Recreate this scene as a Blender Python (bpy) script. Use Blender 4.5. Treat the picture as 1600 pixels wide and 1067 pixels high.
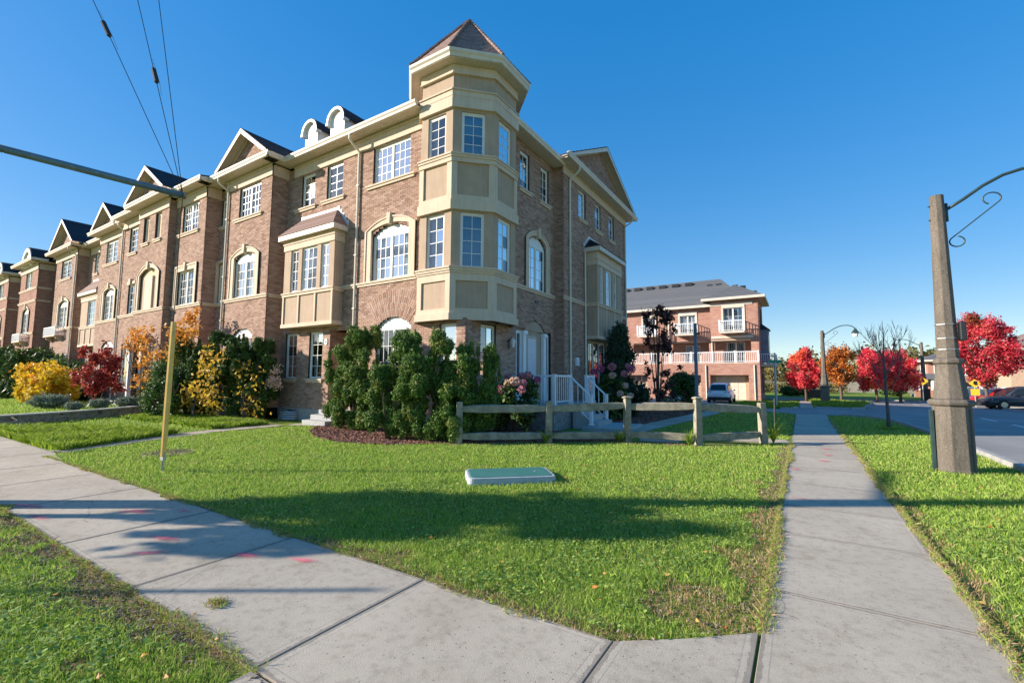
import bpy, bmesh, math, random
import numpy as np
from mathutils import Matrix, Vector
for o in list(bpy.data.objects): bpy.data.objects.remove(o)
scene = bpy.context.scene
col = scene.collection
RAD = math.radians
rnd = random.Random(7)
rng = np.random.default_rng(7)

# ------------------------------------------------------------ camera
cam_d = bpy.data.cameras.new('camera')
cam = bpy.data.objects.new('camera', cam_d); col.objects.link(cam)
cam_d.sensor_width = 36.0
cam_d.lens = 36.0 * 710.0 / 1600.0
cam_d.clip_start = 0.05; cam_d.clip_end = 3000
yaw, pitch, roll = RAD(32.4), RAD(4.75), RAD(0.35)
F_ = Vector((-math.sin(yaw)*math.cos(pitch), math.cos(yaw)*math.cos(pitch), math.sin(pitch)))
R0 = Vector((math.cos(yaw), math.sin(yaw), 0)); U0 = R0.cross(F_)
R_ = R0*math.cos(roll) + U0*math.sin(roll); U_ = -R0*math.sin(roll) + U0*math.cos(roll)
m = Matrix(((R_.x, U_.x, -F_.x), (R_.y, U_.y, -F_.y), (R_.z, U_.z, -F_.z))).to_4x4()
m.translation = Vector((0, 0, 1.5))
cam.matrix_world = m
scene.camera = cam

# ------------------------------------------------------------ world, sun, exposure
SUN_EL, SUN_AZ = RAD(21.0), RAD(34.0)       # light travels towards +X turned 35 degrees to +Y
w = bpy.data.worlds.new('World'); scene.world = w; w.use_nodes = True
nt = w.node_tree
sky = nt.nodes.new('ShaderNodeTexSky'); sky.sky_type = 'NISHITA'; sky.sun_disc = False
sky.sun_elevation = SUN_EL; sky.sun_rotation = RAD(236.0)
sky.altitude = 300; sky.air_density = 1.0; sky.dust_density = 0.25; sky.ozone_density = 3.0
gam = nt.nodes.new('ShaderNodeGamma'); gam.inputs['Gamma'].default_value = 0.40
hsv = nt.nodes.new('ShaderNodeHueSaturation'); hsv.inputs['Saturation'].default_value = 2.4; hsv.inputs['Hue'].default_value = 0.512; hsv.inputs['Value'].default_value = 1.66
bg = nt.nodes['Background']; bg.inputs['Strength'].default_value = 0.15
nt.links.new(sky.outputs[0], gam.inputs['Color']); nt.links.new(gam.outputs[0], hsv.inputs['Color']); nt.links.new(hsv.outputs[0], bg.inputs['Color'])
sl = bpy.data.lights.new('sun', 'SUN'); sl.energy = 5.0; sl.angle = RAD(0.55); sl.color = (1.0, 0.90, 0.78)
so = bpy.data.objects.new('sun', sl); col.objects.link(so)
ld = Vector((math.cos(SUN_AZ)*math.cos(SUN_EL), math.sin(SUN_AZ)*math.cos(SUN_EL), -math.sin(SUN_EL)))
so.rotation_euler = ld.to_track_quat('-Z', 'Y').to_euler(); so.location = (-30, -20, 40)
scene.view_settings.view_transform = 'Standard'; scene.view_settings.look = 'None'
scene.view_settings.gamma = 1; scene.view_settings.use_curve_mapping = False
scene.view_settings.exposure = 0.9

# ------------------------------------------------------------ materials
MATS = {}
def ramp(nt, fac, stops):
    r = nt.nodes.new('ShaderNodeValToRGB'); e = r.color_ramp.elements
    while len(e) < len(stops): e.new(0.5)
    for i, (p, c) in enumerate(stops): e[i].position = p; e[i].color = (*c, 1)
    nt.links.new(fac, r.inputs[0]); return r.outputs[0]
def noise(nt, scale, detail=4, coord='Object', rough=0.55, off=0, stretch=None):
    tc = nt.nodes.new('ShaderNodeTexCoord'); n = nt.nodes.new('ShaderNodeTexNoise')
    n.inputs['Scale'].default_value = scale; n.inputs['Detail'].default_value = detail; n.inputs['Roughness'].default_value = rough
    src = tc.outputs[coord]
    if off or stretch:
        mp = nt.nodes.new('ShaderNodeMapping'); mp.inputs['Location'].default_value = (off, off*0.7, off*0.3)
        if stretch: mp.inputs['Scale'].default_value = stretch
        nt.links.new(src, mp.inputs[0]); src = mp.outputs[0]
    nt.links.new(src, n.inputs['Vector']); return n.outputs['Fac']
def mixc(nt, fac, a, b, mode='MIX'):
    m = nt.nodes.new('ShaderNodeMix'); m.data_type = 'RGBA'; m.blend_type = mode
    for s, v in ((0, fac), (6, a), (7, b)):
        if isinstance(v, (int, float)): m.inputs[s].default_value = v
        elif isinstance(v, tuple): m.inputs[s].default_value = (*v, 1)
        else: nt.links.new(v, m.inputs[s])
    return m.outputs[2]
def math_(nt, op, a, b=0.0, clamp=False):
    m = nt.nodes.new('ShaderNodeMath'); m.operation = op; m.use_clamp = clamp
    for i, v in enumerate((a, b)):
        if isinstance(v, (int, float)): m.inputs[i].default_value = v
        else: nt.links.new(v, m.inputs[i])
    return m.outputs[0]
def newmat(name):
    m = bpy.data.materials.new(name); m.use_nodes = True
    MATS[name] = m
    return m, m.node_tree, m.node_tree.nodes['Principled BSDF']
def bump(nt, b, h, strength=0.3, dist=0.01):
    n = nt.nodes.new('ShaderNodeBump'); n.inputs['Strength'].default_value = strength; n.inputs['Distance'].default_value = dist
    nt.links.new(h, n.inputs['Height']); nt.links.new(n.outputs[0], b.inputs['Normal'])
def simple(name, c, rough=0.6, var=0.12, scale=6, metal=0, bmp=0.0, bscale=80, spec=0.5):
    m, nt, b = newmat(name)
    f = noise(nt, scale, 5)
    lo = tuple(max(0, x*(1-var*1.6)) for x in c); hi = tuple(min(1, x*(1+var)) for x in c)
    nt.links.new(ramp(nt, f, [(0.25, lo), (0.55, c), (0.8, hi)]), b.inputs['Base Color'])
    b.inputs['Roughness'].default_value = rough; b.inputs['Metallic'].default_value = metal
    b.inputs['Specular IOR Level'].default_value = spec
    if name in ('stucco', 'trim', 'trim_light', 'white_trim'):
        st = ramp(nt, noise(nt, 1.0, 5, 'Object', 0.7, 2, (9, 9, 0.8)), [(0.35, (0.80, 0.78, 0.75)), (0.58, (1, 1, 1))])
        l0 = b.inputs['Base Color'].links[0].from_socket; nt.links.new(mixc(nt, 0.55, l0, st, 'MULTIPLY'), b.inputs['Base Color'])
    if bmp: bump(nt, b, noise(nt, bscale, 4), bmp, 0.01)
    return m
def brickmat(name, stops):
    m, nt, b = newmat(name)
    g = nt.nodes.new('ShaderNodeNewGeometry'); oi = nt.nodes.new('ShaderNodeObjectInfo')
    s = math_(nt, 'FRACT', math_(nt, 'ADD', g.outputs['Random Per Island'], oi.outputs['Random']))
    c = ramp(nt, s, stops)
    c2 = mixc(nt, 0.35, c, ramp(nt, noise(nt, 45, 4), [(0.3, (0.35, 0.3, 0.28)), (0.7, (1, 1, 1))]), 'MULTIPLY')
    c3 = mixc(nt, 0.45, c2, ramp(nt, noise(nt, 0.7, 6, 'Object', 0.7, 3, (1, 1, .5)), [(0.3, (0.60, 0.56, 0.53)), (0.55, (0.95, 0.95, 0.95)), (0.8, (1.15, 1.14, 1.12))]), 'MULTIPLY')
    nt.links.new(c3, b.inputs['Base Color']); b.inputs['Roughness'].default_value = 0.88
    b.inputs['Specular IOR Level'].default_value = 0.25
    bump(nt, b, noise(nt, 130, 4), 0.5, 0.006)
    return m
brickmat('brick', [(0.0, (0.30, 0.175, 0.13)), (0.2, (0.40, 0.245, 0.18)), (0.6, (0.48, 0.305, 0.225)), (0.85, (0.55, 0.375, 0.29)), (1.0, (0.36, 0.215, 0.16))])
brickmat('brick_red', [(0.0, (0.32, 0.15, 0.11)), (0.3, (0.43, 0.215, 0.155)), (0.7, (0.50, 0.27, 0.195)), (1.0, (0.38, 0.19, 0.135))])
brickmat('brick_orange', [(0.0, (0.46, 0.235, 0.175)), (0.5, (0.53, 0.285, 0.215)), (1.0, (0.58, 0.33, 0.25))])
simple('mortar', (0.42, 0.34, 0.28), 0.95, 0.15, 20, bmp=0.3)
simple('frosted', (0.55, 0.62, 0.68), 0.3, 0.06, 5)
simple('stucco', (0.47, 0.345, 0.245), 0.9, 0.06, 3, bmp=0.35, bscale=160)
simple('trim', (0.67, 0.525, 0.39), 0.85, 0.05, 2.5, bmp=0.25, bscale=160)
simple('trim_light', (0.71, 0.62, 0.52), 0.55, 0.05, 2)
simple('soffit', (0.64, 0.54, 0.43), 0.6, 0.05, 2)
simple('sash', (0.80, 0.77, 0.72), 0.4, 0.04, 3)
simple('white_trim', (0.82, 0.80, 0.78), 0.45, 0.04, 3)
simple('white_paint', (0.80, 0.82, 0.84), 0.45, 0.04, 4)
simple('flashing', (0.75, 0.75, 0.74), 0.5, 0.12, 12)
simple('blank_panel', (0.56, 0.43, 0.28), 0.85, 0.06, 3)
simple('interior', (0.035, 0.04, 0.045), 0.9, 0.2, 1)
simple('spout', (0.72, 0.66, 0.54), 0.5, 0.05, 2)
simple('door_grey', (0.42, 0.46, 0.46), 0.5, 0.05, 3)
simple('door_tan', (0.50, 0.45, 0.36), 0.5, 0.05, 3)
simple('black_metal', (0.02, 0.022, 0.025), 0.4, 0.2, 8)
simple('dark_green_metal', (0.03, 0.06, 0.06), 0.45, 0.2, 8)
simple('strut_steel', (0.16, 0.22, 0.25), 0.5, 0.15, 10, metal=0.3)
simple('galvanised', (0.42, 0.43, 0.44), 0.45, 0.15, 15, metal=0.6)
simple('yellow_plastic', (0.90, 0.53, 0.13), 0.45, 0.10, 7)
simple('rubber', (0.02, 0.02, 0.02), 0.8, 0.2, 8)
simple('chrome', (0.5, 0.5, 0.5), 0.25, 0.1, 8, metal=0.9)
simple('bark', (0.13, 0.095, 0.07), 0.9, 0.35, 25, bmp=0.6, bscale=40)
simple('bark_grey', (0.11, 0.10, 0.10), 0.9, 0.35, 25, bmp=0.6, bscale=40)
simple('stone', (0.28, 0.27, 0.26), 0.9, 0.35, 9, bmp=0.8, bscale=25)
simple('step_stone', (0.40, 0.40, 0.39), 0.85, 0.15, 12, bmp=0.4)
simple('foundation', (0.36, 0.35, 0.33), 0.9, 0.18, 8, bmp=0.4, bscale=30)
simple('petal_pink', (0.62, 0.24, 0.28), 0.8, 0.35, 14)
simple('petal_cream', (0.74, 0.50, 0.38), 0.8, 0.3, 14)
simple('petal_magenta', (0.50, 0.11, 0.26), 0.8, 0.35, 14)
simple('petal_white', (0.70, 0.70, 0.66), 0.8, 0.2, 14)
simple('rust', (0.34, 0.22, 0.17), 0.8, 0.35, 18, bmp=0.5)
simple('sign_green', (0.01, 0.32, 0.20), 0.4, 0.08, 5)
simple('sign_yellow', (0.72, 0.42, 0.02), 0.45, 0.06, 5)
simple('car_white', (0.78, 0.78, 0.80), 0.22, 0.02, 2)
simple('car_dark', (0.035, 0.04, 0.055), 0.18, 0.1, 2)
simple('car_red', (0.55, 0.02, 0.02), 0.22, 0.05, 2)
simple('car_glass', (0.02, 0.025, 0.03), 0.05, 0.1, 2)
simple('tail_red', (0.55, 0.03, 0.04), 0.25, 0.1, 3)
simple('plate', (0.65, 0.68, 0.75), 0.4, 0.05, 3)
simple('plate_ink', (0.05, 0.10, 0.30), 0.5, 0.05, 3)
simple('cable', (0.03, 0.035, 0.04), 1.0, 0.05, 3, spec=0.0)
simple('ink_dark', (0.02, 0.02, 0.02), 0.95, 0.05, 3, spec=0.05)
simple('pale_brick', (0.52, 0.36, 0.25), 0.9, 0.10, 5)
simple('field', (0.38, 0.30, 0.17), 0.95, 0.35, 0.6)
simple('utility_side', (0.40, 0.43, 0.45), 0.7, 0.15, 9)

# metal grille / planter, shingles
def shingles(name, stops, rows=None):
    m, nt, b = newmat(name)
    g = nt.nodes.new('ShaderNodeNewGeometry')
    s = math_(nt, 'FRACT', g.outputs['Random Per Island'])
    c = ramp(nt, s, stops)
    c2 = mixc(nt, 0.5, c, ramp(nt, noise(nt, 60, 3), [(0.3, (0.5, 0.5, 0.5)), (0.7, (1, 1, 1))]), 'MULTIPLY')
    nt.links.new(c2, b.inputs['Base Color']); b.inputs['Roughness'].default_value = 0.9
    bump(nt, b, noise(nt, 90, 3), 0.5, 0.01)
shingles('shingle_brown', [(0, (0.20, 0.125, 0.10)), (0.5, (0.28, 0.175, 0.145)), (1, (0.34, 0.225, 0.19))])
shingles('shingle_dark', [(0, (0.022, 0.022, 0.032)), (0.5, (0.035, 0.035, 0.045)), (1, (0.05, 0.048, 0.055))])
shingles('shingle_grey', [(0, (0.115, 0.12, 0.13)), (0.5, (0.125, 0.13, 0.14)), (1, (0.135, 0.14, 0.145))])

# window glass: clear pane in front of the room or curtain that is really there
def glassmat(name, tint=(0.80, 0.88, 0.92), boost=0.17):
    m, nt, b = newmat(name)
    out = nt.nodes['Material Output']; nt.nodes.remove(b)
    tr = nt.nodes.new('ShaderNodeBsdfTransparent'); tr.inputs[0].default_value = (*tint, 1)
    gl = nt.nodes.new('ShaderNodeBsdfGlossy'); gl.inputs['Roughness'].default_value = 0.015
    fr = nt.nodes.new('ShaderNodeFresnel'); fr.inputs['IOR'].default_value = 1.65
    bm = nt.nodes.new('ShaderNodeBump'); bm.inputs['Strength'].default_value = 0.06; bm.inputs['Distance'].default_value = 0.02
    nt.links.new(noise(nt, 1.3, 1), bm.inputs['Height']); nt.links.new(bm.outputs[0], gl.inputs['Normal'])
    f = math_(nt, 'ADD', math_(nt, 'MULTIPLY', fr.outputs[0], 1.25), boost, True)
    mx = nt.nodes.new('ShaderNodeMixShader')
    nt.links.new(f, mx.inputs[0]); nt.links.new(tr.outputs[0], mx.inputs[1]); nt.links.new(gl.outputs[0], mx.inputs[2])
    nt.links.new(mx.outputs[0], out.inputs['Surface'])
glassmat('glass')
simple('curtain', (0.66, 0.68, 0.72), 0.9, 0.10, 2.2)
simple('blind_grey', (0.20, 0.24, 0.30), 0.8, 0.25, 1.2)

# concrete with tooled border: uv 'a' runs from one corner of a slab, 'b' from the opposite one (metres)
def concrete():
    m, nt, b = newmat('concrete')
    def uv(n):
        u = nt.nodes.new('ShaderNodeUVMap'); u.uv_map = n; s = nt.nodes.new('ShaderNodeSeparateXYZ'); nt.links.new(u.outputs[0], s.inputs[0]); return s.outputs
    a, c = uv('a'), uv('b')
    d = math_(nt, 'MINIMUM', math_(nt, 'MINIMUM', a[0], a[1]), math_(nt, 'MINIMUM', c[0], c[1]))
    groove = math_(nt, 'LESS_THAN', math_(nt, 'ABSOLUTE', math_(nt, 'SUBTRACT', d, 0.06)), 0.0035)
    border = math_(nt, 'LESS_THAN', d, 0.057)
    big = noise(nt, 0.9, 6, 'Object', 0.6)
    base = ramp(nt, big, [(0.25, (0.40, 0.345, 0.27)), (0.5, (0.48, 0.42, 0.335)), (0.75, (0.54, 0.475, 0.385))])
    fine = ramp(nt, noise(nt, 150, 7, 'Object', 0.85), [(0.33, (0.45, 0.43, 0.41)), (0.5, (0.96, 0.96, 0.96)), (0.72, (1.28, 1.27, 1.25))])
    c1 = mixc(nt, 0.75, base, fine, 'MULTIPLY')
    mid = ramp(nt, noise(nt, 14, 5, 'Object', 0.65, 3), [(0.32, (0.78, 0.77, 0.75)), (0.5, (1, 1, 1)), (0.8, (1.08, 1.07, 1.05))])
    c1 = mixc(nt, 0.8, c1, mid, 'MULTIPLY')
    oi = nt.nodes.new('ShaderNodeObjectInfo')
    c1 = mixc(nt, 1.0, c1, ramp(nt, oi.outputs['Random'], [(0, (0.90, 0.90, 0.90)), (1, (1.06, 1.05, 1.03))]), 'MULTIPLY')
    # pits left by lost aggregate
    tc = nt.nodes.new('ShaderNodeTexCoord'); v = nt.nodes.new('ShaderNodeTexVoronoi'); v.inputs['Scale'].default_value = 30; v.inputs['Randomness'].default_value = 1
    nt.links.new(tc.outputs['Object'], v.inputs['Vector'])
    sp = nt.nodes.new('ShaderNodeSeparateColor'); nt.links.new(v.outputs['Color'], sp.inputs[0])
    pit = math_(nt, 'MULTIPLY', math_(nt, 'LESS_THAN', v.outputs['Distance'], 0.17), math_(nt, 'GREATER_THAN', sp.outputs[0], 0.72))
    c1 = mixc(nt, math_(nt, 'MULTIPLY', pit, 0.7), c1, (0.14, 0.125, 0.11))
    c1 = mixc(nt, math_(nt, 'MULTIPLY', border, 0.10), c1, (0.55, 0.50, 0.43))
    c1 = mixc(nt, math_(nt, 'MULTIPLY', groove, 0.35), c1, (0.20, 0.185, 0.165))
    stain = ramp(nt, noise(nt, 2.6, 6, 'Object', 0.7, 9), [(0.55, (1, 1, 1)), (0.70, (0.74, 0.70, 0.65))])
    c1 = mixc(nt, 0.7, c1, stain, 'MULTIPLY')
    grime = math_(nt, 'MULTIPLY', math_(nt, 'LESS_THAN', d, math_(nt, 'MULTIPLY', noise(nt, 18, 4, 'Object', 0.7, 1), 0.055)), 0.55)
    c1 = mixc(nt, grime, c1, (0.17, 0.145, 0.115))
    vc = nt.nodes.new('ShaderNodeTexVoronoi'); vc.feature = 'DISTANCE_TO_EDGE'; vc.inputs['Scale'].default_value = 0.55
    dn = nt.nodes.new('ShaderNodeMix'); dn.data_type = 'VECTOR'; dn.inputs[0].default_value = 0.12; nz_ = nt.nodes.new('ShaderNodeTexNoise'); nz_.inputs['Scale'].default_value = 6; nz_.inputs['Detail'].default_value = 5
    nt.links.new(tc.outputs['Object'], nz_.inputs['Vector']); nt.links.new(tc.outputs['Object'], dn.inputs[4]); nt.links.new(nz_.outputs['Color'], dn.inputs[5]); nt.links.new(dn.outputs[1], vc.inputs['Vector'])
    crack = math_(nt, 'MULTIPLY', math_(nt, 'LESS_THAN', vc.outputs['Distance'], 0.0016), math_(nt, 'GREATER_THAN', noise(nt, 0.8, 2, 'Object', 0.5, 12), 0.56))
    c1 = mixc(nt, math_(nt, 'MULTIPLY', crack, 0.6), c1, (0.13, 0.115, 0.10))
    nt.links.new(c1, b.inputs['Base Color']); b.inputs['Roughness'].default_value = 0.9; b.inputs['Specular IOR Level'].default_value = 0.25
    h = math_(nt, 'SUBTRACT', noise(nt, 180, 4, 'Object', 0.7), math_(nt, 'ADD', math_(nt, 'MULTIPLY', pit, 1.5), math_(nt, 'MULTIPLY', groove, 1.2)))
    bump(nt, b, h, 0.55, 0.006)
concrete()
def asphalt():
    m, nt, b = newmat('asphalt')
    c = ramp(nt, noise(nt, 0.5, 5), [(0.3, (0.21, 0.20, 0.185)), (0.55, (0.27, 0.26, 0.24)), (0.75, (0.33, 0.315, 0.295))])
    c = mixc(nt, 0.8, c, ramp(nt, noise(nt, 150, 3, 'Object', 0.8), [(0.3, (0.6, 0.6, 0.6)), (0.6, (1.2, 1.2, 1.2))]), 'MULTIPLY')
    nt.links.new(c, b.inputs['Base Color']); b.inputs['Roughness'].default_value = 0.85
    bump(nt, b, noise(nt, 150, 3), 0.4, 0.01)
asphalt()
def groundmat():
    m, nt, b = newmat('turf_soil')
    a = ramp(nt, noise(nt, 60, 5, 'Object', 0.7), [(0.28, (0.10, 0.12, 0.025)), (0.5, (0.19, 0.26, 0.04)), (0.75, (0.30, 0.37, 0.06))])
    s = ramp(nt, noise(nt, 35, 5, 'Object', 0.7, 4), [(0.3, (0.10, 0.075, 0.05)), (0.7, (0.25, 0.19, 0.13))])
    k = ramp(nt, noise(nt, 1.4, 5, 'Object', 0.65, 8), [(0.58, (0, 0, 0)), (0.68, (1, 1, 1))])
    nt.links.new(mixc(nt, k, a, s), b.inputs['Base Color']); b.inputs['Roughness'].default_value = 0.95; b.inputs['Specular IOR Level'].default_value = 0.1
    bump(nt, b, noise(nt, 90, 5), 0.8, 0.03)
groundmat()
def mulchmat(name='mulch', cols=((0.10, 0.045, 0.03), (0.24, 0.105, 0.07), (0.36, 0.19, 0.13))):
    m, nt, b = newmat(name)
    g = nt.nodes.new('ShaderNodeNewGeometry')
    nt.links.new(ramp(nt, g.outputs['Random Per Island'], [(0.0, cols[0]), (0.5, cols[1]), (1, cols[2])]), b.inputs['Base Color']); b.inputs['Roughness'].default_value = 0.95
mulchmat()
mulchmat('soil_crumb', ((0.12, 0.09, 0.065), (0.22, 0.17, 0.12), (0.34, 0.28, 0.21)))
simple('soil', (0.13, 0.095, 0.065), 0.95, 0.4, 30, bmp=0.8, bscale=60)

def leafmat(name, stops, patch=None, trans=0.35, pscale=1.6, rough=0.55):
    """leaf colour varies by leaf; patch = (colour, low, high) turns whole clumps of leaves"""
    m, nt, b = newmat(name)
    out = nt.nodes['Material Output']
    g = nt.nodes.new('ShaderNodeNewGeometry')
    c = ramp(nt, g.outputs['Random Per Island'], stops)
    if patch:
        pc, lo, hi = patch
        k = ramp(nt, noise(nt, pscale, 3, 'Object', 0.5, 5), [(lo, (0, 0, 0)), (hi, (1, 1, 1))])
        g2 = math_(nt, 'MULTIPLY', k, math_(nt, 'ADD', 0.45, math_(nt, 'MULTIPLY', g.outputs['Random Per Island'], 0.55)))
        c = mixc(nt, g2, c, pc)
    nt.links.new(c, b.inputs['Base Color']); b.inputs['Roughness'].default_value = rough; b.inputs['Specular IOR Level'].default_value = 0.3
    if trans:
        t = nt.nodes.new('ShaderNodeBsdfTranslucent'); nt.links.new(c, t.inputs[0])
        mx = nt.nodes.new('ShaderNodeMixShader'); mx.inputs[0].default_value = trans
        nt.links.new(b.outputs[0], mx.inputs[1]); nt.links.new(t.outputs[0], mx.inputs[2]); nt.links.new(mx.outputs[0], out.inputs['Surface'])
leafmat('grass_blade', [(0, (0.13, 0.25, 0.035)), (0.4, (0.31, 0.47, 0.06)), (0.75, (0.45, 0.60, 0.11)), (0.93, (0.58, 0.64, 0.18)), (1, (0.52, 0.46, 0.22))], ((0.44, 0.47, 0.14), 0.56, 0.80), 0.35, 1.3)
leafmat('dry_blade', [(0, (0.30, 0.19, 0.08)), (0.5, (0.48, 0.33, 0.17)), (0.8, (0.58, 0.38, 0.25)), (1, (0.28, 0.30, 0.07))], None, 0.25)
leafmat('clover', [(0, (0.10, 0.20, 0.04)), (0.5, (0.22, 0.35, 0.07)), (1, (0.38, 0.50, 0.12))], None, 0.3)
leafmat('long_grass', [(0, (0.14, 0.24, 0.02)), (0.6, (0.30, 0.42, 0.04)), (1, (0.45, 0.52, 0.09))], None, 0.4)
leafmat('yew', [(0, (0.025, 0.06, 0.012)), (0.35, (0.075, 0.155, 0.025)), (0.75, (0.15, 0.26, 0.045)), (1, (0.28, 0.36, 0.08))], ((0.42, 0.36, 0.09), 0.60, 0.74), 0.2, 2.2)
leafmat('yew_dark', [(0, (0.02, 0.045, 0.012)), (0.6, (0.06, 0.12, 0.025)), (1, (0.13, 0.21, 0.04))], None, 0.15)
leafmat('juniper', [(0, (0.012, 0.03, 0.018)), (0.6, (0.03, 0.065, 0.035)), (1, (0.06, 0.11, 0.05))], None, 0.1)
leafmat('gold_leaf', [(0, (0.55, 0.33, 0.02)), (0.6, (0.75, 0.52, 0.03)), (1, (0.60, 0.55, 0.06))], ((0.78, 0.30, 0.03), 0.52, 0.66), 0.4, 1.1)
leafmat('yellow_leaf', [(0, (0.55, 0.34, 0.03)), (0.6, (0.70, 0.50, 0.06)), (1, (0.62, 0.34, 0.10))], None, 0.35)
leafmat('orange_leaf', [(0, (0.50, 0.16, 0.03)), (0.5, (0.72, 0.32, 0.05)), (1, (0.70, 0.46, 0.10))], None, 0.4)
leafmat('maple_red', [(0, (0.62, 0.02, 0.07)), (0.5, (0.88, 0.08, 0.13)), (1, (0.95, 0.28, 0.24))], ((0.88, 0.26, 0.08), 0.54, 0.68), 0.45, 0.45)
leafmat('maple_crimson', [(0, (0.42, 0.015, 0.04)), (0.5, (0.70, 0.05, 0.09)), (1, (0.85, 0.20, 0.18))], ((0.20, 0.16, 0.03), 0.60, 0.70), 0.45, 0.5)
leafmat('maple_orange', [(0, (0.20, 0.06, 0.03)), (0.4, (0.55, 0.17, 0.03)), (1, (0.75, 0.28, 0.05))], ((0.10, 0.05, 0.03), 0.5, 0.62), 0.4, 0.5)
leafmat('burgundy', [(0, (0.16, 0.02, 0.02)), (0.6, (0.40, 0.05, 0.05)), (1, (0.62, 0.14, 0.08))], None, 0.35)
leafmat('plum_leaf', [(0, (0.035, 0.02, 0.022)), (0.6, (0.075, 0.03, 0.03)), (1, (0.16, 0.05, 0.04))], None, 0.2)
leafmat('lavender', [(0, (0.13, 0.17, 0.13)), (0.6, (0.22, 0.27, 0.20)), (1, (0.32, 0.36, 0.27))], None, 0.2)
leafmat('shrub_green', [(0, (0.03, 0.07, 0.015)), (0.6, (0.06, 0.13, 0.025)), (1, (0.11, 0.19, 0.035))], None, 0.25)
leafmat('far_trees', [(0, (0.06, 0.08, 0.03)), (0.4, (0.13, 0.13, 0.04)), (0.7, (0.26, 0.17, 0.05)), (1, (0.10, 0.13, 0.04))], None, 0.2)
leafmat('fallen', [(0, (0.45, 0.12, 0.03)), (0.6, (0.60, 0.30, 0.06)), (1, (0.55, 0.42, 0.16))], None, 0.2)

def weathered():
    m, nt, b = newmat('weathered_wood')
    c = ramp(nt, noise(nt, 6, 6, 'Object', 0.65, 0, (1.0, 1.0, 1.0)), [(0.28, (0.19, 0.165, 0.125)), (0.5, (0.33, 0.295, 0.225)), (0.75, (0.46, 0.42, 0.33))])
    c = mixc(nt, 0.7, c, ramp(nt, noise(nt, 1.0, 4, 'Object', 0.6, 2, (14, 14, 60)), [(0.35, (0.62, 0.60, 0.56)), (0.6, (1, 1, 1))]), 'MULTIPLY')
    nt.links.new(c, b.inputs['Base Color']); b.inputs['Roughness'].default_value = 0.9
    bump(nt, b, noise(nt, 1.0, 4, 'Object', 0.6, 2, (20, 20, 80)), 0.5, 0.01)
weathered()
def agg():
    m, nt, b = newmat('aggregate')
    c = ramp(nt, noise(nt, 70, 7, 'Object', 0.85), [(0.32, (0.035, 0.03, 0.024)), (0.5, (0.155, 0.13, 0.105)), (0.68, (0.33, 0.285, 0.235))])
    c = mixc(nt, 0.7, c, ramp(nt, noise(nt, 2.2, 6, 'Object', 0.7, 6, (5, 5, 0.7)), [(0.32, (0.48, 0.47, 0.45)), (0.6, (1.08, 1.07, 1.05))]), 'MULTIPLY')
    nt.links.new(c, b.inputs['Base Color']); b.inputs['Roughness'].default_value = 0.9
    bump(nt, b, noise(nt, 200, 4), 0.7, 0.006)
agg()
def utility_lid():
    m, nt, b = newmat('utility_lid')
    tc = nt.nodes.new('ShaderNodeTexCoord'); ck = nt.nodes.new('ShaderNodeTexChecker'); ck.inputs['Scale'].default_value = 44
    nt.links.new(tc.outputs['Object'], ck.inputs['Vector'])
    c = mixc(nt, 0.55, ramp(nt, noise(nt, 5, 5), [(0.3, (0.035, 0.15, 0.13)), (0.7, (0.06, 0.20, 0.175))]), mixc(nt, ck.outputs['Fac'], (0.03, 0.12, 0.105), (0.09, 0.25, 0.22)))
    nt.links.new(c, b.inputs['Base Color']); b.inputs['Roughness'].default_value = 0.7; b.inputs['Specular IOR Level'].default_value = 0.15
    bump(nt, b, ck.outputs['Fac'], 0.3, 0.004)
utility_lid()
def pinkpaint():
    m, nt, b = newmat('pink_paint')
    out = nt.nodes['Material Output']
    b.inputs['Base Color'].default_value = (0.85, 0.16, 0.22, 1); b.inputs['Roughness'].default_value = 0.9
    u = nt.nodes.new('ShaderNodeUVMap'); u.uv_map = 'a'
    s = nt.nodes.new('ShaderNodeVectorMath'); s.operation = 'LENGTH'; nt.links.new(u.outputs[0], s.inputs[0])
    n = noise(nt, 120, 5, 'Object', 0.9)
    n2 = noise(nt, 9, 3, 'Object', 0.6)
    k = math_(nt, 'SUBTRACT', math_(nt, 'ADD', math_(nt, 'MULTIPLY', n, 0.9), math_(nt, 'MULTIPLY', n2, 0.9)), math_(nt, 'ADD', math_(nt, 'MULTIPLY', s.outputs['Value'], 0.75), 0.42))
    k = math_(nt, 'MULTIPLY', k, 1.7, True)
    tr = nt.nodes.new('ShaderNodeBsdfTransparent'); mx = nt.nodes.new('ShaderNodeMixShader')
    nt.links.new(math_(nt, 'MULTIPLY', k, 0.8), mx.inputs[0]); nt.links.new(tr.outputs[0], mx.inputs[1]); nt.links.new(b.outputs[0], mx.inputs[2]); nt.links.new(mx.outputs[0], out.inputs['Surface'])
pinkpaint()

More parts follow.
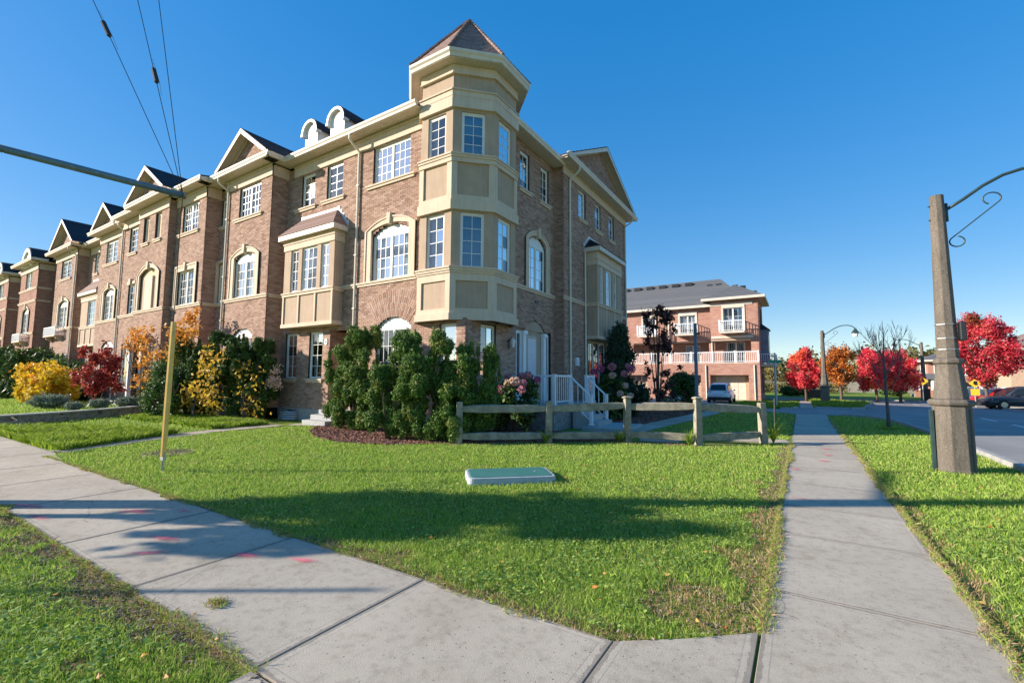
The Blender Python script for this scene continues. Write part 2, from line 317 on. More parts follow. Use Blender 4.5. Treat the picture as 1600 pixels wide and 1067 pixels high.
# ------------------------------------------------------------ object helpers
def empty(name, loc, label=None, cat=None, group=None):
    o = bpy.data.objects.new(name, None); col.objects.link(o); o.location = loc; o.empty_display_size = 0.2
    if label: o['label'] = label
    if cat: o['category'] = cat
    if group: o['group'] = group
    return o
ROOT = {}
def root_of(o):
    while o.parent: o = o.parent
    return o
def put(name, me, parent=None, kind=None, label=None, cat=None, group=None):
    o = bpy.data.objects.new(name, me); col.objects.link(o)
    if parent is not None:
        o.parent = parent
        r = root_of(parent)
        if parent.parent is None: o.matrix_parent_inverse = Matrix.Translation(-Vector(r.location)) if parent.type == 'EMPTY' else Matrix()
    if kind: o['kind'] = kind
    if label: o['label'] = label
    if cat: o['category'] = cat
    if group: o['group'] = group
    return o
class MB:
    def __init__(s): s.v = []; s.f = []
    def quad(s, a, b, c, d): n = len(s.v); s.v += [a, b, c, d]; s.f.append((n, n+1, n+2, n+3)); return s
    def tri(s, a, b, c): n = len(s.v); s.v += [a, b, c]; s.f.append((n, n+1, n+2)); return s
    def box(s, x0, x1, y0, y1, z0, z1):
        n = len(s.v)
        s.v += [(x0, y0, z0), (x1, y0, z0), (x1, y1, z0), (x0, y1, z0), (x0, y0, z1), (x1, y0, z1), (x1, y1, z1), (x0, y1, z1)]
        s.f += [(n, n+3, n+2, n+1), (n+4, n+5, n+6, n+7), (n, n+1, n+5, n+4), (n+1, n+2, n+6, n+5), (n+2, n+3, n+7, n+6), (n+3, n, n+4, n+7)]
        return s
    def fbox(s, fr, u0, u1, d0, d1, z0, z1):
        """box in a wall frame: u along wall, d outwards"""
        n = len(s.v)
        s.v += [fr(u, d, z) for z in (z0, z1) for (u, d) in ((u0, d0), (u1, d0), (u1, d1), (u0, d1))]
        s.f += [(n, n+3, n+2, n+1), (n+4, n+5, n+6, n+7), (n, n+1, n+5, n+4), (n+1, n+2, n+6, n+5), (n+2, n+3, n+7, n+6), (n+3, n, n+4, n+7)]
        return s
    def prism(s, pts, z0, z1, cap=True):
        n = len(s.v); k = len(pts)
        s.v += [(x, y, z0) for x, y in pts] + [(x, y, z1) for x, y in pts]
        for i in range(k): j = (i+1) % k; s.f.append((n+i, n+j, n+k+j, n+k+i))
        if cap: s.f.append(tuple(n+k+i for i in range(k))); s.f.append(tuple(n+k-1-i for i in range(k)))
        return s
    def loft(s, rings, closed=True, caps=True):
        n = len(s.v); k = len(rings[0])
        for r in rings: s.v += [tuple(p) for p in r]
        for a in range(len(rings)-1):
            for i in range(k if closed else k-1):
                j = (i+1) % k
                s.f.append((n+a*k+i, n+a*k+j, n+(a+1)*k+j, n+(a+1)*k+i))
        if caps:
            s.f.append(tuple(n+k-1-i for i in range(k))); m_ = n+(len(rings)-1)*k; s.f.append(tuple(m_+i for i in range(k)))
        return s
    def tube(s, pts, r, seg=8):
        pts = [Vector(p) for p in pts]; rs = r if isinstance(r, (list, tuple)) else [r]*len(pts)
        rings = []
        up = None
        for i, p in enumerate(pts):
            t = (pts[min(i+1, len(pts)-1)] - pts[max(i-1, 0)]).normalized()
            if up is None:
                up = Vector((0, 0, 1)) if abs(t.z) < 0.9 else Vector((1, 0, 0))
            a = t.cross(up).normalized(); b = a.cross(t).normalized(); up = b
            rings.append([p + (a*math.cos(2*math.pi*k/seg) + b*math.sin(2*math.pi*k/seg))*rs[i] for k in range(seg)])
        return s.loft(rings)
    def build(s, name, mat, parent=None, smooth=False, kind=None, label=None, cat=None, group=None, bevel=0):
        me = bpy.data.meshes.new(name)
        me.from_pydata([tuple(v) for v in s.v], [], s.f)
        if len(s.f) < 6000:
            bm = bmesh.new(); bm.from_mesh(me); bmesh.ops.recalc_face_normals(bm, faces=bm.faces); bm.to_mesh(me); bm.free()
        me.materials.append(MATS[mat]); me.update()
        if smooth:
            me.shade_smooth()
        o = put(name, me, parent, kind, label, cat, group)
        if bevel:
            b = o.modifiers.new('bevel', 'BEVEL'); b.width = bevel; b.segments = 2; b.limit_method = 'ANGLE'
        return o
def np_mesh(name, V, nv, mat):
    """V (n*nv,3): n separate faces of nv corners"""
    V = np.ascontiguousarray(V, dtype=np.float32).reshape(-1, 3); n = len(V)//nv
    me = bpy.data.meshes.new(name)
    me.vertices.add(len(V)); me.vertices.foreach_set('co', V.ravel())
    me.loops.add(len(V)); me.loops.foreach_set('vertex_index', np.arange(len(V), dtype=np.int32))
    me.polygons.add(n); me.polygons.foreach_set('loop_start', np.arange(0, len(V), nv, dtype=np.int32))
    me.polygons.foreach_set('loop_total', np.full(n, nv, dtype=np.int32))
    me.materials.append(MATS[mat]); me.update(calc_edges=True); me.shade_flat()
    return me
def np_boxes(name, P, mat):
    """P (n,8,3) corners in box order -> one mesh of boxes without shared verts"""
    P = np.ascontiguousarray(P, dtype=np.float32); n = len(P)
    F = np.array([(4, 5, 6, 7), (0, 1, 5, 4), (1, 2, 6, 5), (2, 3, 7, 6), (3, 0, 4, 7), (0, 3, 2, 1)], dtype=np.int32)
    I = (np.arange(n, dtype=np.int32)[:, None, None]*8 + F[None]).reshape(-1)
    me = bpy.data.meshes.new(name)
    me.vertices.add(n*8); me.vertices.foreach_set('co', P.ravel())
    me.loops.add(len(I)); me.loops.foreach_set('vertex_index', I)
    me.polygons.add(len(I)//4); me.polygons.foreach_set('loop_start', np.arange(0, len(I), 4, dtype=np.int32))
    me.polygons.foreach_set('loop_total', np.full(len(I)//4, 4, dtype=np.int32))
    me.materials.append(MATS[mat]); me.update(calc_edges=True); me.shade_flat()
    return me
def frame(ox, oy, ux, uy, nx, ny):
    def fr(u, d, z): return (ox + ux*u + nx*d, oy + uy*u + ny*d, z)
    fr.k = (ox, oy, ux, uy, nx, ny)
    return fr
def south(y): return frame(0, y, 1, 0, 0, -1)       # u = world x, outwards = -y
def east(x): return frame(x, 0, 0, 1, 1, 0)          # u = world y, outwards = +x
def west(x): return frame(x, 0, 0, 1, -1, 0)
# ------------------------------------------------------------ brickwork
ROW, PITCH, JOINT = 0.068, 0.205, 0.010
CAM = np.array([0, 0, 1.5])
UNIT_BRICK = {}
class Brickwork:
    def __init__(s, house, mat='brick', singles=0):
        s.h = house; s.mat = mat; s.singles = singles; s.B = []; s.Mo = []
    def wall(s, fr, u0, u1, z0, z1, openings=(), limit=None, front=None):
        """openings: (ua, ub, za, zb, rise). limit(z) -> (ua, ub) cuts gables"""
        k = fr.k; r = 0; z = z0
        n = int(round((z1-z0)/ROW))
        h = (z1-z0)/max(1, n)
        for r in range(n):
            za = z0 + r*h; zc = za + h/2
            iv = [(u0, u1)]
            if limit:
                l = limit(zc)
                if not l or l[1]-l[0] < 0.03: continue
                iv = [l]
            for o in openings:
                ua, ub, oa, ob = o[:4]; rise = o[4] if len(o) > 4 else 0
                if oa <= zc <= ob: a, b = ua, ub
                elif rise and ob < zc < ob+rise:
                    w_ = ub-ua; R = (w_*w_/4 + rise*rise)/(2*rise); t = R*R - (zc-ob+R-rise)**2
                    if t <= 0: continue
                    hw = math.sqrt(t); a, b = (ua+ub)/2-hw, (ua+ub)/2+hw
                else: continue
                nx = []
                for p, q in iv:
                    if b <= p or a >= q: nx.append((p, q)); continue
                    if a > p: nx.append((p, a))
                    if b < q: nx.append((b, q))
                iv = nx
            off = (r % 2)*PITCH/2
            for p, q in iv:
                s.Mo.append((k, p, q, -0.13, 0.0, za, za+h))
                u = math.floor((p-off)/PITCH)*PITCH + off
                while u < q:
                    a = max(u+JOINT/2, p + (0.0 if p > u else 0)); b = min(u+PITCH-JOINT/2, q)
                    if b-a > 0.02:
                        s.B.append((k, a, b, -0.14, 0.006+rnd.uniform(-0.0025, 0.003), za+JOINT/2, za+h-JOINT/2))
                    u += PITCH
    @staticmethod
    def corners(L):
        A = np.array([(*k, a, b, c, d, e, f) for (k, a, b, c, d, e, f) in L], dtype=np.float64)
        ox, oy, ux, uy, nx, ny, u0, u1, d0, d1, z0, z1 = A.T
        P = np.zeros((len(A), 8, 3))
        for i, (u, d, z) in enumerate(((u0, d0, z0), (u1, d0, z0), (u1, d1, z0), (u0, d1, z0), (u0, d0, z1), (u1, d0, z1), (u1, d1, z1), (u0, d1, z1))):
            P[:, i, 0] = ox+ux*u+nx*d; P[:, i, 1] = oy+uy*u+ny*d; P[:, i, 2] = z
        neg = (ux*ny-uy*nx) < 0; P[neg] = P[neg][:, [3, 2, 1, 0, 7, 6, 5, 4]]
        return P
    def finish(s):
        if s.Mo: put('mortar', np_boxes('mortar', s.corners(s.Mo), 'mortar'), s.h)
        L = s.B
        if s.singles:
            P = s.corners(L); c = P.mean(1)
            kk = np.array([b[0] for b in L]); facing = ((CAM[None, :2]-c[:, :2])*kk[:, 4:6]).sum(1) > 0
            dist = np.linalg.norm(c-CAM, axis=1)
            # largest in view: open, sunlit front around the second-floor arch; hidden ones (behind the turret, shrubs) are left joined
            ok = facing & (kk[:, 5] < -0.5) & (c[:, 0] < -10.1) & (c[:, 2] > 3.5) & (c[:, 2] < 8.6) & (np.array([b[2]-b[1] for b in L]) > 0.12)
            idx = np.where(ok)[0]; idx = idx[np.argsort(dist[idx])][:s.singles]; pick = set(idx.tolist())
            if s.mat not in UNIT_BRICK:
                mb = MB().box(-.5, .5, -.5, .5, -.5, .5); me = bpy.data.meshes.new('brick'); me.from_pydata(mb.v, [], mb.f); me.materials.append(MATS[s.mat]); UNIT_BRICK[s.mat] = me
            for i in idx:
                lo, hi = P[i].min(0), P[i].max(0)
                o = put('brick', UNIT_BRICK[s.mat], s.h); o.location = (lo+hi)/2; o.scale = hi-lo
            L = [b for i, b in enumerate(L) if i not in pick]
        if L: put('brickwork', np_boxes('brickwork', s.corners(L), s.mat), s.h, kind='stuff')

def arcpts(ua, ub, zb, rise, n=14):
    w_ = ub-ua; R = (w_*w_/4+rise*rise)/(2*rise); t = math.asin(min(1, w_/2/R)); uc = (ua+ub)/2
    return [(uc + R*math.sin(-t + 2*t*i/n), zb + rise - R + R*math.cos(-t+2*t*i/n)) for i in range(n+1)]

def flat_poly(mb, fr, pts, d0, d1):
    """extrude a (u,z) polygon from depth d0 to d1"""
    n = len(mb.v); k = len(pts)
    mb.v += [fr(u, d0, z) for u, z in pts] + [fr(u, d1, z) for u, z in pts]
    for i in range(k): j = (i+1) % k; mb.f.append((n+i, n+j, n+k+j, n+k+i))
    mb.f.append(tuple(n+k+i for i in range(k))); mb.f.append(tuple(n+k-1-i for i in range(k)))

def window(h, fr, u0, u1, z0, z1, cols=2, rows=4, sashes=1, rise=0, back=-0.06, curtain='curtain', sill=None, fmat='sash', blank=False, sillmat='trim'):
    """framed window: sash > pane, muntin, curtain, lunette, sill"""
    mb = MB(); t = 0.045; D0, D1 = back-0.05, back
    mb.fbox(fr, u0-.02, u0+t, D0, D1, z0, z1+.02); mb.fbox(fr, u1-t, u1+.02, D0, D1, z0, z1+.02)
    mb.fbox(fr, u0+t, u1-t, D0, D1-.001, z0, z0+t); mb.fbox(fr, u0+t, u1-t, D0, D1-.001, z1-t, z1+.02)
    inner = []
    w_ = u1-u0-2*t; mw = 0.075
    sw = (w_ - mw*(sashes-1))/sashes
    for i in range(sashes):
        a = u0+t+i*(sw+mw); inner.append((a, a+sw))
        if i: mb.fbox(fr, a-mw, a, D0, D1+.006, z0+t, z1-t)
    f2 = 0.025
    for a, b in inner:      # inner sash rails
        mb.fbox(fr, a, a+f2, D0+.01, D1-.012, z0+t, z1-t); mb.fbox(fr, b-f2, b, D0+.01, D1-.012, z0+t, z1-t)
        mb.fbox(fr, a+f2, b-f2, D0+.01, D1-.013, z0+t, z0+t+f2); mb.fbox(fr, a+f2, b-f2, D0+.01, D1-.013, z1-t-f2, z1-t)
    w = mb.build('window', fmat, h)
    mu = MB(); g = 0.008
    za, zb = z0+t+f2, z1-t-f2
    tilt = rnd.uniform(-0.002, 0.002)
    for a, b in inner:
        a += f2; b -= f2
        for c in range(1, cols): x = a+(b-a)*c/cols; mu.fbox(fr, x-g, x+g, D1-.034, D1-.018, za, zb)
        for r in range(1, rows): z = za+(zb-za)*r/rows; mu.fbox(fr, a, b, D1-.033, D1-.019, z-g, z+g)
        for c in range(cols):
            for r in range(rows):
                p0, p1 = a+(b-a)*c/cols, a+(b-a)*(c+1)/cols; q0, q1 = za+(zb-za)*r/rows, za+(zb-za)*(r+1)/rows
                MB().quad(fr(p0, D1-.030+tilt, q0), fr(p1, D1-.030-tilt, q0), fr(p1, D1-.030-tilt, q1), fr(p0, D1-.030+tilt, q1)).build('pane', 'blank_panel' if blank else 'glass', w)
    if cols > 1 or rows > 1: mu.build('muntin', fmat, w)
    if rise:
        lu = MB(); flat_poly(lu, fr, [(u0, z1+.02)] + [(u, z) for u, z in arcpts(u0, u1, z1+.02, rise)][1:-1] + [(u1, z1+.02)], D0, D1-.01)
        lu.build('lunette', 'white_trim', w)
    if curtain:
        cu = MB(); n = 26; cd = D0-.09
        kind = curtain
        drop = z1 if kind != 'half' else z0+(z1-z0)*0.55
        m_ = 'curtain' if kind == 'half' else kind
        style = rnd.choice((0, 0, 0, 1, 2)) if kind != 'half' else 0
        zlo = z0
        if style == 2: zlo = z0+(z1-z0)*rnd.uniform(.25, .6)
        for a, b in inner:
            A, B_ = a-.02, b+.02
            ph = rnd.uniform(0, 6)
            for i in range(n):
                if style == 1 and .30 < (i+.5)/n < .70: continue
                if style == 3 and (i+.5)/n > .45: continue
                p, q = A+(B_-A)*i/n, A+(B_-A)*(i+1)/n
                dp = cd+.022*math.sin(ph+i*1.9); dq = cd+.022*math.sin(ph+(i+1)*1.9)
                cu.quad(fr(p, dp, zlo), fr(q, dq, zlo), fr(q, dq, drop), fr(p, dp, drop))
        cu.build('curtain', m_, w)
    if sill:
        a, b, zt = sill
        s = MB(); s.fbox(fr, a, b, -.02, .085, zt-.055, zt); s.fbox(fr, a+.05, b-.05, -.02, .055, zt-.135, zt-.055)
        s.build('sill', sillmat, w)
    return w

def surround(h, fr, u0, u1, z0, z1, wdt=0.24, rise=0, key=True, mat='trim'):
    """moulded frame round an opening, outer size given"""
    mb = MB()
    for dd, w0, w1 in ((.05, 0, wdt), (.075, 0, 0.07)):
        mb.fbox(fr, u0+w0, u0+w1, -.02, dd, z0, z1); mb.fbox(fr, u1-w1, u1-w0, -.02, dd, z0, z1)
        if rise:
            o = arcpts(u0+w0, u1-w0, z1, rise, 16); i_ = arcpts(u0+w1, u1-w1, z1, max(.02, rise-(w1)*.75), 16)
            for j in range(16):
                flat_poly(mb, fr, [i_[j], i_[j+1], o[j+1], o[j]], -.02, dd)
        else:
            mb.fbox(fr, u0+(w1 if dd > .06 else w1), u1-w1, -.02, dd, z1-w1, z1)
            mb.fbox(fr, u0, u0+w1, -.02, dd-.001, z1-w1, z1); mb.fbox(fr, u1-w1, u1, -.02, dd-.001, z1-w1, z1)
    o = mb.build('window_surround', mat, h)
    if key:
        k = MB(); uc = (u0+u1)/2; t = z1+rise
        flat_poly(k, fr, [(uc-.055, t-.26), (uc+.055, t-.26), (uc+.085, t+.10), (uc-.085, t+.10)], -.02, .12)
        k.build('keystone', mat, o)
    return o

def gutter_profile(mb, fr, u0, u1, d, zt):
    """ogee gutter hung along an eave: front face at depth d"""
    pr = [(d-.13, zt-.17), (d-.05, zt-.17), (d-.035, zt-.11), (d-.005, zt-.06), (d, zt-.015), (d, zt), (d-.13, zt)]
    n = len(mb.v); k = len(pr)
    mb.v += [fr(u0, a, b) for a, b in pr] + [fr(u1, a, b) for a, b in pr]
    for i in range(k): j = (i+1) % k; mb.f.append((n+i, n+j, n+k+j, n+k+i))
    mb.f.append(tuple(n+i for i in range(k))); mb.f.append(tuple(n+k+k-1-i for i in range(k)))

def eave(h, fr, u0, u1, ov=.45, l=0, r=0, frieze=True, zt=9.80, fz=(9.17, 9.52)):
    """frieze band, boarded soffit and gutter of one stretch; l, r extend past the ends round the corners"""
    if frieze:
        f = MB(); f.fbox(fr, u0-(.05 if l else 0), u1+(.05 if r else 0), 0, .05, fz[0], fz[1]); f.fbox(fr, u0-(.09 if l else 0), u1+(.09 if r else 0), 0, .09, fz[1], fz[1]+.045)
        f.fbox(fr, u0-(.035 if l else 0), u1+(.035 if r else 0), 0, .035, fz[1]+.045, zt-.16); f.build('frieze', 'trim', h)
    s = MB(); a, b = u0-l*ov, u1+r*ov; n = max(2, int((b-a)/.13))
    for i in range(n):      # soffit boards with open grooves
        p = a+(b-a)*i/n; s.fbox(fr, p, p+(b-a)/n-.008, 0.001, ov-.01, zt-.165, zt-.15)
    s.fbox(fr, a, b, -.02, ov-.02, zt-.150, zt-.135)
    s.build('soffit', 'soffit', h)
    g = MB(); gutter_profile(g, fr, a-l*.10, b+r*.10, ov+.10, zt); g.build('gutter', 'trim_light', h)

def return_soffit(h, x, y0, y1, zt=9.80):
    MB().box(x, x+.45, y0, y1, zt-.165, zt-.145).build('soffit', 'soffit', h)
    f = MB(); f.box(x, x+.035, y0+.45, y1, 9.56, zt-.165); f.build('frieze', 'trim', h)
def downspout(h, fr, u, zt=9.62, zb=0.15, ov=.45, wall=0.0, jog=True, zj=9.2):
    mb = MB(); d = wall+.065
    pts = [fr(u, ov+.03, zt), fr(u, ov+.03, zj+.27), fr(u, ov*.75+.02, zj+.16), fr(u, d+.04, zj+.02), fr(u, d, zj-.07), fr(u, d, zb)] if jog else [fr(u, d, zt), fr(u, d, zb)]
    mb.tube(pts, .040, 8); o = mb.build('downspout', 'spout', h)
    k = MB()
    for z in (8.0, 5.6, 3.8, 2.0):
        if zb < z < zt: k.fbox(fr, u-.06, u+.06, wall, d+.045, z-.012, z+.012)
    k.build('bracket', 'spout', o)

def string_course(h, fr, u0, u1, zt=4.63, l=0, r=0):
    mb = MB(); mb.fbox(fr, u0-.075*l, u1+.075*r, 0, .075, zt-.06, zt); mb.fbox(fr, u0-.045*l, u1+.045*r, 0, .045, zt-.135, zt-.06)
    mb.build('string_course', 'trim', h)

def gable(h, fr, bw, ua, ub, uc, za, zc, ov=.55, back=3.6, mat='shingle_dark', face_d=0.0, vent=False):
    """cross gable: brick triangle, rake boards, two roof slopes running back into the main roof"""
    def lim(z):
        k = (z-za)/(zc-za-.12)
        if k >= 1: return None
        return (ua+.18+(uc-ua-.18)*k, ub-.18-(ub-.18-uc)*k)
    k_ = fr.k; fd = .20; fr2 = frame(k_[0]+k_[4]*fd, k_[1]+k_[5]*fd, k_[2], k_[3], k_[4], k_[5])
    bw.wall(fr2, ua, ub, za-.12, zc-.12, limit=lim)
    r = MB(); so_ = MB(); rb = MB(); tr = MB()
    th = .05
    for a in (ua, ub):
        sg = 1 if a == ua else -1
        e = a - sg*.06; ze = za-.02
        P = lambda u, d, z: fr(u, d, z)
        # shingle layer
        nC = 9
        for i in range(nC):
            t0, t1 = i/nC, (i+1)/nC
            ua0, ua1 = e+(uc-e)*t0, e+(uc-e)*t1; z0_, z1_ = ze+(zc-ze)*t0, ze+(zc-ze)*t1
            n = len(r.v)
            r.v += [P(ua0, ov+.03, z0_+.05), P(ua1, ov+.03, z1_+.03), P(ua1, -back, z1_+.03), P(ua0, -back, z0_+.05), P(ua0, ov+.03, z0_+.0), P(ua1, ov+.03, z1_+.0), P(ua1, -back, z1_), P(ua0, -back, z0_)]
            r.f += [(n, n+1, n+2, n+3), (n+4, n+7, n+6, n+5), (n, n+4, n+5, n+1), (n+1, n+5, n+6, n+2), (n+2, n+6, n+7, n+3), (n+3, n+7, n+4, n)]
        n = len(so_.v)  # soffit under the overhang
        so_.v += [P(e, ov, ze-.002), P(uc, ov, zc-.002), P(uc, fd-.1, zc-.002), P(e, fd-.1, ze-.002), P(e, ov, ze-.03), P(uc, ov, zc-.03), P(uc, fd-.1, zc-.03), P(e, fd-.1, ze-.03)]
        so_.f += [(n, n+1, n+2, n+3), (n+4, n+7, n+6, n+5), (n, n+4, n+5, n+1), (n+1, n+5, n+6, n+2), (n+2, n+6, n+7, n+3), (n+3, n+7, n+4, n)]
        flat_poly(rb, fr, [(e, ze+.0), (uc, zc+.0), (uc, zc-.19), (a+sg*.17, ze)], ov-.0+.001, ov+.028)
        flat_poly(tr, fr, [(a+sg*.10, ze), (uc, zc-.08), (uc, zc-.2), (a+sg*.24, ze)], fd, fd+.03)
    g = r.build('gable_roof', mat, h); so_.build('soffit', 'soffit', g); rb.build('rake_board', 'trim_light', g); tr.build('gable_trim', 'trim', g)

def box_bay(h, fr, u0, u1, dep, wins, zb=3.30, zs=4.56, zw=6.13, ze=6.70, roof='shingle_brown', panels=3, wall_d=0.0, zr=7.42):
    """stucco box bay hung on the wall"""
    b = MB(); e = .14
    # body with real window openings: piers between windows
    edges = [u0] + [x for w_ in wins for x in w_] + [u1]
    for i in range(0, len(edges), 2): b.fbox(fr, edges[i], edges[i+1], dep-.12, dep, zs, zw)
    b.fbox(fr, u0, u0+.1, 0, dep-.12, zs, zw); b.fbox(fr, u1-.1, u1, 0, dep-.12, zs, zw)
    b.fbox(fr, u0+.02, u1-.02, 0, dep-.02, zb+.02, zs)
    body = b.build('bay', 'stucco', h)
    t = MB()
    t.fbox(fr, u0-.03, u1+.03, 0, dep+.03, zw, zw+.22); t.fbox(fr, u0-.055, u1+.055, 0, dep+.055, zw+.22, zw+.27); t.fbox(fr, u0-.02, u1+.02, 0, dep+.02, zw+.27, ze-.17); t.build('bay_frieze', 'trim', body); t = MB()
    t.fbox(fr, u0-.06, u1+.06, 0, dep+.06, zs-.035, zs+.01); t.fbox(fr, u0-.03, u1+.03, 0, dep+.03, zs-.13, zs-.035)
    t.fbox(fr, u0-.035, u1+.035, 0, dep+.035, zb, zb+.13); 
    st = .085
    xs = [u0+(u1-u0)*i/panels for i in range(panels+1)]
    for i, x in enumerate(xs):
        a = x-st/2 if 0 < i < panels else (x if i == 0 else x-st)
        t.fbox(fr, a, a+st, dep-.02, dep+.02, zb+.13, zs-.13)
    t.build('panel_trim', 'trim', body)
    f = MB(); f.fbox(fr, u0-e, u1+e, 0, dep+e, ze-.17, ze-.155); f.build('soffit', 'soffit', body)
    g = MB(); g.fbox(fr, u0-e-.02, u1+e+.02, dep+e-.0, dep+e+.05, ze-.18, ze+.0); g.fbox(fr, u0-e-.02, u0-e+.03, 0, dep+e, ze-.18, ze-.001); g.fbox(fr, u1+e-.03, u1+e+.02, 0, dep+e, ze-.18, ze-.001); g.build('fascia', 'trim_light', body)
    r = MB(); n = 8; W0, W1 = u0-e-.03, u1+e+.03; DD = dep+e+.06; ins = .62
    for i in range(n):
        t0, t1 = i/n, (i+1)/n
        def ring(t, up): return (W0+ins*t, W1-ins*t, DD*(1-t)+.012, ze+(zr-ze)*t+up)
        a0, b0, d0, z0 = ring(t0, .022); a1, b1, d1, z1 = ring(t1, .0)
        r.quad(fr(a0, d0, z0), fr(b0, d0, z0), fr(b1, d1, z1), fr(a1, d1, z1))
        r.quad(fr(a0, 0, z0), fr(a0, d0, z0), fr(a1, d1, z1), fr(a1, 0, z1)); r.quad(fr(b0, d0, z0), fr(b0, 0, z0), fr(b1, 0, z1), fr(b1, d1, z1))
        r.quad(fr(a0, d0, z0-.022), fr(b0, d0, z0-.022), fr(b0, d0, z0), fr(a0, d0, z0))
        r.quad(fr(b0, d0, z0-.022), fr(b0, 0, z0-.022), fr(b0, 0, z0), fr(b0, d0, z0))
    r.quad(fr(W0, DD, ze-.0), fr(W1, DD, ze-.0), fr(W1, 0, ze-.0), fr(W0, 0, ze-.0))
    r.build('bay_roof', roof, body)
    fl = MB(); fl.fbox(fr, W0+ins-.06, W1-ins+.06, 0, .02, zr-.05, zr+.08)
    for sg, A, B_ in ((1, W0, W0+ins), (-1, W1, W1-ins)):
        for i in range(5):
            t0, t1 = i/5, (i+1)/5
            fl.fbox(fr, *sorted((A+(B_-A)*t0, A+(B_-A)*t1)), 0.001, .021, ze+(zr-ze)*t0, ze+(zr-ze)*t1+.10)
    fl.build('flashing', 'flashing', body)
    for i, (a, c, cols) in enumerate([(w_[0], w_[1], 3 if w_[1]-w_[0] > .7 else 2) for w_ in wins]):
        window(h, lambda u, d, z: fr(u, d+dep, z), a, c, zs+.01, zw, cols, 4, back=-.045)
    return body

def curved_dormer(h, fr, uc, wd, zb, zt, d0, dep, mat='shingle_dark'):
    """white dormer with a half-round roof; front face at depth d0 running back by dep"""
    hw = wd/2; sp = zt-hw
    pts = [(uc-hw*.78, zb), (uc-hw*.78, sp)] + [(uc-hw*.78*math.cos(math.pi*i/12), sp+hw*.78*math.sin(math.pi*i/12)) for i in range(1, 12)] + [(uc+hw*.78, sp), (uc+hw*.78, zb)]
    b = MB(); flat_poly(b, fr, pts, d0-dep, d0); body = b.build('dormer', 'white_trim', h)
    a = MB(); r = MB(); n = 14
    def arc(R, i): t = math.pi*i/n; return (uc-R*math.cos(t), sp-.06+R*math.sin(t))
    for i in range(n):
        flat_poly(a, fr, [arc(hw*.80, i), arc(hw*.80, i+1), arc(hw*1.0, i+1), arc(hw*1.0, i)], d0-.02, d0+.13)
        flat_poly(r, fr, [arc(hw*1.0, i), arc(hw*1.0, i+1), arc(hw*1.07, i+1), arc(hw*1.07, i)], d0-dep, d0+.10)
    for s_ in (-1, 1): a.fbox(fr, uc+s_*hw*.9-.12*hw, uc+s_*hw*.9+.12*hw, d0-.1, d0+.14, sp-.16, sp-.06)
    a.build('dormer_arch', 'white_trim', body); r.build('dormer_roof', mat, body)
    g = MB(); flat_poly(g, fr, [(uc-hw*.35, sp-.25), (uc+hw*.35, sp-.25), (uc+hw*.35, sp+.15), (uc+hw*.2, sp+.33), (uc-hw*.2, sp+.33), (uc-hw*.35, sp+.15)], d0, d0+.012)
    g.build('dormer_louvre', 'trim_light', body)

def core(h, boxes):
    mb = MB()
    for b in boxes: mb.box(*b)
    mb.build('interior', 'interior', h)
def roof_field(h, x0, x1, y0, y1, fn, mat='shingle_dark', nx=8, ny=14):
    mb = MB(); n = 0
    for j in range(ny+1):
        for i in range(nx+1):
            x = x0+(x1-x0)*i/nx; y = y0+(y1-y0)*j/ny; mb.v.append((x, y, fn(x, y)))
    for j in range(ny):
        for i in range(nx): a = j*(nx+1)+i; mb.f.append((a, a+1, a+nx+2, a+nx+1))
    o = mb.build('roof', mat, h); sm = o.modifiers.new('thickness', 'SOLIDIFY'); sm.thickness = .05
    return o
SLOPE = .25
def front_roof(x0, x1, yf, h):
    roof_field(h, x0, x1, yf, 22.8, lambda x, y: 9.79 + SLOPE*max(0, min(y-yf, 16.2-yf, (16.2-yf)-(y-16.2))), nx=2)
def foundation(h, fr, u0, u1, z=0.42):
    MB().fbox(fr, u0, u1, -.14, .02, -.05, z).build('foundation', 'foundation', h)

# ============================================================ corner townhouse with turret
T = empty('corner_townhouse', (-8.8, 11.1, 0), 'brick corner townhouse with octagonal beige turret under a brown pointed roof', 'townhouse', 'brick townhouses in the front row')
bw = Brickwork(T, 'brick', singles=290)
S0 = south(9.85); E0 = east(-7.78); E1 = east(-7.38)
# openings (u0,u1,z0,z1,rise)
arch2 = (-11.72, -9.98, 4.63, 6.12, .30); archg = (-11.38, -9.86, .95, 3.10, .31)
fan = []
bw.wall(S0, -12.40, -7.78, .40, 3.20, [archg, (-8.72, -8.10, 1.0, 3.06)])
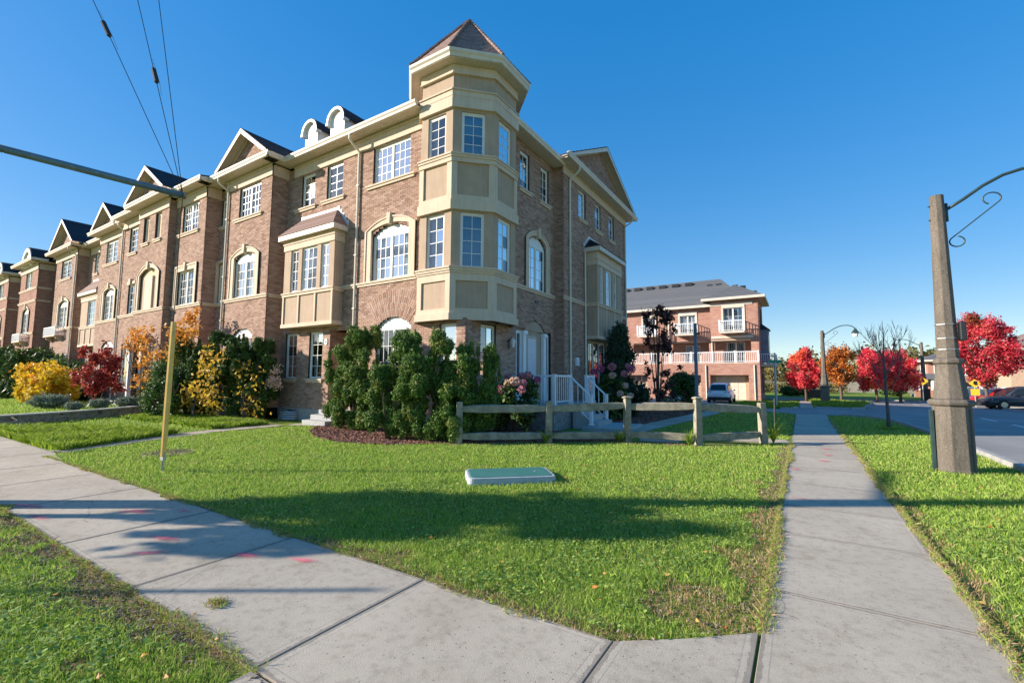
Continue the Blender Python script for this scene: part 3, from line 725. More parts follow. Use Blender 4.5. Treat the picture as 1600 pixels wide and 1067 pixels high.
# radiating brick arch over the ground floor window
def lim_fan(z): return None
cx_, cz_ = -10.62, 2.35
fan_open = (-11.50, -9.74, 3.19, 3.24, 1.03)
bw.wall(S0, -12.40, -9.35, 3.20, 9.55, [arch2, (-11.76, -10.06, 7.86, 9.17), (-11.38, -9.86, 3.1, 3.1, .31)])
vo = MB()
def voussoirs(h, fr, uc, zc0, r0, r1, a0, a1, n, mat='brick'):
    m_ = MB(); flat_poly(m_, fr, [(uc+r0*math.sin(a0+(a1-a0)*i/20), zc0+r0*math.cos(a0+(a1-a0)*i/20)) for i in range(21)] + [(uc+r1*math.sin(a1-(a1-a0)*i/20), zc0+r1*math.cos(a1-(a1-a0)*i/20)) for i in range(21)], .0095, .0105)
    m_.build('mortar', 'mortar', h)
    for i in range(n):
        p, q = a0+(a1-a0)*(i+.07)/n, a0+(a1-a0)*(i+.93)/n
        nr = 4
        for k in range(nr):
            ra = r0+(r1-r0)*(k+.0)/nr+.004; rb_ = r0+(r1-r0)*(k+1)/nr-.004
            if (i+k) % 2: ra += .03; rb_ += .03 if k < nr-1 else 0
            v = MB(); flat_poly(v, fr, [(uc+ra*math.sin(p), zc0+ra*math.cos(p)), (uc+rb_*math.sin(p), zc0+rb_*math.cos(p)), (uc+rb_*math.sin(q), zc0+rb_*math.cos(q)), (uc+ra*math.sin(q), zc0+ra*math.cos(q))], -.10, .017+rnd.uniform(-.002, .003))
            v.build('arch_brick', mat, h)
R0_ = (1.52*1.52/4+.31*.31)/(2*.31); zc0 = 3.10+.31-R0_
voussoirs(T, S0, -10.62, zc0, R0_+.01, R0_+.86, -.66, .66, 26)
# east side, set back part and projecting part
door_o = (12.50, 14.95, .75, 3.16); lun_o = (13.08, 14.48, 3.1, 3.17, .34)
bw.wall(E0, 9.85, 15.25, .40, 3.20, [(10.56, 11.34, 1.0, 3.10), (12.50, 14.93, .70, 3.18)])
bw.wall(E0, 11.60, 15.25, 3.20, 9.75, [(13.10, 14.46, 3.1, 3.18, .34), (13.24, 14.52, 4.63, 6.22, .34), (12.70, 13.33, 8.0, 9.32), (14.15, 14.77, 8.0, 9.32)])
bw.wall(E1, 15.22, 22.40, .40, 9.75, [(16.62, 17.34, 8.08, 9.30), (18.37, 19.05, 8.08, 9.30), (20.05, 20.75, 8.08, 9.30), (17.5, 19.5, 1.0, 3.15)])
bw.wall(south(15.22), -7.78, -7.38, .40, 9.75)
MB().box(-12.4, -7.38, 22.26, 22.40, 0, 9.75).build('rear_wall', 'pale_brick', T)
foundation(T, S0, -12.4, -7.78); foundation(T, E0, 9.85, 15.24); foundation(T, E1, 15.22, 22.4)
core(T, [(-12.38, -8.05, 10.25, 22.2, .1, 9.6), (-8.05, -7.7, 15.5, 22.2, .1, 9.6)])
# S front windows
window(T, S0, -11.74, -10.08, 7.87, 9.12, 3, 4, 2, sill=(-12.05, -9.80, 7.87), back=-.07)
window(T, S0, -11.68, -10.02, 4.63, 6.10, 3, 4, 2, rise=.28, back=-.07)
surround(T, S0, -12.00, -9.72, 4.63, 6.30, .29, rise=.36)
window(T, S0, -11.38, -9.86, .95, 3.08, 3, 4, 2, rise=.31, sill=(-11.5, -9.75, .95))
window(T, S0, -8.72, -8.10, 1.02, 3.05, 1, 2, curtain='curtain', sill=(-8.8, -8.02, 1.02))
string_course(T, S0, -12.40, -9.35)
eave(T, S0, -12.42, -9.38)
downspout(T, S0, -12.42)
# E side windows
window(T, E0, 10.56, 11.34, 1.02, 3.08, 2, 4, sill=(10.48, 11.42, 1.02))
window(T, E0, 12.70, 13.33, 7.98, 9.30, 2, 4, sill=(12.55, 13.48, 7.99), curtain='blind_grey')
window(T, E0, 14.15, 14.77, 7.98, 9.30, 2, 4, sill=(14.0, 14.92, 7.99), curtain='blind_grey')
window(T, E0, 13.26, 14.50, 4.63, 6.20, 2, 4, 2, rise=.32, back=-.05, curtain='half')
surround(T, E0, 13.02, 14.76, 4.63, 6.36, .24, rise=.40)
string_course(T, E0, 11.6, 15.25); string_course(T, E1, 15.22, 17.25, l=1); string_course(T, E1, 20.2, 22.4)
for a in (16.64, 18.39, 20.07): window(T, E1, a, a+.68, 8.08, 9.28, 2, 4, sill=(a-.10, a+.80, 8.08), curtain='blind_grey')
window(T, E1, 17.5, 19.5, 1.0, 3.13, 2, 1, 3, curtain='blind_grey')
eave(T, E0, 11.2, 15.2, frieze=False, ov=.44)
eave(T, E1, 15.22, 22.4, frieze=True, fz=(9.36, 9.66), l=1, r=1, zt=9.88)
gable(T, E1, bw, 14.95, 22.55, 18.62, 9.92, 11.78, ov=.50, back=4.5)
E1b = E1
bay = box_bay(T, E1, 17.25, 20.2, .53, [(17.55, 17.97), (18.27, 18.93), (19.17, 19.62)], zb=3.15, zs=4.62, zw=6.2, ze=6.92, roof='shingle_dark', zr=7.45)
for u_, zz in ((15.68, 9.7), (22.25, 9.7)): downspout(T, E1, u_, zt=zz, zj=9.3)
downspout(T, E1, 17.12, zt=6.72, jog=False)
# gas cover plate and round vent on the side wall
MB().fbox(E1, 16.18, 16.44, .0, .09, 2.03, 2.36).build('meter_cover', 'white_paint', T, bevel=.01)
MB().fbox(E0, 13.74, 13.96, .0, .03, 4.16, 4.26).build('wall_vent', 'black_metal', T)
# front door group on the east side
dr = MB(); dr.fbox(E0, 13.28, 13.98, -.10, -.06, .75, 3.00); door = dr.build('front_door', 'door_tan', T)
MB().fbox(E0, 13.38, 13.88, -.06, -.052, 1.25, 2.85).build('door_glass', 'frosted', door)
dg = MB(); dg.fbox(E0, 13.36, 13.38, -.06, -.04, 1.22, 2.88); dg.fbox(E0, 13.88, 13.90, -.06, -.04, 1.22, 2.88); dg.fbox(E0, 13.38, 13.88, -.06, -.041, 2.85, 2.88); dg.fbox(E0, 13.38, 13.88, -.06, -.041, 1.22, 1.25); dg.build('glazing_bead', 'white_paint', door)
MB().fbox(E0, 13.92, 13.96, -.06, .0, 1.75, 1.79).build('handle', 'chrome', door)
for a, b in ((12.56, 12.88), (14.50, 14.82)):
    sdl = MB(); sdl.fbox(E0, a, a+.05, -.1, -.04, .75, 3.1); sdl.fbox(E0, b-.05, b, -.1, -.04, .75, 3.1); sdl.fbox(E0, a+.05, b-.05, -.1, -.041, 3.02, 3.1); sdl.fbox(E0, a+.05, b-.05, -.1, -.041, .75, 1.0)
    sd = sdl.build('sidelight', 'white_paint', T); MB().fbox(E0, a+.05, b-.05, -.08, -.075, 1.0, 3.02).build('pane', 'glass', sd); MB().fbox(E0, a+.05, b-.05, -.16, -.155, 1.0, 3.02).build('curtain', 'curtain', sd)
for a, b in ((12.88, 13.02), (14.28, 14.42)):
    p = MB(); p.fbox(E0, a, b+.04, -.05, .06, .75, 3.0); p.fbox(E0, a-.03, b+.07, -.05, .10, 3.0, 3.12); p.fbox(E0, a-.02, b+.06, -.05, .08, .75, .95); p.build('pilaster', 'white_paint', T)
bk = MB(); bk.fbox(E0, 12.5, 14.95, -.17, -.11, .7, 3.2); bk.fbox(E0, 13.06, 13.26, -.11, -.06, .75, 3.1); bk.fbox(E0, 14.0, 14.28, -.11, -.06, .75, 3.1); bk.fbox(E0, 13.26, 14.0, -.11, -.055, 3.0, 3.17); bk.build('door_surround', 'stucco', T)
lu = MB(); flat_poly(lu, E0, arcpts(13.08, 14.48, 3.17, .34), -.08, -.03); lu.build('door_lunette', 'stucco', T)
# carriage lamp by the door
wl = MB(); wl.fbox(E0, 12.00, 12.10, 0, .03, 2.45, 2.75); wl.tube([E0(12.05, .02, 2.7), E0(12.05, .12, 2.83), E0(12.05, .17, 2.80)], .012, 6)
lampb = wl.build('wall_lamp', 'black_metal', T)
gl_ = MB(); gl_.loft([[E0(12.05+r*math.cos(t*math.pi/4), .17+r*math.sin(t*math.pi/4), z) for t in range(8)] for r, z in ((.045, 2.50), (.085, 2.70), (.03, 2.78))]); gl_.build('lamp_glass', 'white_trim', lampb)

# turret
cx, cy, ap = -8.8, 11.12, 1.46
sd8 = 2*ap*math.tan(math.pi/8)
def octv(a, z): 
    r = a/math.cos(math.pi/8); return [(cx+r*math.cos(math.pi/8+k*math.pi/4), cy+r*math.sin(math.pi/8+k*math.pi/4), z) for k in range(8)]
tur = MB(); tur.loft([octv(ap-.30, 3.3), octv(ap-.30, 10.5)]); tw = tur.build('turret', 'interior', T)
faces = []
for k in range(8):
    a = k*math.pi/4 + math.pi/4*0; nx, ny = math.cos(a), math.sin(a)
    fr = frame(cx+nx*ap, cy+ny*ap, -ny, nx, nx, ny); faces.append((a, fr))
tb = MB()
hs = sd8/2+.001
for a, fr in faces:
    hasw = abs(((a+math.pi) % (2*math.pi))-math.pi) < .1 or abs(a-1.5*math.pi) < .1 or abs(a-1.75*math.pi) < .1
    o = []
    segs = [(3.2, 4.62), (6.25, 7.93), (9.25, 10.62)]
    for z0, z1 in segs: tb.fbox(fr, -hs, hs, -.12, 0, z0, z1)
    for z0, z1 in ((4.62, 6.25), (7.93, 9.25)):
        if hasw:
            tb.fbox(fr, -hs, -.345, -.12, 0, z0, z1); tb.fbox(fr, .345, hs, -.12, 0, z0, z1)
            cur = 'curtain' if abs(a-1.5*math.pi) < .1 else ('blind_grey' if abs(a-1.75*math.pi) < .1 else 'half')
            window(T, fr, -.335, .335, z0+.02, z1-.02, 2, 4, back=-.05, curtain=cur, fmat='white_trim')
        else: tb.fbox(fr, -hs, hs, -.12, 0, z0, z1)
tb.build('turret_wall', 'stucco', T)
def ringband(mb, a, z0, z1): mb.loft([octv(a, z0), octv(a, z1)])
BANDS = [('cornice', ((9.32, 9.59, .085), (9.59, 9.66, .065), (9.66, 9.83, .075), (9.83, 9.87, .11))), ('top_band', ((10.37, 10.62, .055), (10.34, 10.37, .08))),
 ('sill_band', ((7.90, 7.95, .12), (7.83, 7.90, .095), (7.70, 7.83, .07))), ('sill_band', ((4.60, 4.65, .12), (4.53, 4.60, .095), (4.47, 4.53, .07), (4.26, 4.47, .045))),
 ('base_band', ((6.57, 6.73, .045), (6.29, 6.57, .09))), ('base_band', ((3.33, 3.47, .05), (3.14, 3.33, .095)))]
for nm, L in BANDS:
    # one stepped moulding: outer profile up, then the inner face
    prof = []
    for z0, z1, e in sorted(L): prof += [(e, z0), (e, z1)]
    zs = [q[1] for q in prof]
    mb = MB(); mb.loft([octv(ap-.02, min(zs))]+[octv(ap+e, z) for e, z in prof]+[octv(ap-.02, max(zs))], caps=False); mb.build(nm, 'trim', tw)
for a, fr in faces:
    for z0, z1 in ((6.73, 7.70), (3.47, 4.26)):
        for s_ in (-1, 1):
            u_in = s_*(hs-.15); u_out = s_*(hs+.018)
            MB().fbox(fr, min(u_in, u_out), max(u_in, u_out), -.05, .044, z0, z1).build('corner_board', 'trim', tw)
# turret eave: soffit, gutter, pointed roof in courses
ea = 1.85
so2 = MB()
for k in range(8):
    a = k*math.pi/4; nx, ny = math.cos(a), math.sin(a); fr = frame(cx, cy, -ny, nx, nx, ny)
    nb = 11
    for i in range(nb):
        t0, t1_ = -1+2*i/nb, -1+2*(i+1)/nb-.09/nb
        w0, w1 = ap*math.tan(math.pi/8), (ea-.05)*math.tan(math.pi/8)
        n = len(so2.v)
        so2.v += [fr(t0*w0, ap, 10.63), fr(t1_*w0, ap, 10.63), fr(t1_*w1, ea-.05, 10.63), fr(t0*w1, ea-.05, 10.63), fr(t0*w0, ap, 10.645), fr(t1_*w0, ap, 10.645), fr(t1_*w1, ea-.05, 10.645), fr(t0*w1, ea-.05, 10.645)]
        so2.f += [(n, n+1, n+2, n+3), (n+4, n+7, n+6, n+5), (n, n+4, n+5, n+1), (n+1, n+5, n+6, n+2), (n+2, n+6, n+7, n+3), (n+3, n+7, n+4, n)]
so2.build('turret_soffit', 'soffit', T)
gg = MB(); gg.loft([octv(ea-.06, 10.66), octv(ea-.03, 10.66), octv(ea-.01, 10.73), octv(ea+.03, 10.78), octv(ea+.035, 10.86), octv(ea-.02, 10.87)], caps=False); gg.loft([octv(ea-.03, 10.65), octv(ea-.03, 10.66)]); gg.build('turret_gutter', 'trim_light', T)
rf = MB(); nC = 22; apex = 13.28
for i in range(nC):
    t0, t1_ = i/nC, (i+1)/nC; a0 = (ea)*(1-t0)+.018; a1 = ea*(1-t1_)+.004
    z0, z1 = 10.84+(apex-10.84)*t0, 10.84+(apex-10.84)*t1_
    A, B_, C_ = octv(a0, z0), octv(a1, z1+.004), octv(a0, z0-.022)
    for k in range(8):
        j = (k+1) % 8
        nn = max(1, int(round((1-t0)*6))); ofs = (i % 2)*.5
        cuts = sorted(set([0.0, 1.0] + [min(1, max(0, (q+ofs)/nn)) for q in range(nn+1)]))
        va, vb, wa, wb, ca, cb = Vector(A[k]), Vector(A[j]), Vector(B_[k]), Vector(B_[j]), Vector(C_[k]), Vector(C_[j])
        for p, q in zip(cuts[:-1], cuts[1:]):
            if q-p < .02: continue
            q2 = q-.012
            rf.quad(va.lerp(vb, p), va.lerp(vb, q2), wa.lerp(wb, q2), wa.lerp(wb, p)); rf.f.append(tuple(len(rf.v)+x for x in range(4))); rf.v += [ca.lerp(cb, p), ca.lerp(cb, q2), va.lerp(vb, q2), va.lerp(vb, p)]
tr_ = rf.build('turret_roof', 'shingle_brown', T)
un_ = MB(); un_.loft([octv(ea, 10.82), octv(.01, apex-.02)]); un_.build('roof_deck', 'shingle_brown', tr_)
hp = MB()
for k in range(8):
    base, tip = Vector(octv(ea+.02, 10.86)[k]), Vector((cx, cy, apex+.03))
    for i in range(16):
        p, q = base.lerp(tip, i/16), base.lerp(tip, (i+1.25)/16 if i < 15 else 1)
        hp.tube([p+Vector((0, 0, .012)), q+Vector((0, 0, .002))], [.055, .045], 5)
hp.build('hip_cap', 'shingle_brown', tr_)
# main roof of the corner house
def croof(x, y):
    s_ = y-9.35; e_ = ((-7.33 if y < 15.2 else -6.93)-x); n_ = 22.9-y
    return 9.79+SLOPE*max(0, min(s_, e_, n_))
roof_field(T, -12.4, -9.55, 9.35, 12.05, croof, nx=4, ny=6); roof_field(T, -12.4, -7.33, 12.05, 22.9, croof, nx=10, ny=26)
bw.finish()

# ============================================================ porch of the corner house (belongs to it)
px0, px1, py0, py1, pz = -7.76, -6.05, 11.90, 15.0, .74
pm = MB(); pm.box(px0, px1, py0, py1, pz-.14, pz); slab = pm.build('porch_floor', 'step_stone', T, bevel=.01)
pf = MB(); pf.box(px0, px1-.08, py0+.06, py1, -.05, pz-.14); pf.build('porch_base', 'stone', T)
for i in range(3):
    zt = pz-.17*(i+1)-.0; MB().box(px1-.02+.28*i, px1+.28*(i+1), 13.12, 14.28, -.05, zt-.0).build('step', 'step_stone', T, bevel=.012)
MB().box(-5.60, -4.35, 12.75, 14.7, -.06, .10).build('landing', 'step_stone', T, bevel=.012)
def railing(h, p, q, n, za, zb, posts=(1, 1), tall=.90):
    """white aluminium rail from p to q (x,y); za, zb floor heights"""
    P, Q = Vector((*p, 0)), Vector((*q, 0)); d = (Q-P); L = d.length; d.normalize(); s = Vector((-d.y, d.x, 0))
    r = MB()
    def bar(z0, z1, hgt, wd):
        nn = len(r.v)
        for e, z in ((P, z0), (Q, z1)):
            for a, b in ((-1, 0), (1, 0), (1, 1), (-1, 1)): r.v.append(tuple(e+s*a*wd/2+Vector((0, 0, z+b*hgt))))
        r.f.extend([(nn, nn+1, nn+2, nn+3), (nn+7, nn+6, nn+5, nn+4)] + [(nn+i, nn+4+i, nn+4+(i+1) % 4, nn+(i+1) % 4) for i in range(4)])
    bar(za+tall-.06, zb+tall-.06, .055, .055); o = r.build('railing', 'white_paint', h)
    r = MB(); bar(za+.09, zb+.09, .035, .035); r.build('bottom_rail', 'white_paint', o)
    for i in range(n):
        t = (i+.5)/n; c = P.lerp(Q, t); z = za+(zb-za)*t
        MB().box(c.x-.011, c.x+.011, c.y-.011, c.y+.011, z+.12, z+tall-.055).build('baluster', 'white_paint', o)
    for e, f, z in ((P, posts[0], za), (Q, posts[1], zb)):
        if f:
            b = MB(); b.box(e.x-.045, e.x+.045, e.y-.045, e.y+.045, z, z+tall+.0); b.box(e.x-.055, e.x+.055, e.y-.055, e.y+.055, z+tall, z+tall+.02); b.box(e.x-.07, e.x+.07, e.y-.07, e.y+.07, z, z+.035)
            b.build('post', 'white_paint', o)
railing(T, (-7.70, 11.97), (-6.12, 11.97), 9, pz, pz, (0, 1))
railing(T, (-6.12, 11.97), (-6.12, 13.06), 8, pz, pz, (0, 1))
railing(T, (-6.12, 13.06), (-5.42, 13.06), 4, pz, .12, (0, 1), tall=1.14 if False else .90)
railing(T, (-6.12, 14.34), (-5.42, 14.34), 4, pz, .12, (1, 1))
railing(T, (-6.12, 14.34), (-6.12, 14.93), 5, pz, pz, (0, 1))
# ============================================================ the other houses of the row
GRP = 'brick townhouses in the front row'
# ---- second house: box bay, two white dormers, gabled projection
T2 = empty('townhouse', (-16.2, 9.8, 0), 'brick townhouse left of the turret house with beige box bay and two white arched dormers', 'townhouse', GRP)
b2 = Brickwork(T2)
P1 = south(9.20)
b2.wall(S0, -16.70, -12.40, .40, 3.20, [(-13.70, -12.62, .40, 3.12), (-14.88, -14.10, 1.48, 3.15), (-16.35, -15.62, 1.48, 3.15)])
b2.wall(S0, -16.70, -12.40, 3.20, 9.55, [(-15.74, -14.93, 7.88, 9.17), (-14.22, -13.33, 7.88, 9.17)])
b2.wall(P1, -19.93, -16.65, .40, 9.55, [(-18.98, -17.42, 7.87, 9.17), (-19.12, -17.48, 4.63, 6.12, .32), (-19.0, -17.5, .95, 3.1, .31)])
b2.wall(east(-16.65), 9.20, 9.90, .40, 9.55); b2.wall(west(-19.93), 9.20, 9.50, .40, 9.55)
# entry recess beside the downspout
b2.wall(west(-12.62), 9.86, 10.9, .40, 3.12); b2.wall(east(-13.70), 9.86, 10.9, .40, 3.12)
foundation(T2, S0, -16.65, -12.4); foundation(T2, P1, -19.93, -16.65)
core(T2, [(-16.4, -13.75, 10.25, 22.2, .1, 9.6), (-13.75, -12.42, 11.0, 22.2, .1, 9.6), (-13.75, -12.42, 10.25, 11.0, 3.2, 9.6), (-19.7, -16.9, 9.65, 22.2, .1, 9.6)])
MB().box(-19.93, -12.4, 22.26, 22.40, 0, 9.6).build('rear_wall', 'pale_brick', T2)
d_ = MB().box(-13.66, -12.66, 10.86, 10.92, .42, 2.6).build('front_door', 'door_tan', T2); MB().box(-12.80, -12.76, 10.80, 10.86, 1.4, 1.5).build('handle', 'chrome', d_)
for i in range(3): MB().box(-13.75-.0*i, -12.55, 9.55-.3*i, 9.86-.3*i + (1.0 if i == 0 else 0), -.02, .45-.15*i).build('step', 'step_stone', T2, bevel=.01)
window(T2, S0, -15.72, -14.94, 7.87, 9.12, 2, 4, sill=(-16.12, -14.78, 7.87))
window(T2, S0, -14.20, -13.35, 7.87, 9.12, 2, 4, sill=(-14.48, -13.16, 7.87))
window(T2, S0, -14.86, -14.12, 1.48, 3.13, 2, 4, sill=(-14.98, -14.0, 1.48))
window(T2, S0, -16.33, -15.64, 1.48, 3.13, 2, 4, curtain=None, sill=(-16.4, -15.55, 1.48))
box_bay(T2, S0, -16.0, -13.1, .40, [(-15.60, -15.14), (-14.93, -14.05), (-13.84, -13.38)], zb=3.30, zs=4.56, zw=6.14, ze=6.69)
window(T2, P1, -18.96, -17.44, 7.87, 9.12, 3, 4, 2, sill=(-19.32, -17.20, 7.87))
window(T2, P1, -19.08, -17.52, 4.63, 6.10, 3, 4, 2, rise=.30)
surround(T2, P1, -19.38, -17.22, 4.63, 6.27, .29, rise=.36)
window(T2, P1, -19.0, -17.5, .95, 3.08, 3, 4, 2, rise=.31)
string_course(T2, P1, -19.93, -16.65, r=1); string_course(T2, S0, -16.60, -16.0); string_course(T2, S0, -13.1, -12.40)
string_course(T2, east(-16.65), 9.24, 9.85)
eave(T2, S0, -16.2, -12.42); eave(T2, P1, -19.93, -16.65, l=1, r=1); 
fz = MB(); fz.box(-16.65, -16.60, 9.16, 9.84, 9.17, 9.52); fz.box(-16.65, -16.56, 9.12, 9.84, 9.52, 9.565); fz.box(-16.65, -16.615, 9.18, 9.84, 9.565, 9.64); fz.build('frieze', 'trim', T2)
g_ = MB(); gutter_profile(g_, east(-16.65), 8.66, 9.35, .55, 9.80); g_.build('gutter', 'trim_light', T2)
return_soffit(T2, -16.65, 8.75, 9.84); gable(T2, P1, b2, -19.93, -16.22, -18.05, 9.84, 11.16)
downspout(T2, P1, -19.80)
front_roof(-16.65, -12.4, 9.35, T2); front_roof(-20.2, -16.4, 8.75, T2)
curved_dormer(T2, south(10.2), -15.85, .98, 9.9, 11.62, 0, 1.9); curved_dormer(T2, south(10.2), -14.25, 1.02, 9.9, 11.62, 0, 1.9)
# house number plaque and entry light
pl = MB(); pl.loft([[S0(-13.90+.085*math.cos(t*math.pi/10), d, 2.76+.115*math.sin(t*math.pi/10)) for t in range(20)] for d in (0, .03)]); plq = pl.build('number_plaque', 'white_paint', T2)
b2.finish()
def text(parent, body, size, fr, u, d, z, mat, name='lettering', rot=0, ext=.002, align='CENTER'):
    c = bpy.data.curves.new(name, 'FONT'); c.body = body; c.size = size; c.align_x = align; c.align_y = 'CENTER'; c.extrude = ext
    t = bpy.data.objects.new('tmp', c); me = bpy.data.meshes.new_from_object(t); bpy.data.objects.remove(t); bpy.data.curves.remove(c)
    me.materials.clear(); me.materials.append(MATS[mat])
    vs = np.empty(len(me.vertices)*3, dtype=np.float32); me.vertices.foreach_get('co', vs); vs = vs.reshape(-1, 3)
    out = np.array([fr(u+v[0], d+v[2], z+v[1]) for v in vs], dtype=np.float32); me.vertices.foreach_set('co', out.ravel()); me.update(); me.name = name
    return put(name, me, parent)
text(plq, '109', .075, S0, -13.90, .033, 2.76, 'ink_dark', 'house_number')

# ---- third house: narrow, square framed window behind the guy guard
T3 = empty('townhouse', (-21.8, 9.5, 0), 'narrow brick townhouse with square framed second floor window, seen behind the yellow guy guard', 'townhouse', GRP)
b3 = Brickwork(T3)
R3 = south(9.45); P2 = south(8.88)
b3.wall(R3, -21.08, -19.93, .40, 9.55, [(-20.95, -20.30, 7.95, 9.17), (-20.98, -20.30, 4.63, 6.30)])
b3.wall(P2, -23.80, -21.05, .40, 9.55, [(-23.20, -21.68, 7.87, 9.17), (-23.30, -21.72, 4.63, 6.16), (-23.2, -21.8, .95, 3.1)])
b3.wall(east(-21.05), 8.88, 9.50, .40, 9.55)
core(T3, [(-23.6, -21.3, 9.3, 22.2, .1, 9.6), (-21.3, -19.95, 9.85, 22.2, .1, 9.6)])
MB().box(-23.85, -19.93, 22.26, 22.40, 0, 9.6).build('rear_wall', 'pale_brick', T3)
window(T3, P2, -23.18, -21.70, 7.87, 9.12, 3, 4, 2, sill=(-23.62, -21.56, 7.87))
window(T3, P2, -23.28, -21.74, 4.63, 6.15, 3, 4, 2); surround(T3, P2, -23.55, -21.47, 4.63, 6.40, .25)
window(T3, P2, -23.18, -21.82, .95, 3.08, 3, 4, 2)
window(T3, R3, -20.94, -20.32, 7.95, 9.12, 2, 4, sill=(-21.04, -20.15, 7.95))
window(T3, R3, -20.96, -20.32, 4.63, 6.28, 1, 1, blank=True); surround(T3, R3, -21.04, -20.22, 4.63, 6.45, .10, key=False)
string_course(T3, P2, -23.80, -21.05, r=1); string_course(T3, R3, -21.0, -19.93); string_course(T3, east(-21.05), 8.93, 9.45)
foundation(T3, P2, -23.8, -21.05); foundation(T3, R3, -21.05, -19.93)
eave(T3, P2, -23.80, -21.05, r=1); eave(T3, R3, -20.6, -20.38)
fz = MB(); fz.box(-21.05, -21.0, 8.84, 9.44, 9.17, 9.52); fz.box(-21.05, -20.96, 8.80, 9.44, 9.52, 9.565); fz.build('frieze', 'trim', T3)
g_ = MB(); gutter_profile(g_, east(-21.05), 8.34, 8.95, .55, 9.80); g_.build('gutter', 'trim_light', T3)
return_soffit(T3, -21.05, 8.43, 9.44); front_roof(-23.85, -20.5, 8.35, T3); front_roof(-20.6, -19.93, 8.95, T3)
b3.finish()

# ---- fourth house: blank tan arch, vine over the entry
T4 = empty('townhouse', (-26.8, 9.2, 0), 'brick townhouse with a blank tan arched panel upstairs and a white columned entry below', 'townhouse', GRP)
b4 = Brickwork(T4)
P3 = south(8.58); P4 = south(8.82)
b4.wall(P3, -27.10, -23.85, .40, 9.55, [(-26.62, -25.98, 7.87, 9.17), (-25.28, -24.62, 7.87, 9.17), (-26.62, -24.58, 4.63, 6.20, .40), (-26.75, -25.45, .40, 3.0, .3), (-25.3, -24.3, 1, 3)])
b4.wall(P4, -29.95, -27.10, .40, 9.55, [(-29.05, -28.02, 7.80, 9.17), (-28.75, -27.95, 4.63, 6.15), (-29.1, -27.5, .95, 3.15)])
b4.wall(east(-23.85), 8.58, 8.95, .40, 9.55)
foundation(T4, P3, -27.1, -26.8); foundation(T4, P3, -25.4, -23.85); foundation(T4, P4, -29.95, -27.1)
core(T4, [(-26.7, -24.1, 9.9, 22.2, .1, 9.6), (-29.7, -26.9, 9.3, 22.2, .1, 9.6)])
MB().box(-29.95, -23.85, 22.26, 22.40, 0, 9.6).build('rear_wall', 'pale_brick', T4)
for a in (-26.60, -25.26): window(T4, P3, a, a+.62, 7.87, 9.12, 1, 1, blank=True, sill=(a-.1, a+.78, 7.87), back=-.09)
window(T4, P4, -29.03, -28.04, 7.80, 9.12, 3, 4, sill=(-29.15, -27.95, 7.80))
window(T4, P4, -28.73, -27.97, 4.63, 6.13, 2, 4, sill=None)
kp = MB(); kp.fbox(P4, -28.85, -27.85, 0, .05, 6.15, 6.3); flat_poly(kp, P4, [(-28.42, 6.1), (-28.28, 6.1), (-28.24, 6.42), (-28.46, 6.42)], -.02, .12); kp.build('lintel', 'trim', T4)
bp = MB(); flat_poly(bp, P3, [(-26.62, 4.63)] + arcpts(-26.62, -24.58, 6.20, .40) + [(-24.58, 4.63)], -.14, -.08)
pnl = bp.build('blank_arch_panel', 'blank_panel', T4)
for a in (-26.55, -25.15): MB().fbox(P3, a, a+.45, -.085, -.07, 4.7, 6.12).build('recess_panel', 'stucco', pnl)
rc = MB(); rc.fbox(P3, -26.0, -25.2, -.08, .0, 4.63, 6.2); rc.build('centre_panel', 'trim', pnl)
surround(T4, P3, -26.86, -24.34, 4.63, 6.30, .25, rise=.48)
window(T4, P4, -29.08, -27.52, .95, 3.13, 3, 1, 2)
window(T4, P3, -25.28, -24.32, 1.0, 2.98, 3, 4)
dd = MB().box(-26.7, -25.5, 9.7, 9.76, .42, 2.9).build('front_door', 'door_grey', T4)
for a in (-26.75, -25.45): MB().box(a-.07, a+.07, 8.40, 8.54, .42, 2.95).build('column', 'white_paint', T4)
MB().box(-27.0, -25.2, 7.9, 9.8, -.02, .42).build('stoop', 'step_stone', T4); MB().box(-26.9, -25.3, 7.6, 7.9, -.02, .2).build('step', 'step_stone', T4)
string_course(T4, P3, -27.10, -23.85, l=1, r=1); string_course(T4, P4, -29.95, -27.15)
eave(T4, P3, -27.10, -23.85, l=1, r=1, frieze=True); eave(T4, P4, -29.95, -27.55)
gable(T4, P3, b4, -27.5, -23.2, -25.3, 9.84, 11.25)
downspout(T4, P4, -29.85); front_roof(-27.5, -23.4, 8.10, T4); front_roof(-29.95, -27.4, 8.30, T4)
b4.finish()

# ---- fifth house
T5 = empty('townhouse', (-36.4, 9.4, 0), 'brick townhouse behind the yellow shrub with a small box bay and a railed flower balcony', 'townhouse', GRP)
b5 = Brickwork(T5)
P4b = south(9.10); R5 = south(9.65); P5 = south(9.12)
b5.wall(P4b, -34.25, -29.98, .40, 9.55, [(-33.30, -31.60, 7.85, 9.17), (-33.15, -31.55, 4.63, 6.10, .32), (-32.95, -31.20, .95, 3.15, .33)])
b5.wall(R5, -38.35, -34.25, .40, 9.55, [(-37.2, -36.5, 7.9, 9.17), (-35.6, -34.9, 7.9, 9.17), (-36.9, -35.9, .4, 3.1)])
b5.wall(P5, -42.70, -38.35, .40, 9.55, [(-41.55, -39.55, 7.90, 9.17), (-41.50, -39.50, 4.63, 6.10, .35), (-42.2, -41.6, 1, 2.95), (-41.1, -40.5, 1, 2.95), (-39.9, -39.2, 1, 2.95)])
b5.wall(east(-38.35), 9.12, 9.70, .40, 9.55); b5.wall(east(-29.98), 8.82, 9.15, .40, 9.55); b5.wall(south(9.7), -45.6, -42.7, .4, 9.55)
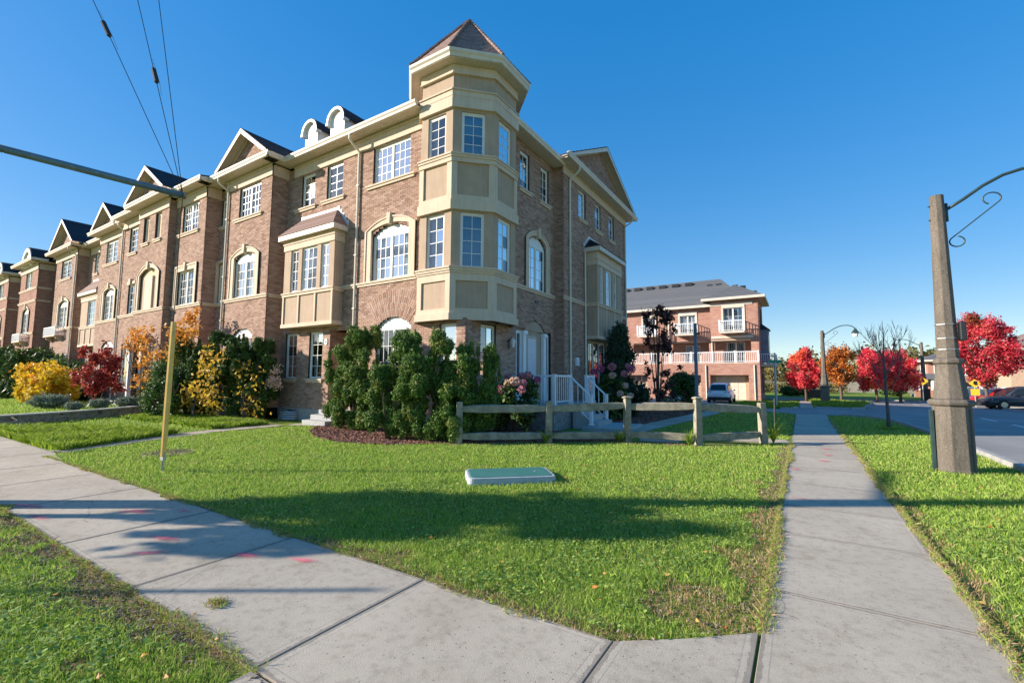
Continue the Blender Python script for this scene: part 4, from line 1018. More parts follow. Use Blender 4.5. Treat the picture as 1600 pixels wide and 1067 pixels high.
core(T5, [(-34.0, -30.1, 9.6, 22.2, .1, 9.6), (-38.2, -34.0, 10.1, 22.2, .1, 9.6), (-45.6, -38.2, 9.9, 22.2, .1, 9.6)])
MB().box(-45.4, -29.95, 22.26, 22.40, 0, 9.6).build('rear_wall', 'pale_brick', T5)
window(T5, P4b, -33.28, -31.62, 7.85, 9.12, 3, 4, 2, sill=(-33.6, -31.4, 7.85))
window(T5, P4b, -33.12, -31.58, 4.63, 6.08, 3, 4, 2, rise=.30); surround(T5, P4b, -33.40, -31.28, 4.63, 6.25, .27, rise=.36)
window(T5, P4b, -32.95, -31.20, .95, 3.13, 3, 4, 2, rise=.33)
window(T5, R5, -37.18, -36.52, 7.9, 9.12, 2, 4, sill=(-37.3, -36.4, 7.9)); window(T5, R5, -35.58, -34.92, 7.9, 9.12, 2, 4, sill=(-35.9, -34.75, 7.9))
box_bay(T5, R5, -37.5, -34.6, .40, [(-36.3, -35.05)], zb=3.30, zs=4.50, zw=6.05, ze=6.60)
dd = MB().box(-36.9, -35.9, 10.0, 10.06, .4, 3.1).build('front_door', 'door_tan', T5)
window(T5, P5, -41.52, -39.58, 7.90, 9.12, 3, 4, 2, sill=(-41.8, -39.35, 7.9))
window(T5, P5, -41.46, -39.54, 4.63, 6.08, 3, 4, 2, rise=.33); surround(T5, P5, -41.75, -39.25, 4.63, 6.25, .28, rise=.40)
for a in (-42.2, -41.1, -39.9): window(T5, P5, a, a+.6, 1.0, 2.93, 1, 3)
def flower_balcony(h, fr, u0, u1, z):
    b = MB(); b.fbox(fr, u0, u1, 0, .42, z-.08, z)
    for u in (u0+.25, u1-.25): flat_poly(b, lambda uu, d, zz: fr(u-.06+.12*(d > 0), uu, zz), [(0, z-.40), (0, z-.08), (.36, z-.08), (.30, z-.22)], 0, 1)
    o = b.build('balcony', 'trim', h)
    r = MB(); r.fbox(fr, u0, u1, .38, .42, z+.50, z+.55)
    for u in (u0, u1-.04): r.fbox(fr, u, u+.04, 0, .42, z+.50, z+.549); r.fbox(fr, u, u+.04, .38, .419, z, z+.50)
    n = int((u1-u0)/.09)
    for i in range(n): u = u0+(u1-u0)*(i+.5)/n; r.fbox(fr, u-.012, u+.012, .39, .41, z, z+.5)
    for i in range(4): r.fbox(fr, u0+.02-.006, u0+.032, .06+.09*i, .08+.09*i, z, z+.5); r.fbox(fr, u1-.032, u1-.014, .06+.09*i, .08+.09*i, z, z+.5)
    r.build('balcony_railing', 'white_paint', o)
flower_balcony(T5, P5, -42.5, -40.0, 4.15)
string_course(T5, P4b, -34.25, -29.98, l=1); string_course(T5, R5, -38.35, -37.5); string_course(T5, P5, -42.70, -38.35, r=1); string_course(T5, east(-38.35), 9.17, 9.65)
foundation(T5, P4b, -34.25, -29.98); foundation(T5, R5, -38.35, -34.25); foundation(T5, P5, -42.7, -38.35)
eave(T5, P4b, -34.25, -29.98, l=1); eave(T5, R5, -37.9, -34.7); eave(T5, P5, -42.70, -38.35, l=1, r=1)
fz = MB(); fz.box(-38.35, -38.30, 9.08, 9.64, 9.17, 9.52); fz.box(-38.35, -38.26, 9.04, 9.64, 9.52, 9.565); fz.build('frieze', 'trim', T5)
g_ = MB(); gutter_profile(g_, east(-38.35), 8.58, 9.15, .55, 9.80); g_.build('gutter', 'trim_light', T5)
gable(T5, P4b, b5, -34.1, -30.7, -32.4, 9.84, 11.15); gable(T5, P5, b5, -42.2, -37.5, -39.9, 9.84, 11.62)
return_soffit(T5, -38.35, 8.67, 9.64); downspout(T5, P4b, -30.15); downspout(T5, P5, -38.5)
front_roof(-34.3, -29.98, 8.62, T5); front_roof(-38.2, -34.3, 9.17, T5); front_roof(-42.8, -38.1, 8.62, T5); front_roof(-45.5, -42.8, 9.3, T5)
b5.finish()

# ---- the redder block at the far left: three house fronts
def redhouse(x0, x1, y, label, nextx):
    h = empty('townhouse', ((x0+x1)/2, y+.5, 0), label, 'townhouse', 'redder brick townhouses at the far end of the row')
    b = Brickwork(h, 'brick_red'); fr = south(y); xc = (x0+x1)/2; R = south(y+.85)
    b.wall(fr, x0, x1, .4, 9.40, [(xc-.85, xc+.75, 7.92, 9.15), (xc-.9, xc+.8, 4.6, 6.15, .35), (xc-.9, xc+.5, .9, 2.9, .25)])
    b.wall(east(x1), y, y+.9, .4, 9.4); b.wall(R, nextx, x0, .4, 9.4, [(nextx+.5, nextx+1.6, 7.9, 9.1), (nextx+.5, nextx+1.6, 4.7, 6.2), (nextx+.4, nextx+1.5, .9, 3.0)])
    core(h, [(x0+.2, x1-.2, y+.45, 22.2, .1, 9.5), (nextx+.1, x0+.2, y+1.3, 22.2, .1, 9.5)])
    foundation(h, fr, x0, x1); foundation(h, R, nextx, x0)
    window(h, fr, xc-.83, xc+.73, 7.92, 9.12, 3, 3, 2); window(h, fr, xc-.88, xc+.78, 4.62, 6.12, 3, 4, 2, rise=.33)
    window(h, fr, xc-.88, xc+.48, .9, 2.88, 2, 3, 2, rise=.25)
    for z0, z1, a in ((7.92, 9.15, 0), (4.72, 6.2, 0), (.9, 3.0, -.1)): window(h, R, nextx+.52+a, nextx+1.58+a, z0, z1-.05, 3, 4)
    surround(h, fr, xc-1.1, xc+1.0, 4.7, 6.2, .2, rise=.42)
    for zt in (7.84, 6.93): string_course(h, fr, x0, x1, zt, l=1, r=1); string_course(h, east(x1), y+.05, y+.75, zt)
    string_course(h, fr, x0, x1, 4.60, r=1)
    eave(h, fr, x0, x1, l=1, r=1, fz=(9.10, 9.45)); eave(h, R, nextx+.5, x0-.5, fz=(9.10, 9.45))
    fz = MB(); fz.box(x1, x1+.05, y-.04, y+.84, 9.10, 9.45); fz.box(x1, x1+.09, y-.08, y+.84, 9.45, 9.495); fz.build('frieze', 'trim', h)
    g_ = MB(); gutter_profile(g_, east(x1), y-.55, y+.35, .55, 9.80); g_.build('gutter', 'trim_light', h)
    return_soffit(h, x1, y-.45, y+.84); flower_balcony(h, fr, xc-1.1, xc+1.0, 4.0)
    curved_dormer(h, fr, xc-.1, 2.5, 9.5, 10.95, .12, 3.0)
    downspout(h, R, x0-.35 if x0 > -52 else x0-.3)
    front_roof(x0-.5, x1+.5, y-.5, h); front_roof(nextx, x0-.4, y+.35, h)
    MB().box(nextx, x1, 22.26, 22.4, 0, 9.5).build('rear_wall', 'pale_brick', h)
    b.finish()
redhouse(-50.0, -45.45, 8.80, 'redder brick townhouse nearest the gabled houses, with a round topped dormer', -53.7)
redhouse(-58.2, -53.7, 8.78, 'redder brick townhouse second from the left edge, round dormer cut by the frame', -62.0)
redhouse(-66.5, -62.0, 8.78, 'redder brick townhouse front farthest away at the left edge of the photo', -70.0)
# ============================================================ ground, road, walks
def struct(name, mb, mat, **k): return mb.build(name, mat, None, kind='structure', **k)
def poly_sheet(name, pts, z, mat, kind='structure'):
    mb = MB(); mb.v = [(x, y, z) for x, y in pts]; mb.f = [tuple(range(len(pts)))]; return mb.build(name, mat, None, kind=kind)
g = MB(); N = 40
struct('ground', MB().quad((-900, -700, -.010), (900, -700, -.010), (900, 1200, -.010), (-900, 1200, -.010)), 'turf_soil')

def slab_mesh(pts, zt=.008, th=.10, gap=.003):
    """one concrete flag from its corner loop (4+ points), with two metric uv maps for the tooled border"""
    P = np.array(pts, float); c = P.mean(0); 
    k = len(P)
    # shrink edges
    Q = []
    for i in range(k):
        a, b, d = P[i-1], P[i], P[(i+1) % k]
        e1 = (b-a)/np.linalg.norm(b-a); e2 = (d-b)/np.linalg.norm(d-b)
        n1 = np.array([-e1[1], e1[0]]); n2 = np.array([-e2[1], e2[0]])
        if np.dot(n1, c-b) < 0: n1, n2 = -n1, -n2
        mvec = n1+n2; mvec /= max(.3, np.dot(mvec, n1)); Q.append(b + mvec*gap)
    Q = np.array(Q)
    bev = []
    me = bpy.data.meshes.new('slab')
    inn = Q + (c-Q)/np.linalg.norm(c-Q, axis=1)[:, None]*.006
    v = [(*p, -th) for p in Q] + [(*p, zt-.005) for p in Q] + [(*p, zt) for p in inn]
    f = [tuple(range(2*k, 3*k))]
    for i in range(k): j = (i+1) % k; f += [(i, j, k+j, k+i), (k+i, k+j, 2*k+j, 2*k+i)]
    me.from_pydata(v, [], f); me.materials.append(MATS['concrete'])
    ua = me.uv_layers.new(name='a'); ub = me.uv_layers.new(name='b')
    # axes: long direction
    e = Q[1]-Q[0]; e /= np.linalg.norm(e); nn = np.array([-e[1], e[0]])
    if np.dot(nn, c-Q[0]) < 0: nn = -nn
    S = (Q-Q[0])@e; Tt = (Q-Q[0])@nn
    for li, l in enumerate(me.loops):
        p = np.array(me.vertices[l.vertex_index].co[:2]); s = (p-Q[0])@e; t = (p-Q[0])@nn
        ua.data[li].uv = (s-S.min(), t-Tt.min()); ub.data[li].uv = (S.max()-s, Tt.max()-t)
    return me
walk = empty('sidewalk', (0, 0, 0)); walk['kind'] = 'structure'
# left walk: joints along x
jx = [-.97, -2.44, -4.09, -5.65, -7.62, -9.3, -10.9, -12.5, -14.1, -15.7, -17.3, -18.9, -20.5, -22.1, -23.7, -25.3, -27, -28.6, -30.2, -31.8, -33.4, -35, -38, -41, -44, -48, -52, -58, -64, -72, -80]
for a, b in zip(jx[:-1], jx[1:]):
    y1 = 2.64 if a > -12 else 2.88
    y1b = 2.64 if b > -12 else 2.88
    put('slab', slab_mesh([(b, 1.38), (a, 1.38), (a, y1), (b, y1b)], zt=.008+rnd.uniform(-.001, .001)), walk)
put('slab', slab_mesh([(-.97, 1.38), (-.27, 1.38), (-.27, 3.20), (-.62, 2.90), (-.97, 2.64)]), walk)
# right walk
jy = [-2.2, -.6, .9, 2.45, 3.88, 5.36, 6.55, 8.0, 9.5, 11.0, 12.5, 14.0, 15.5, 17.0, 18.5, 20.0, 21.5, 23.0, 24.6]
for a, b in zip(jy[:-1], jy[1:]):
    put('slab', slab_mesh([(-.26, a), (.90+.06*(a < 5), a), (.90+.03*(b < 5), b), (-.26, b)], zt=.008+rnd.uniform(-.001, .001)), walk)
for x0, x1 in ((-2.44, -.97), (-.97, -.27)): put('slab', slab_mesh([(x0, -.1), (x1, -.1), (x1, 1.37), (x0, 1.37)]), walk)
# beyond the lane
for a, b in ((30.6, 32.2), (32.2, 33.8), (33.8, 35.6), (35.6, 37.4), (37.4, 39.2), (39.2, 41), (41, 43)): put('slab', slab_mesh([(-.15, a), (.55, a), (.55, b), (-.15, b)]), walk)
# path to the second house, walk behind the fence and to the lane
fp = empty('footpath', (-13, 6, 0)); fp['kind'] = 'structure'
def centre_path(pts, wd, par, step=1.1):
    for (a, b) in zip(pts[:-1], pts[1:]):
        A, B_ = np.array(a), np.array(b); n = max(1, int(np.linalg.norm(B_-A)/step)); d = (B_-A)/np.linalg.norm(B_-A); s = np.array([-d[1], d[0]])*wd/2
        for i in range(n):
            p, q = A+(B_-A)*i/n, A+(B_-A)*(i+1)/n
            o = put('slab', slab_mesh([tuple(p-s), tuple(q-s), tuple(q+s), tuple(p+s)], zt=.010+rnd.uniform(-.001, .001)), par)
centre_path([(-12.6, 2.95), (-13.4, 4.6), (-14.0, 6.3), (-14.1, 8.4)], .62, fp); centre_path([(-13.95, 8.7), (-13.2, 9.2)], .6, fp)
centre_path([(-4.9, 12.3), (-2.3, 12.75)], .75, fp); centre_path([(-2.3, 12.85), (-.3, 13.3)], .75, fp)
centre_path([(-4.35, 13.3), (-4.0, 18.0), (-3.7, 22.5), (-3.6, 25.6)], .85, fp)
centre_path([(-3.5, 11.55), (-2.55, 11.75)], .5, fp)
# asphalt: lane crossing behind the houses and the side road with its kerb
road = poly_sheet('road', [(3.22, -30), (9.3, -30), (9.3, 38.5), (60, 44), (60, 49.5), (12, 45.5), (8, 45.8), (5.5, 46), (-60, 47.5), (-60, 44.9), (4.0, 43.9), (4.0, 40), (3.3, 36), (3.0, 31.2), (2.0, 25.3), (2.55, 24.2), (2.95, 22), (3.2, 17.5)], -.005, 'asphalt')
poly_sheet('lane', [(-60, 26.2), (-1.6, 25.8), (-.3, 24.8), (2.1, 24.8), (3.0, 31.4), (1.9, 30.6), (.6, 30.9), (-.2, 30.4), (-1.0, 28.6), (-4.0, 29.0), (-4.2, 38.5), (-60, 38.5)], -.001, 'asphalt')
poly_sheet('lane', [(0.4, 30.9), (-.15, 30.5), (3.2, 30.3), (3.2, 31)], .003, 'asphalt')
kb = MB()
def kerb_line(mb, pts, wd=.15, z=.09):
    for a, b in zip(pts[:-1], pts[1:]):
        A, B_ = Vector((*a, 0)), Vector((*b, 0)); d = (B_-A); L = d.length; d.normalize(); s = Vector((-d.y, d.x, 0))*wd/2
        n = len(mb.v); A2 = A - d*.0; B2 = B_
        for zz in (-.06, z):
            k_ = 1 if zz < 0 else .8
            mb.v += [tuple(A2-s*k_+Vector((0, 0, zz))), tuple(B2-s*k_+Vector((0, 0, zz))), tuple(B2+s*k_+Vector((0, 0, zz))), tuple(A2+s*k_+Vector((0, 0, zz)))]
        mb.f += [(n, n+3, n+2, n+1), (n+4, n+5, n+6, n+7), (n, n+1, n+5, n+4), (n+1, n+2, n+6, n+5), (n+2, n+3, n+7, n+6), (n+3, n, n+4, n+7)]
cur = [(3.14, -30), (3.14, 3), (3.14, 9.8), (3.14, 12), (3.14, 14.5), (3.12, 17.4), (3.05, 19.6), (2.90, 21.9), (2.70, 23.1), (2.42, 23.9), (2.0, 24.4), (1.4, 24.6)]
kerb_line(kb, cur); 
kbo = struct('kerb', kb, 'foundation')
kb2 = MB(); kerb_line(kb2, [(.62, 31.0), (2.2, 30.75), (2.9, 31.6), (3.1, 34), (3.8, 38), (4.0, 42), (3.9, 43.8)]); kerb_line(kb2, [(-1.0, 28.5), (-.45, 28.7), (-.25, 30.3)]); struct('kerb', kb2, 'foundation')
kb3 = MB(); kerb_line(kb3, [(9.4, -30), (9.4, 33), (9.5, 38.4), (20, 39.6)]); kerb_line(kb3, [(60, 49.6), (12, 45.6), (8, 45.9), (5.5, 46.1), (-60, 47.6)]); struct('kerb', kb3, 'foundation')
for x in (6.3,): 
    ln = MB()
    for i in range(14): y = 8+i*3.4; ln.quad((x-.05, y, .001), (x+.05, y, .001), (x+.05, y+1.8, .001), (x-.05, y+1.8, .001))
    struct('lane_marking', ln, 'white_paint')
poly_sheet('far_sidewalk', [(10.2, -30), (11.3, -30), (11.3, 38.3), (10.2, 38.2)], -.002, 'foundation')
poly_sheet('driveway', [(-6.4, 29.0), (-4.1, 29.0), (-4.1, 38.6), (-6.4, 38.6)], .003, 'foundation')
# pink survey paint on the flags
pk = MB(); 
def paint(x, y, rx, ry, rot=0):
    me = bpy.data.meshes.new('paint_mark'); c, s = math.cos(rot), math.sin(rot)
    v = [(x+(a*rx)*c-(b*ry)*s, y+(a*rx)*s+(b*ry)*c, .0185) for a, b in ((-1, -1), (1, -1), (1, 1), (-1, 1))]
    me.from_pydata(v, [], [(0, 1, 2, 3)]); me.materials.append(MATS['pink_paint']); u = me.uv_layers.new(name='a')
    for i, q in enumerate(((-1, -1), (1, -1), (1, 1), (-1, 1))): u.data[i].uv = q
    put('paint_mark', me, walk)
for q in [(a, b, c*1.1, d*.62, e) for a, b, c, d, e in ((-6.3, 2.15, .35, .22, .5), (-5.05, 1.95, .34, .14, .3), (-4.75, 1.72, .30, .13, .7), (-5.9, 2.45, .2, .12, 0), (-7.6, 1.55, .5, .18, .3), (-4.0, 2.15, .22, .14, .2), (-3.5, 2.35, .25, .12, .3),
          (-.02, 6.95, .22, .13, 0), (-.14, 9.2, .13, .22, .1), (.30, 10.45, .18, .34, .1), (.42, 11.3, .16, .3, 0), (.40, 12.3, .26, .28, 0), (.42, 13.4, .2, .3, 0), (-6.9, 1.5, .3, .12, .1))]: paint(*q)

# ------------------------------------------------------------ lawn blades
def inpoly(P, poly):
    x, y = P[:, 0], P[:, 1]; r = np.zeros(len(P), bool); n = len(poly)
    for i in range(n):
        x0, y0 = poly[i]; x1, y1 = poly[(i+1) % n]
        if y0 == y1: continue
        c = ((y0 > y) != (y1 > y)) & (x < (x1-x0)*(y-y0)/(y1-y0)+x0); r ^= c
    return r
lat = np.random.default_rng(3).random((64, 64))
def vnoise(P, s):
    q = P*s; i = np.floor(q).astype(int); f = q-i; f = f*f*(3-2*f)
    a = lat[i[:, 0] % 64, i[:, 1] % 64]; b = lat[(i[:, 0]+1) % 64, i[:, 1] % 64]; c = lat[i[:, 0] % 64, (i[:, 1]+1) % 64]; d = lat[(i[:, 0]+1) % 64, (i[:, 1]+1) % 64]
    return (a*(1-f[:, 0])+b*f[:, 0])*(1-f[:, 1])+(c*(1-f[:, 0])+d*f[:, 0])*f[:, 1]
def fbm(P, s): return vnoise(P, s)*.5+vnoise(P+17, s*2.1)*.3+vnoise(P+31, s*4.3)*.2
MULCH = [(-6.95, 8.35), (-8.0, 7.35), (-9.2, 7.0), (-10.6, 7.3), (-11.9, 8.0), (-12.9, 8.9), (-13.2, 9.8), (-7.78, 9.8), (-7.7, 12), (-4.9, 12), (-3.7, 11.1), (-5.3, 9.8)]
LAWN = [
 [(-12.25, 2.90), (-12.0, 2.63), (-.98, 2.63), (-.60, 2.90), (-.27, 3.19), (-.265, 12.95), (-.8, 12.65), (-2.0, 11.45), (-3.65, 11.0), (-5.15, 9.75), (-6.85, 8.4), (-8.0, 7.3), (-9.2, 6.95), (-10.6, 7.25), (-11.9, 7.95), (-12.9, 8.85), (-13.6, 8.7), (-13.65, 6.3), (-13.05, 4.6)],
 [(-.33, 13.75), (-.30, 24.6), (-1.6, 25.7), (-3.1, 25.7), (-3.25, 22.5), (-3.5, 18), (-3.85, 13.6)],
 [(.93, -3), (3.06, -3), (3.06, 14.5), (3.04, 17.4), (2.97, 19.6), (2.82, 21.9), (2.6, 23.1), (2.3, 23.8), (1.9, 24.3), (1.2, 24.5), (.905, 24.0), (.905, 5.4)],
 [(-14, 1.39), (-14, -3), (-2.5, -3), (-2.5, .9), (-2.35, 1.15), (-2.6, 1.39)],
 [(-20.3, 2.95), (-12.95, 2.95), (-13.75, 4.7), (-14.35, 6.4), (-14.5, 8.0), (-17, 8.2), (-22.9, 7.9), (-20.9, 4.4)],
 [(-60, 2.95), (-20.95, 2.95), (-21.6, 4.6), (-24.5, 8.4), (-60, 8.4)],
 [(-3.4, 28.4), (-1.0, 28.75), (-.4, 28.9), (-.25, 34), (-.25, 40), (-3.2, 40)],
 [(.62, 31.15), (2.1, 30.9), (2.8, 31.7), (3.0, 34), (3.7, 38), (3.85, 42), (3.8, 43.6), (.62, 43.8)],
]
def scatter(poly, nsamp, kdens, dmax, dmin=1.6):
    x0, y0 = np.min(poly, 0); x1, y1 = np.max(poly, 0)
    P = rng.random((nsamp, 2))*[x1-x0, y1-y0]+[x0, y0]
    P = P[inpoly(P, poly)]
    d = np.sqrt((P**2).sum(1)+2.25)
    dens0 = nsamp/((x1-x0)*(y1-y0))
    keep = rng.random(len(P)) < np.minimum(1, kdens/np.maximum(d, dmin)**2/dens0)
    # in front of the camera only (with margin either side)
    f = np.array([-math.sin(yaw), math.cos(yaw)]); r = np.array([math.cos(yaw), math.sin(yaw)])
    a = P@f; b = P@r
    keep &= (a > -.5) & (np.abs(b) < a*1.45+2.2) & (d < dmax)
    return P[keep], d[keep]
def blades(P, h, w, lean, z=-.012):
    n = len(P); th = rng.random(n)*2*np.pi; ph = rng.random(n)*2*np.pi
    L = lean*rng.random(n)*h
    base = np.column_stack([P, np.full(n, z)]); s = np.column_stack([np.cos(th), np.sin(th), np.zeros(n)])*(w/2)[:, None]
    tip = base + np.column_stack([np.cos(ph)*L, np.sin(ph)*L, h])
    mid = base + np.column_stack([np.cos(ph)*L*.3, np.sin(ph)*L*.3, h*.6])
    V = np.stack([base-s, base+s, mid+s*.75, tip, mid-s*.75], 1)
    return V
green, dry, clov = [], [], []
def edge_bare(P):
    """worn strips beside the walks"""
    e = np.full(len(P), 9.0)
    e = np.minimum(e, np.where((P[:, 1] > 2.6) & (P[:, 1] < 8) & (P[:, 0] > -4), np.abs(P[:, 1]-2.66), 9)*1.3)
    e = np.minimum(e, np.where((P[:, 0] < -.2) & (P[:, 1] > 2.6) & (P[:, 1] < 13), np.abs(P[:, 0]+.27), 9)*1.25)
    e = np.minimum(e, np.where((P[:, 0] > .8) & (P[:, 1] < 8), np.abs(P[:, 0]-.95), 9)*1.5)
    e = np.minimum(e, np.where(P[:, 1] < 1.45, np.abs(P[:, 1]-1.36)*(1.1+np.maximum(0, -P[:, 0]-2.5)*.12), 9))
    fy = np.interp(P[:, 0], [-6.9, -5.15, -3.65, -2.05, -.8], [8.35, 9.7, 10.95, 11.4, 12.6]); e = np.minimum(e, np.where((P[:, 0] > -6.9) & (P[:, 0] < -.8) & (P[:, 1] < fy), (fy-P[:, 1])*.9, 9))
    corner = np.hypot(P[:, 0]+.55, P[:, 1]-3.25)
    return np.minimum(e, corner*.72)
for li, poly in enumerate(LAWN):
    A = np.ptp(np.array(poly), 0).prod()
    near = li in (0, 2, 3)
    ns = int(min(2400000, A*(34000 if li in (2, 3) else 12000 if li == 0 else 3500)))
    P, d = scatter(poly, ns, 150000 if near else 80000, 60)
    if li == 0:
        sub = [(-6, 2.63), (-.98, 2.63), (-.60, 2.90), (-.27, 3.19), (-.265, 6), (-6, 6)]
        Q, dq = scatter(sub, 600000, 150000, 60)
        a_in = inpoly(P, sub); P = np.concatenate([P[~a_in], Q]); d = np.concatenate([d[~a_in], dq])
    if not len(P): continue
    e = edge_bare(P) if near else np.full(len(P), 9.0); nz = fbm(P, 1.1); nz2 = fbm(P+50, 3.1)
    near_r = (P[:, 0] < -.2) & (P[:, 0] > -.9) & (P[:, 1] > 3) & (P[:, 1] < 9) if li == 0 else np.zeros(len(P), bool)
    bare = e < .06+.55*np.maximum(0, nz2-.38)*1.7+.30*np.maximum(0, nz-.5)+np.where(near_r, .10, 0)
    if li == 3: bare |= (nz2 > .60) & (e < .9)
    kp = ~bare | (rng.random(len(P)) < .30)
    isdry = (bare | (rng.random(len(P)) < .035+.25*np.maximum(0, nz-.60)+np.where(e < .45, .28*(1-e/.45), 0)))
    P, d, isdry, e, nz2, nz = P[kp], d[kp], isdry[kp], e[kp], nz2[kp], nz[kp]
    hh = (.024+.032*rng.random(len(P)))*(.6+.9*nz2)*np.where(isdry, .75, 1)*(1.0 if li != 4 else 1.4)
    ww = np.maximum(.0028, .00095*d)*(.7+.6*rng.random(len(P)))
    V = blades(P, hh, ww, 1.1)
    cl = (~isdry) & (rng.random(len(P)) < np.where(d < 7, .16*np.clip((nz-.38)*5, 0, 1), 0)) & near
    green.append(V[~isdry & ~cl]); dry.append(V[isdry])
    n = cl.sum()
    if n:
        C = np.column_stack([P[cl], .012+.028*rng.random(n)]); r = (.006+.008*rng.random(n))*np.maximum(1, d[cl]/5); th = rng.random(n)*6.28
        tx = (rng.random((n, 2))-.5)*.9
        Vc = []
        for k in range(5):
            a = th+k*2*np.pi/5; dx, dy = np.cos(a)*r, np.sin(a)*r
            Vc.append(C+np.column_stack([dx, dy, dx*tx[:, 0]+dy*tx[:, 1]]))
        clov.append(np.stack(Vc, 1))
green = np.concatenate(green); dry = np.concatenate(dry); clov = np.concatenate(clov)
print('blades', len(green), len(dry), len(clov))
put('grass', np_mesh('grass', green, 5, 'grass_blade'), None, kind='stuff', label='short mown green grass of the lawns and verges')
put('dry_grass', np_mesh('dry_grass', dry, 5, 'dry_blade'), None, kind='stuff', label='dry tan grass along the sidewalk edges')
put('clover', np_mesh('clover', clov, 5, 'clover'), None, kind='stuff', label='clover leaves mixed into the near lawn')
# longer grass: beside the left walk, at fence posts, islands
def longgrass(poly, n, h, name='long_grass', mat='long_grass', lab='longer uncut grass'):
    x0, y0 = np.min(poly, 0); x1, y1 = np.max(poly, 0); P = rng.random((n, 2))*[x1-x0, y1-y0]+[x0, y0]; P = P[inpoly(P, poly)]; m_ = fbm(P, 1.7)
    P = P[rng.random(len(P)) < np.clip((m_-.25)*3, .1, 1)]; d = np.sqrt((P**2).sum(1))
    return blades(P, h*(.5+rng.random(len(P)))*(.6+.8*fbm(P, 2.2)), np.maximum(.006, .0014*d), 1.4)
LG = np.concatenate([longgrass([(-19.5, 2.92), (-12.6, 2.92), (-13.3, 4.2), (-14.0, 5.6), (-16, 5.2)], 60000, .16), longgrass([(-20.6, 6.4), (-14.4, 6.6), (-14.5, 8.3), (-21.5, 8.3)], 36000, .14),
    longgrass([(-3.4, 28.4), (-1.0, 28.75), (-.4, 28.9), (-.25, 34), (-3.2, 34)], 16000, .16), longgrass([(.62, 31.15), (2.1, 30.9), (2.8, 31.7), (3.0, 34), (3.8, 38), (.62, 40)], 20000, .20)])
put('long_grass', np_mesh('long_grass', LG, 5, 'long_grass'), None, kind='stuff', label='longer bright grass beside the narrow path and on the lane islands')
# grass creeping over the concrete edges
cr_ = []
for (x0, x1, y0, y1, ax, edge, sg) in ((-13, -2.4, 1.36, 1.50, 1, 1.375, 1), (-12, -1.0, 2.50, 2.66, 1, 2.645, -1), (-.29, -.17, 3.2, 13, 0, -.262, 1), (.79, .95, 2, 22, 0, .90, -1)):
    n_ = int((x1-x0)*(y1-y0)*16000); Q = rng.random((n_, 2))*[x1-x0, y1-y0]+[x0, y0]; dd_ = (Q[:, ax]-edge)*sg
    keep = dd_ < .13*np.maximum(0, fbm(Q+9, 2.3)-.38)*rng.random(len(Q))*2.2; Q = Q[keep]
    cr_.append(blades(Q, .015+.025*rng.random(len(Q)), np.maximum(.0028, .001*np.hypot(Q[:, 0], Q[:, 1])), 1.8, z=.004))
cr_.append(blades(np.array([-3.32, 1.62])+rng.normal(0, .035, (260, 2))*[1.2, .8], .012+.02*rng.random(260), np.full(260, .005), 1.6, z=.008))
cr_ = np.concatenate(cr_); hf = rng.random(len(cr_)) < .5
put('dry_grass', np_mesh('dry_grass', cr_[hf], 5, 'dry_blade'), None, kind='stuff', label='dry grass creeping over the concrete edges')
put('grass', np_mesh('grass', cr_[~hf], 5, 'grass_blade'), None, kind='stuff', label='green grass creeping over the concrete edges')
# fallen leaves, crumbs
n = 420; P = np.column_stack([rng.uniform(-9, 3, n), rng.uniform(-.5, 9, n)]); P = P[[any(inpoly(p[None], L)[0] for L in LAWN) for p in P]]
n = len(P); C = np.column_stack([P, rng.uniform(.03, .05, n)]); r = rng.uniform(.012, .024, n); th = rng.random(n)*6.28; Vc = []
for k in range(5): a = th+k*1.2566; Vc.append(C+np.column_stack([np.cos(a)*r, np.sin(a)*r*.8, (rng.random(n)-.5)*r]))
put('fallen_leaves', np_mesh('fallen_leaves', np.stack(Vc, 1), 5, 'fallen'), None, kind='stuff', label='scattered orange and red fallen leaves on the grass')

def crumbs(name, poly, n, smin, smax, mat, z=0, lab='', cond=None):
    x0, y0 = np.min(poly, 0); x1, y1 = np.max(poly, 0); P = rng.random((n, 2))*[x1-x0, y1-y0]+[x0, y0]; P = P[inpoly(P, poly)]
    if cond is not None: P = P[cond(P)]
    n = len(P); s = rng.uniform(smin, smax, n); a = rng.random(n)*6.28
    u = np.column_stack([np.cos(a), np.sin(a), rng.uniform(-.4, .4, n)])*s[:, None]; v = np.column_stack([-np.sin(a), np.cos(a), rng.uniform(-.4, .4, n)])*(s*rng.uniform(.25, .5, n))[:, None]; w_ = np.array([0, 0, 1.])*(s*.3)[:, None]
    C = np.column_stack([P, z+rng.uniform(0, .02, n)]); B_ = np.zeros((n, 8, 3))
    for i, (p, q, t) in enumerate(((-1, -1, -1), (1, -1, -1), (1, 1, -1), (-1, 1, -1), (-1, -1, 1), (1, -1, 1), (1, 1, 1), (-1, 1, 1))): B_[:, i] = C+u*p+v*q+w_*t
    put(name, np_boxes(name, B_, mat), None, kind='stuff', label=lab)
poly_sheet('planting_bed', MULCH, -.005, 'soil')
crumbs('mulch', MULCH, 30000, .012, .032, 'mulch', .0, 'red brown wood mulch under the hedges')
crumbs('soil_crumbs', [(-4, 2.5), (-.2, 2.5), (-.2, 12), (-1.0, 12), (-1.0, 4.2), (-4, 3.1)], 26000, .003, .011, 'soil_crumb', -.006, 'bare crumbly soil at the lawn edges', lambda P: (edge_bare(P) < .05+.5*fbm(P+50, 3.1)*.8) & inpoly(P, LAWN[0]))
crumbs('soil_crumbs', [(-7, -.5), (-2.3, -.5), (-2.3, 1.36), (-7, 1.36)], 22000, .003, .010, 'soil_crumb', -.006, 'bare soil showing in the corner verge', lambda P: (edge_bare(P) < .5) & (fbm(P+50, 3.1) > .42))
